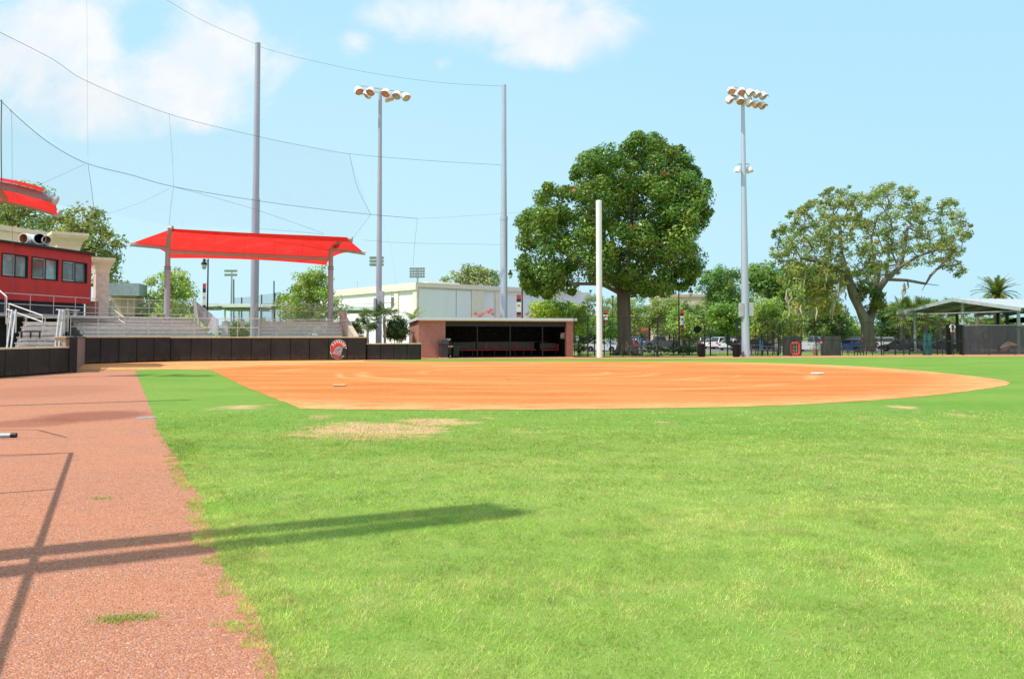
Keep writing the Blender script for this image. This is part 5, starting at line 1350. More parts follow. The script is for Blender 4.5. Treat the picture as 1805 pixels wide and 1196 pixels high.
# hedge and filler row below: each bush a plant of its own
def bush(label, px, D, pytop, pybot, halfw, col, seed, n=26, per=110, leaf=.2, group=None, name='bush', cat='bush', **k):
    col = tuple(c * 1.35 for c in col)
    b = base(px, D); t = thing(name, label, cat, b, 0, group); s = D / F; h = (pybot - pytop) / 2
    cl = crown_clumps(px, (pytop + pybot) / 2, halfw * .8, h * .75, D, n, max(.2, min(halfw, h) * s * .38), halfw * s * .7, seed)
    for c, _ in cl: pass
    leaf_mesh('foliage', cl, per, leaf, col, seed, .38, .14, .35, t, b, **k)
    m_ = MB(); r = random.Random(seed)
    for i in range(5): m_.tube([b + Vector((r.uniform(-.1, .1), r.uniform(-.1, .1), 0)), Vector(cl[i][0])], [.04, .015], 5)
    m_.build('stem', barkdark, t, world=True); return t
bush('glossy dark bush filling the bed left of the dugout', 699, 56, 555, 607, 26, (.05, .105, .028), 41, 60, 130, .14)
bush('low bright bush behind the gap between the bleachers', 416, 58, 562, 602, 18, (.16, .23, .04), 42, 30, 120, .16)
bush('light shrub behind the long bleacher, below the young tree', 330, 62, 548, 600, 60, lime, 43, 60, 120, .2)
bush('light shrub behind the long bleacher near the plant room', 238, 63, 540, 600, 40, (.17, .24, .045), 44, 45, 120, .2)
bush('yellowish shrub beneath the bright conical young tree', 520, 64, 560, 602, 40, lime, 45, 40, 120, .2)
bush('green shrub beside the right canopy post', 590, 62, 562, 602, 38, mid, 46, 40, 120, .2)
bush('small fresh green shrub at the right of the stepped end wall', 628, 57, 562, 606, 14, (.11, .19, .035), 47, 24, 120, .14)
bush('fresh green shrub behind the covered walkway posts', 452, 66, 556, 602, 40, (.14, .21, .04), 48, 36, 110, .2)
for k, (px, wd) in enumerate(((1022, 15), (1165, 44), (1210, 26))):
    bush(('clipped hedge piece by the silver sedan', 'long clipped hedge before the parked pickups', 'short hedge end by the black sign post')[k], px, 76, (604, 608, 609)[k], 622, wd, (.10, .16, .035), 50 + k, 40, 110, .18, 'hedges along the car park')
bush('dark green bush filling the gap between the dugout and the foul pole', 1030, 94, 575, 616, 26, (.07, .12, .03), 49, 50, 120, .26)
# flowering crape myrtle tips above the dugout roof
t = bush('red-flowered shrub top showing above the dugout roof', 862, 63, 545, 612, 16, (.16, .22, .06), 55, 22, 80, .18)
cl = [(tuple(W(px, py, 62.6)), (.22, .22, .18)) for px, py in ((838, 553), (846, 556), (850, 553), (862, 549), (866, 546), (858, 550), (868, 552))]
leaf_mesh('blossom', cl, 40, .12, (.72, .16, .10), 56, .25, .1, .3, t, t.location)
t = bush('small red-flowered shrub right of the rear net pole', 934, 66, 552, 612, 12, (.2, .26, .07), 57, 16, 80, .18)
leaf_mesh('blossom', [(tuple(W(px, py, 65.6)), (.2, .2, .15)) for px, py in ((929, 553), (938, 556))], 40, .12, (.7, .2, .16), 58, .25, .1, .3, t, t.location)

# ---- palms
frond_m = leafm
def fan_palm(name, label, px, D, pycrown, size, col, seed, trunk=True, group=None, tr=.16, nf=26):
    b = base(px, D); t = thing(name, label, 'palm', b, 0, group); r = random.Random(seed); c = W(px, pycrown, D)
    if trunk:
        n = 9; m_ = MB(); m_.tube([b.lerp(c, i / n) + Vector((r.uniform(-.03, .03), 0, 0)) for i in range(n + 1)], [tr * (1.15 if i % 2 else .95) for i in range(n + 1)], 9)
        m_.build('trunk', barkpale, t, world=True)
    Vs = []; Cs = []
    for i in range(nf):
        az = r.uniform(0, 6.28); el = r.uniform(-.7, 1.35); d = Vector((math.cos(az) * math.cos(el), math.sin(az) * math.cos(el), math.sin(el)))
        L = size * r.uniform(.55, .8); hub = c + d * L; sdv = d.cross(Vector((0, 0, 1))); sdv = sdv.normalized() if sdv.length > .1 else Vector((1, 0, 0)); up = sdv.cross(d)
        q = r.uniform(.7, 1.25)
        # stalk
        Vs += [tuple(c + sdv * .02), tuple(c - sdv * .02), tuple(hub - sdv * .012), tuple(hub + sdv * .012)]; Cs.append([x * q for x in col])
        for j in range(13):
            a = R(-105 + 210 * j / 12); e = d * math.cos(a) + sdv * math.sin(a); e = (e + Vector((0, 0, -.25))).normalized(); n_ = e.cross(up).normalized()
            l = size * .55 * r.uniform(.8, 1.1); w_ = size * .035
            Vs += [tuple(hub), tuple(hub + e * l * .5 + n_ * w_), tuple(hub + e * l + Vector((0, 0, -l * .18))), tuple(hub + e * l * .5 - n_ * w_)]
            Cs.append([x * q * r.uniform(.8, 1.2) for x in col])
    V = np.array(Vs) - np.array(b); o = numpy_mesh('crown', V, 4, np.array(Cs), leafm); o.parent = t; return t
def pinnate(t, c, n, L, col, seed, el0=-.5, el1=1.45, leaflet=.4, pairs=30, old=None):
    r = random.Random(seed); Vs = []; Cs = []
    for i in range(n):
        az = 2.4 * i + r.uniform(-.2, .2); f = i / n; el = el0 + (el1 - el0) * f ** .8 + r.uniform(-.1, .1)
        h = Vector((math.cos(az), math.sin(az), 0)); l = L * r.uniform(.85, 1.1) * (.75 + .25 * (1 - abs(f - .5)))
        pts = []; p = Vector(c); e = el
        for j in range(9):
            pts.append(p.copy()); p = p + (h * math.cos(e) + Vector((0, 0, math.sin(e)))) * l / 8; e -= (.10 + .12 * (1 - max(0, math.sin(el)))) 
        base_c = old if (old and f < .25) else col; q = r.uniform(.75, 1.25)
        for j in range(8):
            a, b_ = pts[j], pts[j + 1]; d = (b_ - a).normalized(); s = d.cross(Vector((0, 0, 1))); s = s.normalized() if s.length > .05 else Vector((-h.y, h.x, 0))
            Vs += [tuple(a + s * .03), tuple(a - s * .03), tuple(b_ - s * .025), tuple(b_ + s * .025)]; Cs.append([.3 * q, .26 * q, .1 * q])
            for k in range(pairs // 8):
                o = a.lerp(b_, (k + .5) / (pairs // 8)); ll = leaflet * (1 - .5 * ((j + k / 4) / 8) ** 2) * r.uniform(.85, 1.1)
                for sg in (-1, 1):
                    g_ = (s * sg * .8 + d * .65 + Vector((0, 0, -.18 + r.uniform(-.15, .15)))).normalized(); w_ = d * .035 * (leaflet / .4)
                    Vs += [tuple(o - w_), tuple(o + w_), tuple(o + g_ * ll * .6 + w_ * .9), tuple(o + g_ * ll)]
                    Cs.append([x * q * r.uniform(.8, 1.2) for x in base_c])
    V = np.array(Vs) - np.array(t.location); o = numpy_mesh('crown', V, 4, np.array(Cs), leafm); o.parent = t
b = base(1757, 112); t = thing('date_palm', 'big feathery date palm rising behind the pavilion roof at right', 'palm', b)
c = W(1757, 520, 112); MB().tube([b, b.lerp(c, .5), c], [.5, .42, .5], 10).build('trunk', bark, t, world=True)
pinnate(t, c, 64, 3.6, (.19, .24, .055), 61, -.55, 1.5, .55, 40, (.34, .27, .06))
for k, (px, py, D, s) in enumerate(((648, 565, 54.2, .95), (678, 560, 54.8, 1.1), (636, 576, 55.5, .8))):
    fan_palm('fan_palm', ('slim fan palm left in the bed beside the light pole', 'taller fan palm right in the bed before the brick post', 'low fan palm at the foot of the stepped end wall')[k], px, D, py, s, (.13, .20, .075), 70 + k, True, 'fan palms in the planting bed', .09, 24)
t = thing('feather_palm', 'small yellowish feather palm peeping over the dugout roof corner', 'palm', base(728, 60)); pinnate(t, W(728, 566, 60), 12, 1.6, (.24, .30, .06), 66, .2, 1.3, .3, 24)
MB().tube([base(728, 60), W(728, 566, 60)], .08, 8).build('trunk', bark, t, world=True)
names = ['first', 'second', 'third', 'fourth', 'fifth', 'sixth']
for k, (px, py, D) in enumerate(((1590, 552, 104), (1609, 556, 106), (1630, 552, 103), (1655, 556, 107), (1680, 554, 104), (1722, 556, 110))):
    fan_palm('cabbage_palm', names[k] + ' from the left in the row of cabbage palms behind the pavilion', px, D, py, 2.2, (.19, .27, .06), 80 + k, True, 'cabbage palms behind the pavilion', .26, 34)
fan_palm('fan_palm', 'pale fan palm in the gap left of the big tree trunk', 1046, 100, 545, 2.0, (.2, .26, .1), 91, True, None, .2, 22)
# green mass behind the palms and the far wood along the horizon: reads as one mass
cl = []
r9 = random.Random(9)
for i in range(150): cl.append((tuple(W(r9.uniform(1570, 1900), r9.uniform(568, 608), 118 + r9.uniform(-2, 4))), (1.5, 1.5, 1.2)))
o = leaf_mesh('undergrowth', cl, 90, .55, (.17, .25, .05), 95, .4, .14); struct(o, 'stuff'); o['label'] = 'bright green undergrowth behind the palms and parked cars'; o['category'] = 'undergrowth'
cl = []
for i in range(760):
    px = r9.uniform(-1300, 3100); cl.append((tuple(W(px, 590 - abs(r9.gauss(0, 9)), 330 + r9.uniform(-20, 30))), (5, 4, 2.6)))
o = leaf_mesh('far_wood', cl, 50, 1.6, (.10, .15, .06), 96, .3, .1); struct(o, 'stuff'); o['label'] = 'low distant belt of trees along the horizon'; o['category'] = 'woodland'
# ================================================================ white arena building
cA_ = Vector((XAT(610, 111), 111, 0)); cB_ = Vector((XAT(734, 96.3), 96.3, 0)); cC_ = Vector((XAT(948, 109), 109, 0))
zt_ = W(734, 497.5, 96.3).z
trim_ = mat('arena_trim', (.86, .72, .66), .9, 0, .06, 2)
t = thing('arena_building', 'big white box building with tan cornice behind the dugout', 'building', (cB_.x, cB_.y, tz(99)))
back = cA_ + (cC_ - cB_)
b = MB(); b.prism([(cB_.x, cB_.y), (cC_.x + 8, cC_.y + 7), (back.x + 8, back.y + 7), (cA_.x - 8, cA_.y + 10)], -.4, zt_ - .2); b.build('wall', whitewall, t, world=True)
uL = (cA_ - cB_).normalized(); uR = (cC_ - cB_).normalized(); nL_ = Vector((-uR.x, -uR.y, 0)); nR_ = Vector((-uL.x, -uL.y, 0))
LLn = (cA_ - cB_).length; LRn = (cC_ - cB_).length
def face_s(px, o, u):
    k = (px - 902.5) / F; return (k * o.y - o.x) / (u.x - k * u.y)
def slab(name, m, o, u, n, s0, s1, z0, z1, th, par):
    c = o + u * (s0 + s1) / 2 + n * (th / 2); a = math.atan2(u.y, u.x)
    return MB().box((c.x, c.y, (z0 + z1) / 2), (abs(s1 - s0), th, z1 - z0), a).build(name, m, par, world=True)
nl = Vector((-uL.y, uL.x, 0)); nl = nl if nl.dot(Vector((-.9, -.4, 0))) > 0 else -nl
nr = Vector((-uR.y, uR.x, 0)); nr = nr if nr.y < 0 else -nr
slab('cornice', trim_, cB_, uL, nl, -.35, LLn + 10, zt_ - .9, zt_, .35, t); slab('cornice', trim_, cB_, uR, nr, -.0, LRn + 8, zt_ - .55, zt_, .35, t)
for px, w_ in ((700, .5), (733, .45)): s = face_s(px, cB_, uL); slab('pilaster', trim_, cB_, uL, nl, s - w_, s + w_, -.3, zt_ - .9, .18, t)
s = face_s(692, cB_, uL); z0, z1 = W(0, 541, cB_.y + 5).z, W(0, 524, cB_.y + 5).z
slab('window', mat('dark_glass', (.12, .13, .15), .2), cB_, uL, nl, s - .35, s + .35, z0, z1, .06, t)
slab('panel', whitewall, cB_, uL, nl, face_s(690, cB_, uL), LLn + 9, zt_ - 2.2, zt_ - .95, .08, t)
for a, c, m in ((737, 802, whitewall), (804, 829, whitewall)): slab('panel', m, cB_, uR, nr, face_s(a, cB_, uR), face_s(c, cB_, uR), -.3, zt_ - .8, .14, t)
for a, c in ((830, 853), (873, 879), (879, 886)): slab('pilaster', trim_, cB_, uR, nr, face_s(a, cB_, uR), face_s(c, cB_, uR), -.3, zt_ - .6, .18, t)
slab('band', mat('joint_grey', (.55, .56, .56), .8), cB_, uR, nr, face_s(737, cB_, uR), face_s(802, cB_, uR), 3.0, 3.06, .15, t)
MB().box(((cB_ + uL * 4 + uR * 6).x, (cB_ + uL * 4 + uR * 6).y, zt_ + .15), (5, 2, .5), .7).build('roof_unit', cream, t, world=True)
for px in (630, 800): p = W(px, 498, 112); MB().tube([(p.x, 112, zt_ - .3), (p.x, 112, zt_ + 1.2)], .07, 6).build('roof_vent', galv, t, world=True)
# beige block seen between trees, and the low shops with red awnings
p = W(1215, 540, 150); t = thing('arena_building', 'plain beige building seen between the big tree and the tall green tree', 'building', base(1215, 150))
MB().box((0, 6, W(0, 521, 150).z / 2 + .2), (11, 12, W(0, 521, 150).z)).build('wall', cream, t); MB().box((0, 6, W(0, 521, 150).z + .4), (11.4, 12.4, .5)).build('cornice', tan, t)
t = thing('shop_row', 'low tan shop front with red awnings across the car park', 'building', base(1225, 172))
shopw = mat('shop_wall', (.45, .32, .22), .9, 0, .15, 1)
MB().box((0, 4, 1.7), (29, 8, 3.4)).build('wall', shopw, t); MB().box((0, 4, 3.5), (29.4, 8.4, .25)).build('roof', tan, t)
for px, w_, y in ((1145, 4.6, 580), (1173, 2.6, 582), (1220, 1.6, 586), (1294, 2.4, 583)):
    x = XAT(px, 172) - t.location.x; MB().prism([(0, 0), (-1.2, -.35), (-1.2, -.75), (0, -.6)], x - w_ / 2, x + w_ / 2, lambda a, b_, q: (q, a, b_ + W(0, y, 172).z + .55)).build('awning', redsign, t)
for px in (1133, 1158, 1190, 1240, 1262, 1303):
    x = XAT(px, 172) - t.location.x; MB().box((x, -.02, 1.3), (1.5, .1, 1.6)).build('window', mat('dark_glass', (.12, .13, .15), .2), t)
# covered walkway behind the bleachers
t = thing('covered_walkway', 'white flat-roofed covered walkway behind the bleachers', 'walkway', base(500, 88))
def wk(px0, px1, D, pyt, pyb): 
    x0, x1 = XAT(px0, D) - t.location.x, XAT(px1, D) - t.location.x; zt2, zb2 = W(0, pyt, D).z - t.location.z, W(0, pyb, D).z - t.location.z
    return ((x0 + x1) / 2, D - t.location.y, (zt2 + zb2) / 2), (x1 - x0, 3.0, zt2 - zb2)
for a in ((180, 385, 92, 535, 541), (385, 505, 88, 536, 540), (400, 470, 84, 538.5, 542), (500, 660, 93, 541, 547)):
    c, s_ = wk(*a); MB().box(c, s_).build('roof', white, t)
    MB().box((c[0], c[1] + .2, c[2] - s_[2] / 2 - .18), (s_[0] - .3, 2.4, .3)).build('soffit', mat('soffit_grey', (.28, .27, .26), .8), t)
for px in (250, 300, 350, 396, 421, 440, 480, 520, 600, 640):
    x = XAT(px, 88) - t.location.x; MB().tube([(x, 0, 0), (x, 0, W(0, 541, 88).z - t.location.z)], .11, 8).build('post', white, t)
# patio umbrellas
for k, (px, py, c_) in enumerate(((340, 548, tan), (542, 556, tan), (470, 567, cream))):
    p = W(px, py, 72); t = thing('patio_umbrella', ('tan patio umbrella seen left of the banner lamp post', 'tan patio umbrella left of the bright conical young tree', 'cream patio umbrella above the shaded bleacher')[k], 'umbrella', base(px, 72)); h = p.z - t.location.z
    MB().lathe([(.95, h - .35), (.5, h - .12), (.03, h)], (0, 0, 0), 10, cap=False).build('canopy', c_, t); MB().tube([(0, 0, 0), (0, 0, h)], .03, 6).build('pole', white, t)
# distant stadium lights, poles and practice net
for k, (px, D, pyt, pyb, w_, rows) in enumerate(((407, 230, 477, 484, 22, 2), (664, 190, 454, 466, 24, 3), (735.5, 230, 473, 487, 27, 4))):
    b0 = base(px, D); t = thing('stadium_light', ('small distant light tower seen under the canopy', 'distant light tower half hidden behind the floodlight mast', 'distant light tower above the white building')[k], 'light tower', b0, 0, 'distant stadium light towers')
    zt2 = W(0, pyb, D).z; MB().tube([b0, Vector((b0.x, D, W(0, pyt, D).z))], [.4, .22], 8).build('pole', mat('far_steel', (.34, .37, .42), .6), t, world=True)
    for r_ in range(rows):
        py = pyt + (pyb - pyt) * r_ / max(1, rows - 1); a, c = W(px - w_ / 2, py, D), W(px + w_ / 2, py, D)
        MB().bar(a, c, .12).build('crossarm', mat('far_steel', (.34, .37, .42), .6), t, world=True)
        for i in range(6):
            q = a.lerp(c, (i + .5) / 6); MB().lathe([(.15, -.3), (.42, 0), (.42, .2)], q, 8, Matrix.Rotation(R(115), 3, 'X')).build('lamp', mat('far_lamp', (.45, .48, .52), .5), t, world=True)
farsteel = mat('far_dark', (.07, .08, .09), .6)
t = thing('practice_net', 'faint blue practice netting on dark poles seen under the canopy', 'net', base(412, 140))
for px, py in ((412, 492), (426, 524), (461, 519), (483, 495), (494, 516), (561, 495)):
    MB().tube([base(px, 140), W(px, py, 140)], .12, 6).build('pole', farsteel, t, world=True)
b = MB(); tp = [(412, 524), (426, 524), (445, 522), (461, 519), (475, 518), (494, 513)]
for (a0, b0), (a1, b1) in zip(tp[:-1], tp[1:]):
    p, q = W(a0, b0, 140), W(a1, b1, 140); b.uv[len(b.f)] = [(0, 0), (1, 0), (1, 1), (0, 1)]
    b.poly((p.x, 140, .0), (q.x, 140, .0), q, p)
b.build('net_panel', mesh_mat('far_netting', (.22, .32, .5), .05, .001, False, extra=.4), t, world=True)
# ---- street lamps with banners
lampglass = mat('lamp_glass', (.66, .66, .62), .3); bannerw = mat('banner_white', (.8, .78, .78), .7, 0, .04); bannerb = mat('banner_black', (.03, .03, .035), .7); bannerr = mat('banner_red', (.62, .05, .05), .7)
def street_lamp(label, px, D, pytop, side, banner=None, lamp_py=None, arm_px=5, r=.07):
    b0 = base(px, D); t = thing('street_lamp', label, 'street lamp', b0, 0, 'black street lamps'); zt2 = W(0, pytop, D).z; k = D / F
    MB().tube([b0, Vector((b0.x, D, zt2))], [r * 1.3, r * .8], 10).build('pole', black, t, world=True, smooth=True)
    MB().lathe([(r * 2.4, 0), (r * 2.2, .3), (r * 1.4, .8)], b0, 10).build('base', black, t, world=True)
    lp = lamp_py or pytop + 4; z = W(0, lp, D).z; x = b0.x + side * arm_px * k
    a = [Vector((b0.x, D, zt2 - .4)), Vector((b0.x + side * arm_px * k * .5, D, zt2 + .05)), Vector((x, D, zt2 - .12)), Vector((x, D, z))]
    MB().tube([bez(a[0], a[1], a[2], i / 6) for i in range(7)], .03, 6).build('arm', black, t, world=True, smooth=True)
    h = MB().lathe([(.05, .42), (.12, .3), (.12, .15), (.24, .05), (.26, -.12)], (x, D, z), 12).build('lamp', black, t, world=True, smooth=True)
    MB().lathe([(.22, -.12), (.22, -.3), (.12, -.5), (.02, -.55)], (x, D, z), 12).build('lamp_glass', lampglass, h, world=True, smooth=True)
    if banner:
        x0, x1, y0, y1 = banner; p0, p1 = W(x0, y0, D - .1), W(x1, y1, D - .1); H = p0.z - p1.z
        for f0, f1, m in ((0, .17, bannerr), (.17, .32, bannerb), (.32, .78, bannerw), (.78, .9, bannerb), (.9, 1, bannerr)):
            MB().box(((p0.x + p1.x) / 2, D - .1, p0.z - H * (f0 + f1) / 2), (p1.x - p0.x, .03, H * (f1 - f0))).build('banner', m, t, world=True)
        e = MB(); c = Vector(((p0.x + p1.x) / 2, D - .13, p0.z - H * .52)); w_ = (p1.x - p0.x)
        e.prism([(w_ * .33 * math.cos(R(a_)), w_ * .42 * math.sin(R(a_))) for a_ in range(20, 200, 20)] + [(w_ * .15 * math.cos(R(a_)), w_ * .2 * math.sin(R(a_))) for a_ in range(200, 10, -20)], 0, .02, lambda u, v, q: (c.x + u, c.y + q - .01, c.z + v)); e.build('crest_mark', bannerr, t, world=True)
        for yy in (p0.z + .03, p1.z - .03): MB().bar((b0.x, D - .05, yy), ((p0.x if abs(p0.x - b0.x) > abs(p1.x - b0.x) else p1.x), D - .1, yy), .03).build('bracket', black, t, world=True)
street_lamp('street lamp with narrow banner seen behind the long bleacher', 365, 70, 456, -1, (357.5, 362.5, 500, 548), 464, 7)
street_lamp('street lamp with curved arm seen behind the shaded bleacher', 484, 92, 516, 1, None, 527, 6)
street_lamp('street lamp with bold banner behind the right half of the dugout', 920.5, 84, 475, -1, (910.5, 918.5, 520, 558), 482, 21)
street_lamp('street lamp with banner beside the white foul pole', 1062, 92, 528, -1, (1064, 1071, 548, 568), 534, 7)
street_lamp('street lamp with banner between the hedges and the big tree', 1197, 80, 512, 1, (1199, 1205.5, 546, 580), 513, 21)
street_lamp('street lamp almost hidden beside the right light pole', 1308, 95, 533, -1, (1301.5, 1307, 558, 584), 541, 11)
# pale far posts in the lot
for k, (px, py, D) in enumerate(((1041, 512, 130), (1080, 522, 130), (883, 480, 160))):
    t = thing('thin_pole', ('slim grey pole seen left of the big trunk', 'short dark pole just left of the big trunk', 'slim pole near the rear net pole')[k], 'pole', base(px, D))
    MB().tube([base(px, D), W(px, py, D)], .1, 6).build('pole', farsteel, t, world=True); MB().box(W(px, py, D), (.5, .3, .18)).build('lamp_head', farsteel, t, world=True)

# ================================================================ fences
chain = mesh_mat('black_chain_link', (.02, .022, .024), .055, .0030); blackpost = mat('fence_black', (.016, .02, .022), .45, .1, .2)
def chainfence(label, nodes_, posts, rails, thick=(), r=.03):
    """nodes_: (px, ground py, top py); the fence follows these"""
    P_ = []
    for px, pyb, pyt in nodes_:
        g_ = G(px, pyb); P_.append((px, g_, W(px, pyt, g_.y).z))
    t = thing('chain_link_fence', label, 'fence', P_[0][1])
    def at(px):
        for (a, ga, ha), (c, gc, hc) in zip(P_[:-1], P_[1:]):
            if a <= px <= c + 1e-6:
                k = (px - 902.5) / F; d = gc - ga; s = (k * ga.y - ga.x) / (d.x - k * d.y); return ga + d * s, ha + (hc - ha) * s
        return P_[-1][1], P_[-1][2]
    pts = [at(px) for px in posts]
    for i, (p, h) in enumerate(pts):
        rr = r * (1.9 if posts[i] in thick else 1); MB().tube([p, p + Vector((0, 0, h))], rr, 8).build('post', blackpost, t, world=True, smooth=True)
    for f in rails:
        for (p, h), (q, h2) in zip(pts[:-1], pts[1:]): MB().tube([p + Vector((0, 0, h * f)), q + Vector((0, 0, h2 * f))], r * .85, 6).build('rail', blackpost, t, world=True, smooth=True)
    for (p, h), (q, h2) in zip(pts[:-1], pts[1:]):
        b = MB(); b.sheet(p, q, .04, h - .02, .04, h2 - .02); b.build('mesh_panel', chain, t, world=True)
    return t
chainfence('tall black chain-link fence from the dugout to the round sign', [(1012, 629.6, 557), (1241, 629.2, 561.5)], [1012, 1036, 1065, 1098, 1159, 1204, 1241], (1.0, .01), (1036, 1159))
chainfence('tall black chain-link fence from the right light pole to the pavilion', [(1299, 628.8, 562), (1440, 627.4, 566), (1697, 626, 572.5)], [1299, 1312, 1394, 1438, 1480, 1556, 1592, 1626, 1660, 1679, 1697], (1.0, .46), (1299,))
# inner practice pen behind it
t = chainfence('lower inner chain-link pen with gate frame right of the light pole', [(1331, 624.5, 565), (1372, 624, 568), (1376, 623.6, 573.5), (1412, 623, 574)], [1331, 1353, 1364, 1374.5, 1381, 1412], (1.0, .55), (1374.5,))
# windscreen on the fence before the pavilion
ga, gb = G(1697.5, 626), G(1835, 625.4); 
def screen_mat():
    m, nt, ns, lk = nodes('windscreen'); uv = N(nt, 'ShaderNodeUVMap').outputs[0]; co = N(nt, 'ShaderNodeTexCoord').outputs['Object']
    sp = N(nt, 'ShaderNodeSeparateXYZ'); lk.new(uv, sp.inputs[0])
    fold_ = noise(nt, mapping(nt, uv, (2.2, .25, 1)), 1.5, 4); n1 = noise(nt, co, 1.1, 5, .6)
    c = mixc(nt, ramp(nt, fold_, .35, .65), (.060, .066, .078), (.074, .080, .093)); c = mixc(nt, math_node(nt, 'MULTIPLY', ramp(nt, n1, .55, .75), .4), c, (.10, .095, .09))
    d = nt.nodes.new('ShaderNodeBsdfPrincipled'); lk.new(c, d.inputs['Base Color']); d.inputs['Roughness'].default_value = .8; d.inputs['Specular IOR Level'].default_value = .15
    bp = nt.nodes.new('ShaderNodeBump'); bp.inputs['Strength'].default_value = .4; bp.inputs['Distance'].default_value = .06; lk.new(fold_, bp.inputs['Height']); lk.new(bp.outputs[0], d.inputs['Normal'])
    tr = nt.nodes.new('ShaderNodeBsdfTransparent'); mx = nt.nodes.new('ShaderNodeMixShader'); mx.inputs[0].default_value = .90
    lk.new(tr.outputs[0], mx.inputs[1]); lk.new(d.outputs[0], mx.inputs[2]); o = nt.nodes.new('ShaderNodeOutputMaterial'); lk.new(mx.outputs[0], o.inputs[0]); return m
hs = W(1697, 572.8, ga.y).z
t = thing('windscreen_fence', 'dark grey windscreen-covered fence in front of the pavilion', 'fence', ga)
b = MB(); b.sheet(ga, gb, .06, hs - .05); b.build('windscreen', screen_mat(), t, world=True)
for k in range(4):
    p = ga.lerp(gb, k / 3); MB().tube([p + Vector((0, .05, 0)), p + Vector((0, .05, hs))], .035, 8).build('post', blackpost, t, world=True)
MB().tube([ga + Vector((0, .05, hs)), gb + Vector((0, .05, hs))], .03, 8).build('rail', mat('rail_grey', (.25, .26, .27), .5, .3), t, world=True)
p = G(1780, 625.5); pts = [(1762, 613), (1768, 606), (1776, 601), (1784, 603), (1796, 608), (1797, 610), (1788, 611), (1778, 614), (1775, 618)]
t = thing('tarp', 'crumpled tan tarp hanging low on the dark windscreen', 'tarp', (p.x, ga.y - .12, .3))
b = MB(); q = [W(px, py, ga.y - .1 + (.03 if i % 2 else -.03)) for i, (px, py) in enumerate(pts)]; c = sum(q, Vector()) / len(q) + Vector((0, -.08, .05))
for i in range(len(q)): b.poly(q[i], q[(i + 1) % len(q)], c)
b.build('cloth', mat('tarp_tan', (.11, .092, .08), .9, 0, .2, 2), t, world=True)
# teal roll hung on the fence, dark mats, hanging jersey
p = G(1634, 626.1); z1 = W(0, 587, p.y).z
t = thing('tarp', 'teal green mesh tarp hung on the chain-link fence near the pavilion', 'tarp', (p.x, p.y - .08, 0))
tg = MB(); wv = 16 * p.y / F
tg.grid(lambda u, v: ((u - .5) * wv + .03 * math.sin(v * 9), .05 * math.sin(u * 9 + 3 * v), .03 + v * (z1 - .05 + .04 * math.sin(u * 7))), 12, 10); tg.build('cloth', mat('teal_mesh', (.022, .14, .13), .7, 0, .35, 2.5), t, smooth=True)
for k, px in enumerate((1671.5, 1695)):
    p = base(px, 70); t = thing('upright_mat', ('black padded mat standing upright left of the hanging jersey', 'black padded mat standing upright at the windscreen corner')[k], 'mat', p)
    h = W(0, 572, 70).z - p.z; MB().box((0, 0, h / 2), (7.5 * 70 / F, .2, h)).build('pad', blackmat, t, bevel=.03); MB().box((0, -.105, h * .5), (.3, .01, .04)).build('strap', farsteel, t)
p = W(1679, 584, 67); t = thing('jersey', 'white and dark jersey hanging on the fence by the pavilion', 'jersey', p)
k_ = 67 / F; MB().prism([(-3, 0), (3, 0), (3.2, 8), (4.6, 6), (5.2, 8), (2.5, 13), (-2.5, 13), (-5.2, 8), (-4.6, 6), (-3.2, 8)], -.05, .05, lambda a, b_, q: (a * k_, q, b_ * k_)).build('cloth', bannerw, t)
MB().prism([(-2.2, 2), (-.8, 2), (-.8, 11), (-2.2, 11)], -.065, -.055, lambda a, b_, q: (a * k_, q, b_ * k_)).build('stripe', bannerb, t); MB().prism([(.8, 2), (2.2, 2), (2.2, 11), (.8, 11)], -.065, -.055, lambda a, b_, q: (a * k_, q, b_ * k_)).build('stripe', bannerb, t)
MB().prism([(-3, -2), (3, -2), (3, 0), (-3, 0)], -.05, .05, lambda a, b_, q: (a * k_, q, b_ * k_)).build('hem', bannerr, t)
# black picket fence along the lot
def picket(label, px0, px1, D0, D1, pyt, npost):
    a, c = base(px0, D0), base(px1, D1); t = thing('picket_fence', label, 'fence', a); h = W(0, pyt, D0).z - a.z; L = (c - a).length
    for i in range(npost + 1): q = a.lerp(c, i / npost); MB().box(q + Vector((0, 0, h * .54)), (.10, .10, h * 1.08)).build('post', blackpost, t, world=True)
    for f in (.12, .93): MB().bar(a + Vector((0, 0, h * f)), c + Vector((0, 0, h * f)), .04).build('rail', blackpost, t, world=True)
    pk = MB(); n = min(140, int(L / .13))
    for i in range(n): q = a.lerp(c, (i + .5) / n); pk.box(q + Vector((0, 0, h * .5)), (.02, .02, h))
    pk.build('pickets', blackpost, t, world=True)
picket('black picket fence crossing behind the foul pole to the round sign', 1020, 1242, 73, 73.5, 592, 8)
picket('black picket fence behind the right light pole', 1252, 1372, 72, 73, 590.5, 4)
picket('black picket fence between the mossy oak and the pavilion', 1553, 1725, 79, 80, 596, 7)
# weathered board screens
for k, (a, c, D) in enumerate(((1379, 1412, 76), (1446, 1482, 75))):
    p, q = base(a, D), base(c, D + .4); t = thing('board_fence', ('weathered board screen left of the silver pickup', 'weathered board screen right of the silver pickup')[k], 'fence', p)
    L = (q - p).length; h = W(0, 592, D).z - p.z; n = int(L / .14); bm_ = MB(); r_ = random.Random(k)
    for i in range(n): bm_.box(p.lerp(q, (i + .5) / n) + Vector((0, r_.uniform(-.01, .01), h / 2 + r_.uniform(-.03, .03))), (.125, .025, h))
    bm_.build('boards', mat('old_board', (.085, .078, .074), .95, 0, .45, 4, streak=True), t, world=True)
    for f in (.2, .85): MB().bar(p + Vector((0, .06, h * f)), q + Vector((0, .06, h * f)), .08).build('rail', mat('old_board', (.14, .125, .115)), t, world=True)
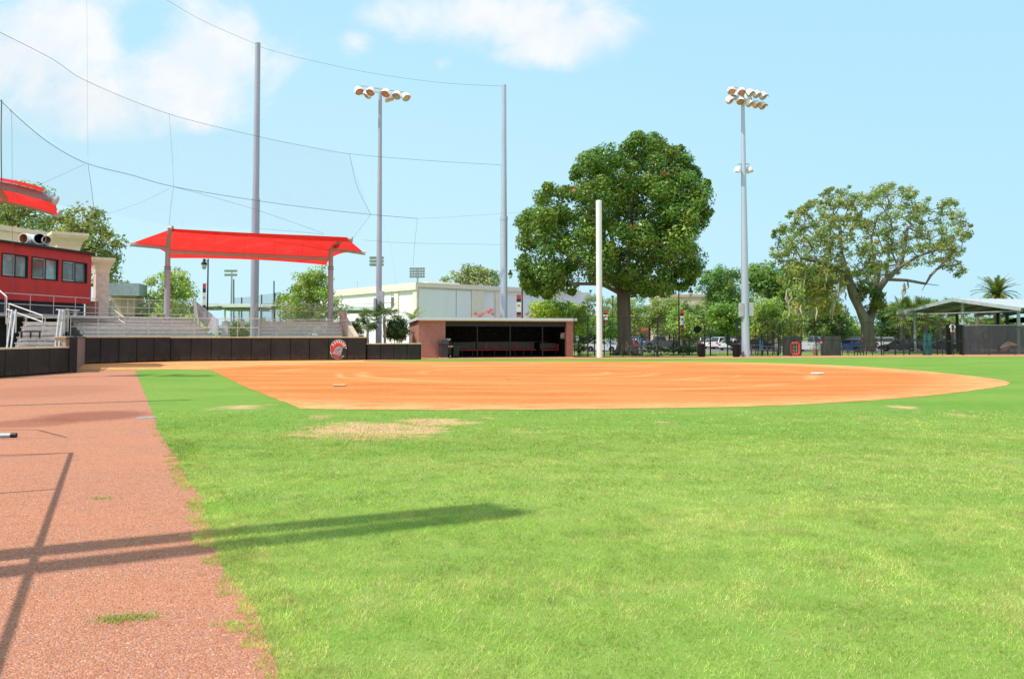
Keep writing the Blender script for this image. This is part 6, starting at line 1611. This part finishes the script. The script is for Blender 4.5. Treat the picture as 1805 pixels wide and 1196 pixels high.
# ================================================================ furniture by the fence
for k, px in enumerate((1237, 1298)):
    p = G(px, 629); t = thing('trash_can', ('black slatted trash can below the round black sign', 'black slatted trash can left of the right light pole')[k], 'trash can', p, 0, 'black trash cans')
    MB().lathe([(.2, .0), (.235, .05), (.255, .8), (.27, .84), (.27, .88), (.23, .9)], (0, 0, 0), 18).build('body', blackmat, t)
    MB().lathe([(.275, .86), (.285, .93), (.2, .97), (.12, .965)], (0, 0, 0), 18).build('lid', black, t); sl = MB()
    for i in range(18): a = i * math.pi / 9; sl.box((.258 * math.cos(a), .258 * math.sin(a), .44), (.03, .03, .72), a)
    sl.build('slats', black, t)
p = base(1229.5, 62.5); t = thing('round_sign', 'round black sign on a brown post beside the trash can', 'sign', p)
zc = W(0, 580.5, 62.5).z; MB().lathe([(.30, -.015), (.30, .015)], (0, 0, zc - p.z), 28, Matrix.Rotation(R(90), 3, 'X')).build('disc', blackmat, t, world=False)
MB().tube([(0, .04, 0), (0, .04, zc - p.z + .2)], .035, 8).build('post', mat('brown_post', (.14, .09, .06), .8), t)
def picnic(label, px, D, w_, ang=0.0, h=.75):
    p = base(px, D); t = thing('picnic_table', label, 'picnic table', p, ang, 'dark picnic tables along the fence'); L = w_ * D / F
    MB().box((0, 0, h), (L, .75, .05)).build('tabletop', farsteel, t)
    for y in (-.62, .62): MB().box((0, y, h * .6), (L, .28, .045)).build('seat', farsteel, t)
    for x in (-L * .36, L * .36):
        l = MB(); l.bar((x, -.35, h - .02), (x, -.6, 0), .06); l.bar((x, .35, h - .02), (x, .6, 0), .06); l.bar((x, -.7, h * .57), (x, .7, h * .57), .05); l.build('leg', farsteel, t)
picnic('dark picnic table under the big tree right of its trunk', 1143, 60.2, 34); picnic('second dark picnic table close against the big trunk', 1117, 60.8, 20)
picnic('tall dark picnic table right of the light pole base', 1330, 61.3, 26, 0, .8); picnic('lower dark picnic table left of the red frame', 1357, 61.6, 24, 0, .72)
picnic('dark picnic table in front of the mossy oak trunk at left', 1500, 62.6, 30); picnic('dark picnic table overlapping the mossy oak trunk foot', 1524, 63.2, 22)
# round stool between tables
p = base(1343, 60.8); t = thing('round_stool', 'low round dark seat between the two picnic tables', 'seat', p)
MB().lathe([(.42, .42), (.44, .46), (.42, .5)], (0, 0, 0), 16).build('seat', farsteel, t); MB().tube([(0, 0, 0), (0, 0, .42)], .06, 8).build('leg', farsteel, t)
p = base(1401.5, 65); t = thing('pitching_target', 'small bright red pitching target frame with strike grid', 'target', p)
z0, z1 = W(0, 624, 65).z - p.z, W(0, 604, 65).z - p.z; hw = 7 * 65 / F
fr = [(-hw, z0 + .1), (-hw, z1 - .1), (-hw + .1, z1), (hw - .1, z1), (hw, z1 - .1), (hw, z0 + .1), (hw - .1, z0), (-hw + .1, z0)]
redp = mat('target_red', (.75, .06, .04), .4); n = len(fr)
MB().tube([(a, 0, c) for a, c in fr + fr[:2]], .065, 8).build('frame', redp, t, smooth=True)
gm_ = MB()
for f in (.33, .66): gm_.bar((-hw, 0, z0 + (z1 - z0) * f), (hw, 0, z0 + (z1 - z0) * f), .02)
for f in (-.33, .33): gm_.bar((hw * f, 0, z0), (hw * f, 0, z1), .02)
gm_.build('grid', mat('grid_grey', (.5, .45, .42), .6), t)
MB().bar((0, 0, z0), (0, .3, 0), .05).build('leg', farsteel, t)
p = base(1341.5, 83); t = thing('feather_flag', 'upright bright blue banner standing in the car park', 'banner', p)
MB().prism([(-.16, .0), (.16, 0), (.17, 1.0), (.1, 1.25), (-.1, 1.25), (-.17, 1.0)], -.02, .02, lambda a, b_, q: (a, q, b_ + .35)).build('cloth', mat('flag_blue', (.03, .26, .62), .6), t); MB().tube([(-.17, 0, 0), (-.17, 0, 1.5)], .02, 6).build('pole', farsteel, t)
p = base(1437, 70); t = thing('tree_stump', 'rust-brown stump standing before the silver pickup', 'stump', p)
MB().lathe([(.3, 0), (.22, .2), (.19, .72), (.16, .76)], (0, 0, 0), 12).build('stump', mat('rust_wood', (.24, .125, .07), .95, 0, .3, 5, bump=.4), t)
p = base(1447, 74.2); t = thing('small_sign', 'little red notice on the right board screen', 'sign', p + Vector((0, 0, 1.3))); MB().box((0, 0, 0), (.25, .03, .32)).build('panel', redsign, t); MB().box((0, -.02, 0), (.18, .01, .06)).build('stripe', white, t); MB().tube([(0, .03, -1.3), (0, .03, 0)], .02, 6).build('post', farsteel, t)
p = base(1366, 73); t = thing('small_sign', 'little white notice on a post beside the practice pen', 'sign', p + Vector((0, 0, 1.45))); MB().box((0, 0, 0), (.16, .03, .3)).build('panel', white, t); MB().tube([(0, .03, -1.45), (0, .03, 0)], .02, 6).build('post', farsteel, t)
p = base(1017.5, 66); t = thing('small_sign', 'small pale notice on a post just right of the dugout', 'sign', p + Vector((0, 0, 1.5))); MB().box((0, 0, 0), (.22, .03, .4)).build('panel', white, t); MB().box((0, -.02, .05), (.12, .01, .14)).build('mark', farsteel, t); MB().tube([(0, .03, -1.5), (0, .03, 0)], .02, 6).build('post', farsteel, t)
# bases on the infield
def base_bag(label, px, py, s=.38, ang=.4, m=white):
    p = G(px, py); t = thing('base_bag', label, 'base', (p.x, p.y, .006), ang); MB().box((0, 0, .04), (s, s, .05)).build('cover', m, t, bevel=.02); MB().box((0, 0, .004), (s + .03, s + .03, .008)).build('anchor_plate', mat('bag_edge', (.4, .3, .24), .9), t)
base_bag('white base lying on the right half of the orange infield', 1441, 659.5); base_bag('dusty base lying near the left rim of the orange infield', 598, 681, .38, .2, mat('bag_dusty', (.70, .36, .17), 1.0, spec=.05))
p = G(1041, 657); t = thing('pitching_plate', 'narrow dusty pitching plate in the infield middle', 'base', (G(905, 668).x, G(905, 668).y, .006)); MB().box((0, 0, .02), (.6, .15, .035)).build('plate', mat('bag_dusty', (.62, .4, .24), .9), t)
# ================================================================ pavilion at the right
k_ = 82 / 68.0
P2 = Vector((38.6 * k_, 82, 0)); P1 = Vector((XAT(1613, 88), 88, 0)); P3 = P2 * 2 - P1
g_ = (P3 - P1); Lg = g_.length; g_.normalize(); rn = Vector((-g_.y, g_.x, 0)); rn = rn if rn.x > 0 else -rn
t = thing('pavilion', 'open-sided pavilion with pale gabled metal roof and steel posts', 'pavilion', (P1.x, P1.y, 0))
ze0 = W(0, 549.5, 88).z; zp = W(0, 526, 82).z; pst = mat('pavilion_post', (.40, .42, .44), .5, .2); pdk = mat('pavilion_dark', (.055, .06, .065), .7); proof = mat('pavilion_roof', (.56, .60, .64), .4, .3, .05, 3)
purl = mat('pavilion_beam', (.36, .34, .32), .6, .1)
def pp(s, d, z): q = P1 + g_ * s + rn * d; return Vector((q.x, q.y, z))
OV = 1.3; LD = 22.0; half = Lg / 2; sl = (zp - ze0) / (half + OV)
ze = ze0
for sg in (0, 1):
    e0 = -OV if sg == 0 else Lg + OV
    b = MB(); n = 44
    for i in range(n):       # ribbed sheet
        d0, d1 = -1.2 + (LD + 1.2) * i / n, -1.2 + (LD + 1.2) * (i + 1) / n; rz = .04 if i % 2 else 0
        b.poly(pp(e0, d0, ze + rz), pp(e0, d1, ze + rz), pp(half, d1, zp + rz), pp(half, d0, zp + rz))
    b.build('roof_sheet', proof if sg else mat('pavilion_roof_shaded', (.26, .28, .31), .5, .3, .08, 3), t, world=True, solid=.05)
    MB().bar(pp(e0, -1.22, ze - .14), pp(half, -1.22, zp - .14), .08, .34).build('fascia', mat('fascia_grey', (.42, .45, .48), .5, .1), t, world=True)
    for d in (2.5, 6, 10, 14, 18): MB().bar(pp(e0, d, ze - .32), pp(half, d, zp - .32), .12, .4).build('rafter', purl, t, world=True)
    for f in (.1, .35, .6, .85): 
        a = e0 + (half - e0) * f; z = ze + (zp - ze) * f - .12; MB().bar(pp(a, -1.0, z), pp(a, LD, z), .08, .12).build('purlin', purl, t, world=True)
    for d in (0, 6, 12, 18):
        m_ = pst if d == 0 else pdk; z = ze + sl * OV; s = 0 if sg == 0 else Lg
        MB().tube([pp(s, d, tz(85)), pp(s, d, z - .1)], .15, 10).build('post', m_, t, world=True, smooth=True)
for d in (0, 6, 12, 18): MB().tube([pp(half, d, tz(80)), pp(half, d, zp - .3)], .16, 10).build('post', pst if d == 0 else pdk, t, world=True, smooth=True)
MB().bar(pp(-OV, -1.0, ze - .3), pp(Lg + OV, -1.0, ze - .3), .08, .1).build('tie_beam', purl, t, world=True)
hang = MB(); rr_ = random.Random(3)
hang.grid(lambda u, v: pp(half - 1.5 + u * 7.5, 7 + 8 * v, 2.9 + .5 * math.sin(u * 6) * math.sin(v * 5 + 1) + .5 * u), 14, 6)
t2 = thing('rolled_net', 'dark net bundle hanging under the pavilion roof', 'net', (P2.x, P2.y + 6, 2.6)); hang.build('net_bundle', blackmat, t2, world=True)
hv = MB(); 
hv.bar(pp(.2, 12, 2.3), pp(half + 2, 5, 2.6), .22); hv.build('rolled_bar', blackmat, t2, world=True)
MB().bar(pp(half + 1, LD - .5, 1.2), pp(half + 8, LD - .5, 1.2), .2, 4.6).build('back_sheet', mat('back_dark', (.04, .04, .043), .8), t, world=True)
# antenna-like bracket on the eave
p = W(1643, 541, 86); t3 = thing('roof_bracket', 'little black double bracket standing on the pavilion roof slope', 'bracket', p)
for x in (-.22, .22): MB().tube([(x, 0, -.2), (x, 0, .35)], .03, 6).build('arm', black, t3)
MB().bar((-.25, 0, 0), (.25, 0, 0), .05).build('bar', black, t3)

# ================================================================ vehicles
tyrem = mat('tyre', (.02, .02, .02), .9); rimm = mat('rim', (.55, .56, .58), .3, .6, .1); cargl = glass_mat('car_glass', (.045, .06, .07), .04)
tail = mat('tail_red', (.55, .02, .025), .25); headl = mat('head_clear', (.75, .77, .8), .15)
def paint(name, c):
    if name in MC: return MC[name]
    m, nt, ns, lk = nodes(name); co = N(nt, 'ShaderNodeTexCoord').outputs['Object']; n1 = noise(nt, co, 1.5, 4)
    bs = finish(nt, mixc(nt, n1, tuple(q * .85 for q in c), tuple(min(1, q * 1.1) for q in c)), .3, .15, .6); bs.inputs['Coat Weight'].default_value = .7; bs.inputs['Coat Roughness'].default_value = .06
    MC[name] = m; return m
KIND = {   # length, width, body side outline (x, z), glasshouse (belt x0, roof x0, roof x1, belt x1, belt z, roof z)
 'sedan': (4.6, 1.8, [(-2.28, .42), (-2.3, .72), (-2.2, .93), (-1.5, .98), (.75, .95), (1.5, .86), (2.15, .70), (2.3, .5), (2.25, .3)], (-1.75, -1.0, .25, 1.05, .93, 1.42)),
 'suv': (4.6, 1.85, [(-2.28, .45), (-2.3, .8), (-2.24, 1.05), (-1.5, 1.08), (.95, 1.06), (1.6, .98), (2.15, .82), (2.3, .55), (2.25, .35)], (-2.2, -1.85, .3, 1.15, 1.05, 1.66)),
 'hatch': (4.0, 1.72, [(-1.95, .42), (-2.0, .75), (-1.94, 1.0), (-1.3, 1.02), (.75, .98), (1.4, .90), (1.85, .72), (2.0, .5), (1.95, .3)], (-1.9, -1.35, .2, 1.0, .98, 1.5)),
 'pickup': (5.6, 1.95, [(-2.78, .55), (-2.8, .85), (-2.78, 1.18), (-.55, 1.18), (-.5, 1.14), (1.05, 1.14), (1.5, 1.1), (2.55, 1.02), (2.78, .8), (2.75, .45)], (-.75, -.45, .55, 1.2, 1.12, 1.82)),
}
def vehicle(name, label, kind, col, px, D, ang, cat='car', scale=1.0, group=None):
    L, Wd, prof, (b0, r0, r1, b1, zb_, zr) = KIND[kind]
    t = thing(name, label, cat, base(px, D), ang, group); hw = Wd / 2; m = paint('paint_%d_%d_%d' % tuple(int(c * 255) for c in col), col)
    ax = (-L / 2 + .85, L / 2 - .9); wr = .34 if kind != 'pickup' else .4; zf = .26
    low = []
    for xa in reversed(ax):     # underside with wheel arches
        low += [(xa + wr + .07, zf)] + [(xa + (wr + .07) * math.cos(R(a)), wr + (wr + .07) * math.sin(R(a))) for a in range(15, 180, 30)] + [(xa - wr - .07, zf)]
    out = prof + low; n = len(out)
    secs = [(-hw + .0, .965), (-hw + .07, 1.0), (hw - .07, 1.0), (hw, .965)]
    b = MB(); cz = .62
    for y, k in secs: b.v += [(x * k, y, cz + (z - cz) * k) for x, z in out]
    for j in range(3):
        for i in range(n): b.f.append((j * n + i, j * n + (i + 1) % n, (j + 1) * n + (i + 1) % n, (j + 1) * n + i))
    b.f += [tuple(range(n)), tuple(reversed(range(3 * n, 4 * n)))]
    b.build('body', m, t, smooth=True)
    wi, wo = hw - .2, hw - .08
    gb = MB(); V = [(b0, -wo, zb_), (b1, -wo, zb_), (b1, wo, zb_), (b0, wo, zb_), (r0, -wi, zr - .03), (r1, -wi, zr - .03), (r1, wi, zr - .03), (r0, wi, zr - .03)]
    gb.add(V, [(0, 1, 5, 4), (1, 2, 6, 5), (2, 3, 7, 6), (3, 0, 4, 7), (4, 5, 6, 7)]); gb.build('window', cargl, t)
    rf = MB(); e = .05
    rf.add([(r0 - e, -wi - .03, zr - .04), (r1 + e, -wi - .03, zr - .04), (r1 + e, wi + .03, zr - .04), (r0 - e, wi + .03, zr - .04), (r0 + .12, -wi + .12, zr + .04), (r1 - .2, -wi + .12, zr + .03), (r1 - .2, wi - .12, zr + .03), (r0 + .12, wi - .12, zr + .04)],
           [(0, 1, 5, 4), (1, 2, 6, 5), (2, 3, 7, 6), (3, 0, 4, 7), (4, 5, 6, 7), (3, 2, 1, 0)]); rf.build('roof', m, t, smooth=True)
    for sg in (-1, 1):
        pl = MB()
        for xa, xb in ((b0, r0), (b1, r1), ((b0 + b1) / 2 - .05, (r0 + r1) / 2 - .03)): pl.bar((xa, sg * (wo + .005), zb_), (xb, sg * (wi + .01), zr - .02), .09, .05)
        pl.build('pillars', m, t)
        for xa in ax:
            w_ = MB().lathe([(wr * .6, -.1), (wr * .94, -.1), (wr, -.06), (wr, .06), (wr * .94, .1), (wr * .6, .1)], (xa, sg * (hw - .12), wr), 20, Matrix.Rotation(R(90), 3, 'X')).build('wheel', tyrem, t, smooth=True)
            MB().lathe([(wr * .62, -.02), (wr * .5, .0), (wr * .12, .02), (.01, .03)], (xa, sg * (hw - .12) + sg * .085, wr), 14, Matrix.Rotation(R(-90 * sg), 3, 'X'), False).build('rim', rimm, w_, smooth=True)
        zt2 = prof[2][1] - .16
        MB().box((-L / 2 + .03, sg * (hw - .25), zt2 - .02), (.12, .38, .17)).build('taillight', tail, t, bevel=.02)
        MB().box((L / 2 - .13, sg * (hw - .28), prof[-3][1] - .03), (.22, .4, .15)).build('headlight', headl, t, bevel=.02)
        MB().box((b1 - .25, sg * (hw + .06), zb_ + .03), (.12, .16, .12)).build('mirror', m, t, bevel=.02)
        MB().box((.1 if kind != 'pickup' else .5, sg * (hw + .004), zb_ - .16), (.16, .02, .035)).build('door_handle', galv, t)
    MB().box((-L / 2 + .02, 0, .48), (.14, Wd - .2, .2)).build('bumper', m if kind != 'pickup' else rimm, t, bevel=.03); MB().box((L / 2 - .03, 0, .46), (.14, Wd - .2, .2)).build('bumper', m if kind != 'pickup' else rimm, t, bevel=.03)
    MB().box((-L / 2 - .0, 0, .72), (.04, .32, .15)).build('number_plate', bannerw, t)
    if kind == 'pickup': MB().box((-1.72, 0, 1.16), (1.9, Wd - .22, .06)).build('bed_floor', blackmat, t)
    if scale != 1: t.scale = (scale,) * 3
    return t
g3 = 'vehicles in the car park'
silver = (.68, .71, .76); wht = (.78, .79, .8); redc = (.5, .02, .03); dgrey = (.10, .11, .13); blk = (.015, .017, .022); blue = (.04, .16, .42); navy = (.02, .045, .14)
vehicle('parked_car', 'silver sedan parked behind the white foul pole', 'sedan', silver, 1067, 91, R(-38), group=g3)
vehicle('parked_car', 'bright red car tail showing right of the big trunk', 'hatch', redc, 1110, 92, R(72), group=g3)
vehicle('parked_car', 'light blue car roof just above the red car', 'suv', (.10, .36, .66), 1119, 128, R(75), group=g3)
vehicle('pickup_truck', 'dark grey crew pickup parked behind the hedge', 'pickup', dgrey, 1164, 120, R(182), 'pickup', group=g3)
vehicle('parked_car', 'blue-grey sedan nose right behind the dark grey pickup', 'sedan', (.22, .27, .36), 1196, 128, R(190), group=g3)
vehicle('parked_car', 'pale gold suv left of the round black sign', 'suv', (.42, .42, .36), 1219, 124, R(10), group=g3)
vehicle('parked_car', 'dark suv with red tail light right of the black sign post', 'suv', (.05, .055, .07), 1245, 118, R(75), group=g3)
vehicle('parked_car', 'white sedan furthest left of the white cars in the lot', 'sedan', wht, 1262, 116, R(35), group=g3)
vehicle('parked_car', 'white suv in the middle of the white cars in the lot', 'suv', wht, 1279, 112, R(30), group=g3)
vehicle('parked_car', 'white sedan with red tail light nearest the right trash can', 'sedan', (.72, .74, .77), 1291, 104, R(48), group=g3)
vehicle('parked_car', 'dark sedan behind the base of the right light pole', 'sedan', blk, 1327, 100, R(178), group=g3)
vehicle('pickup_truck', 'silver pickup parked between the two board screens', 'pickup', (.66, .69, .70), 1437, 95, R(-38), 'pickup', group=g3)
vehicle('parked_car', 'bright blue hatchback left of the mossy oak trunk', 'hatch', blue, 1494, 96, R(150), group=g3)
vehicle('parked_car', 'dark red car roof behind the bright blue hatchback', 'suv', (.16, .02, .03), 1500, 112, R(150), group=g3)
vehicle('parked_car', 'navy blue car touching the mossy oak trunk on its left', 'hatch', navy, 1516, 100, R(140), group=g3)
vehicle('parked_car', 'white suv right of the mossy oak trunk', 'suv', wht, 1550, 108, R(140), group=g3)
vehicle('parked_car', 'black sedan in full side view right of the mossy oak trunk', 'sedan', (.02, .026, .042), 1584, 96, R(150), group=g3)
vehicle('parked_car', 'dark grey sedan behind the left pavilion post', 'sedan', (.06, .07, .085), 1608, 102, R(150), group=g3)
vehicle('parked_car', 'black car behind the teal tarp', 'sedan', blk, 1650, 97, R(152), group=g3)
vehicle('parked_car', 'silver-blue hatchback between the two black mats', 'hatch', (.30, .36, .46), 1688, 98, R(150), group=g3)
# a person standing by the parked cars, very small
p = base(1131, 112); t = thing('person', 'small figure in a blue top standing beside the red car', 'person', p)
def body():
    me = bpy.data.meshes.new('body'); vs = [(0, 0, .92), (0, 0, 1.15), (0, 0, 1.42), (0, 0, 1.53), (0, -.01, 1.66), (.09, 0, .88), (.1, .02, .48), (.1, 0, .06), (-.09, 0, .88), (-.1, -.02, .48), (-.1, 0, .06), (.2, 0, 1.4), (.25, .03, 1.12), (.24, -.08, .86), (-.2, 0, 1.4), (-.25, .03, 1.12), (-.24, -.08, .86), (.1, -.16, .03), (-.1, -.16, .03)]
    es = [(0, 1), (1, 2), (2, 3), (3, 4), (0, 5), (5, 6), (6, 7), (0, 8), (8, 9), (9, 10), (2, 11), (11, 12), (12, 13), (2, 14), (14, 15), (15, 16), (7, 17), (10, 18)]
    me.from_pydata(vs, es, []); o = bpy.data.objects.new('body', me); COL.objects.link(o); o.modifiers.new('skin', 'SKIN')
    rad = [.14, .13, .15, .055, .1, .09, .065, .045, .09, .065, .045, .06, .045, .04, .06, .045, .04, .035, .035]
    for i, r_ in enumerate(rad): me.skin_vertices[0].data[i].radius = (r_, r_)
    me.skin_vertices[0].data[0].use_root = True
    q = o.modifiers.new('sub', 'SUBSURF'); q.levels = 1; q.render_levels = 1
    m, nt, ns, lk = nodes('person_skin_clothes'); sp = N(nt, 'ShaderNodeSeparateXYZ'); lk.new(N(nt, 'ShaderNodeTexCoord').outputs['Object'], sp.inputs[0])
    c = mixc(nt, math_node(nt, 'GREATER_THAN', sp.outputs[2], .95), (.05, .06, .1), (.06, .2, .55)); c = mixc(nt, math_node(nt, 'GREATER_THAN', sp.outputs[2], 1.47), c, (.4, .25, .18)); finish(nt, c, .8)
    me.materials.append(m); return o
o = body(); o.parent = t
MB().lathe([(.02, 1.80), (.09, 1.77), (.115, 1.70), (.10, 1.64)], (0, .015, 0), 12).build('hair', blackmat, t, smooth=True)
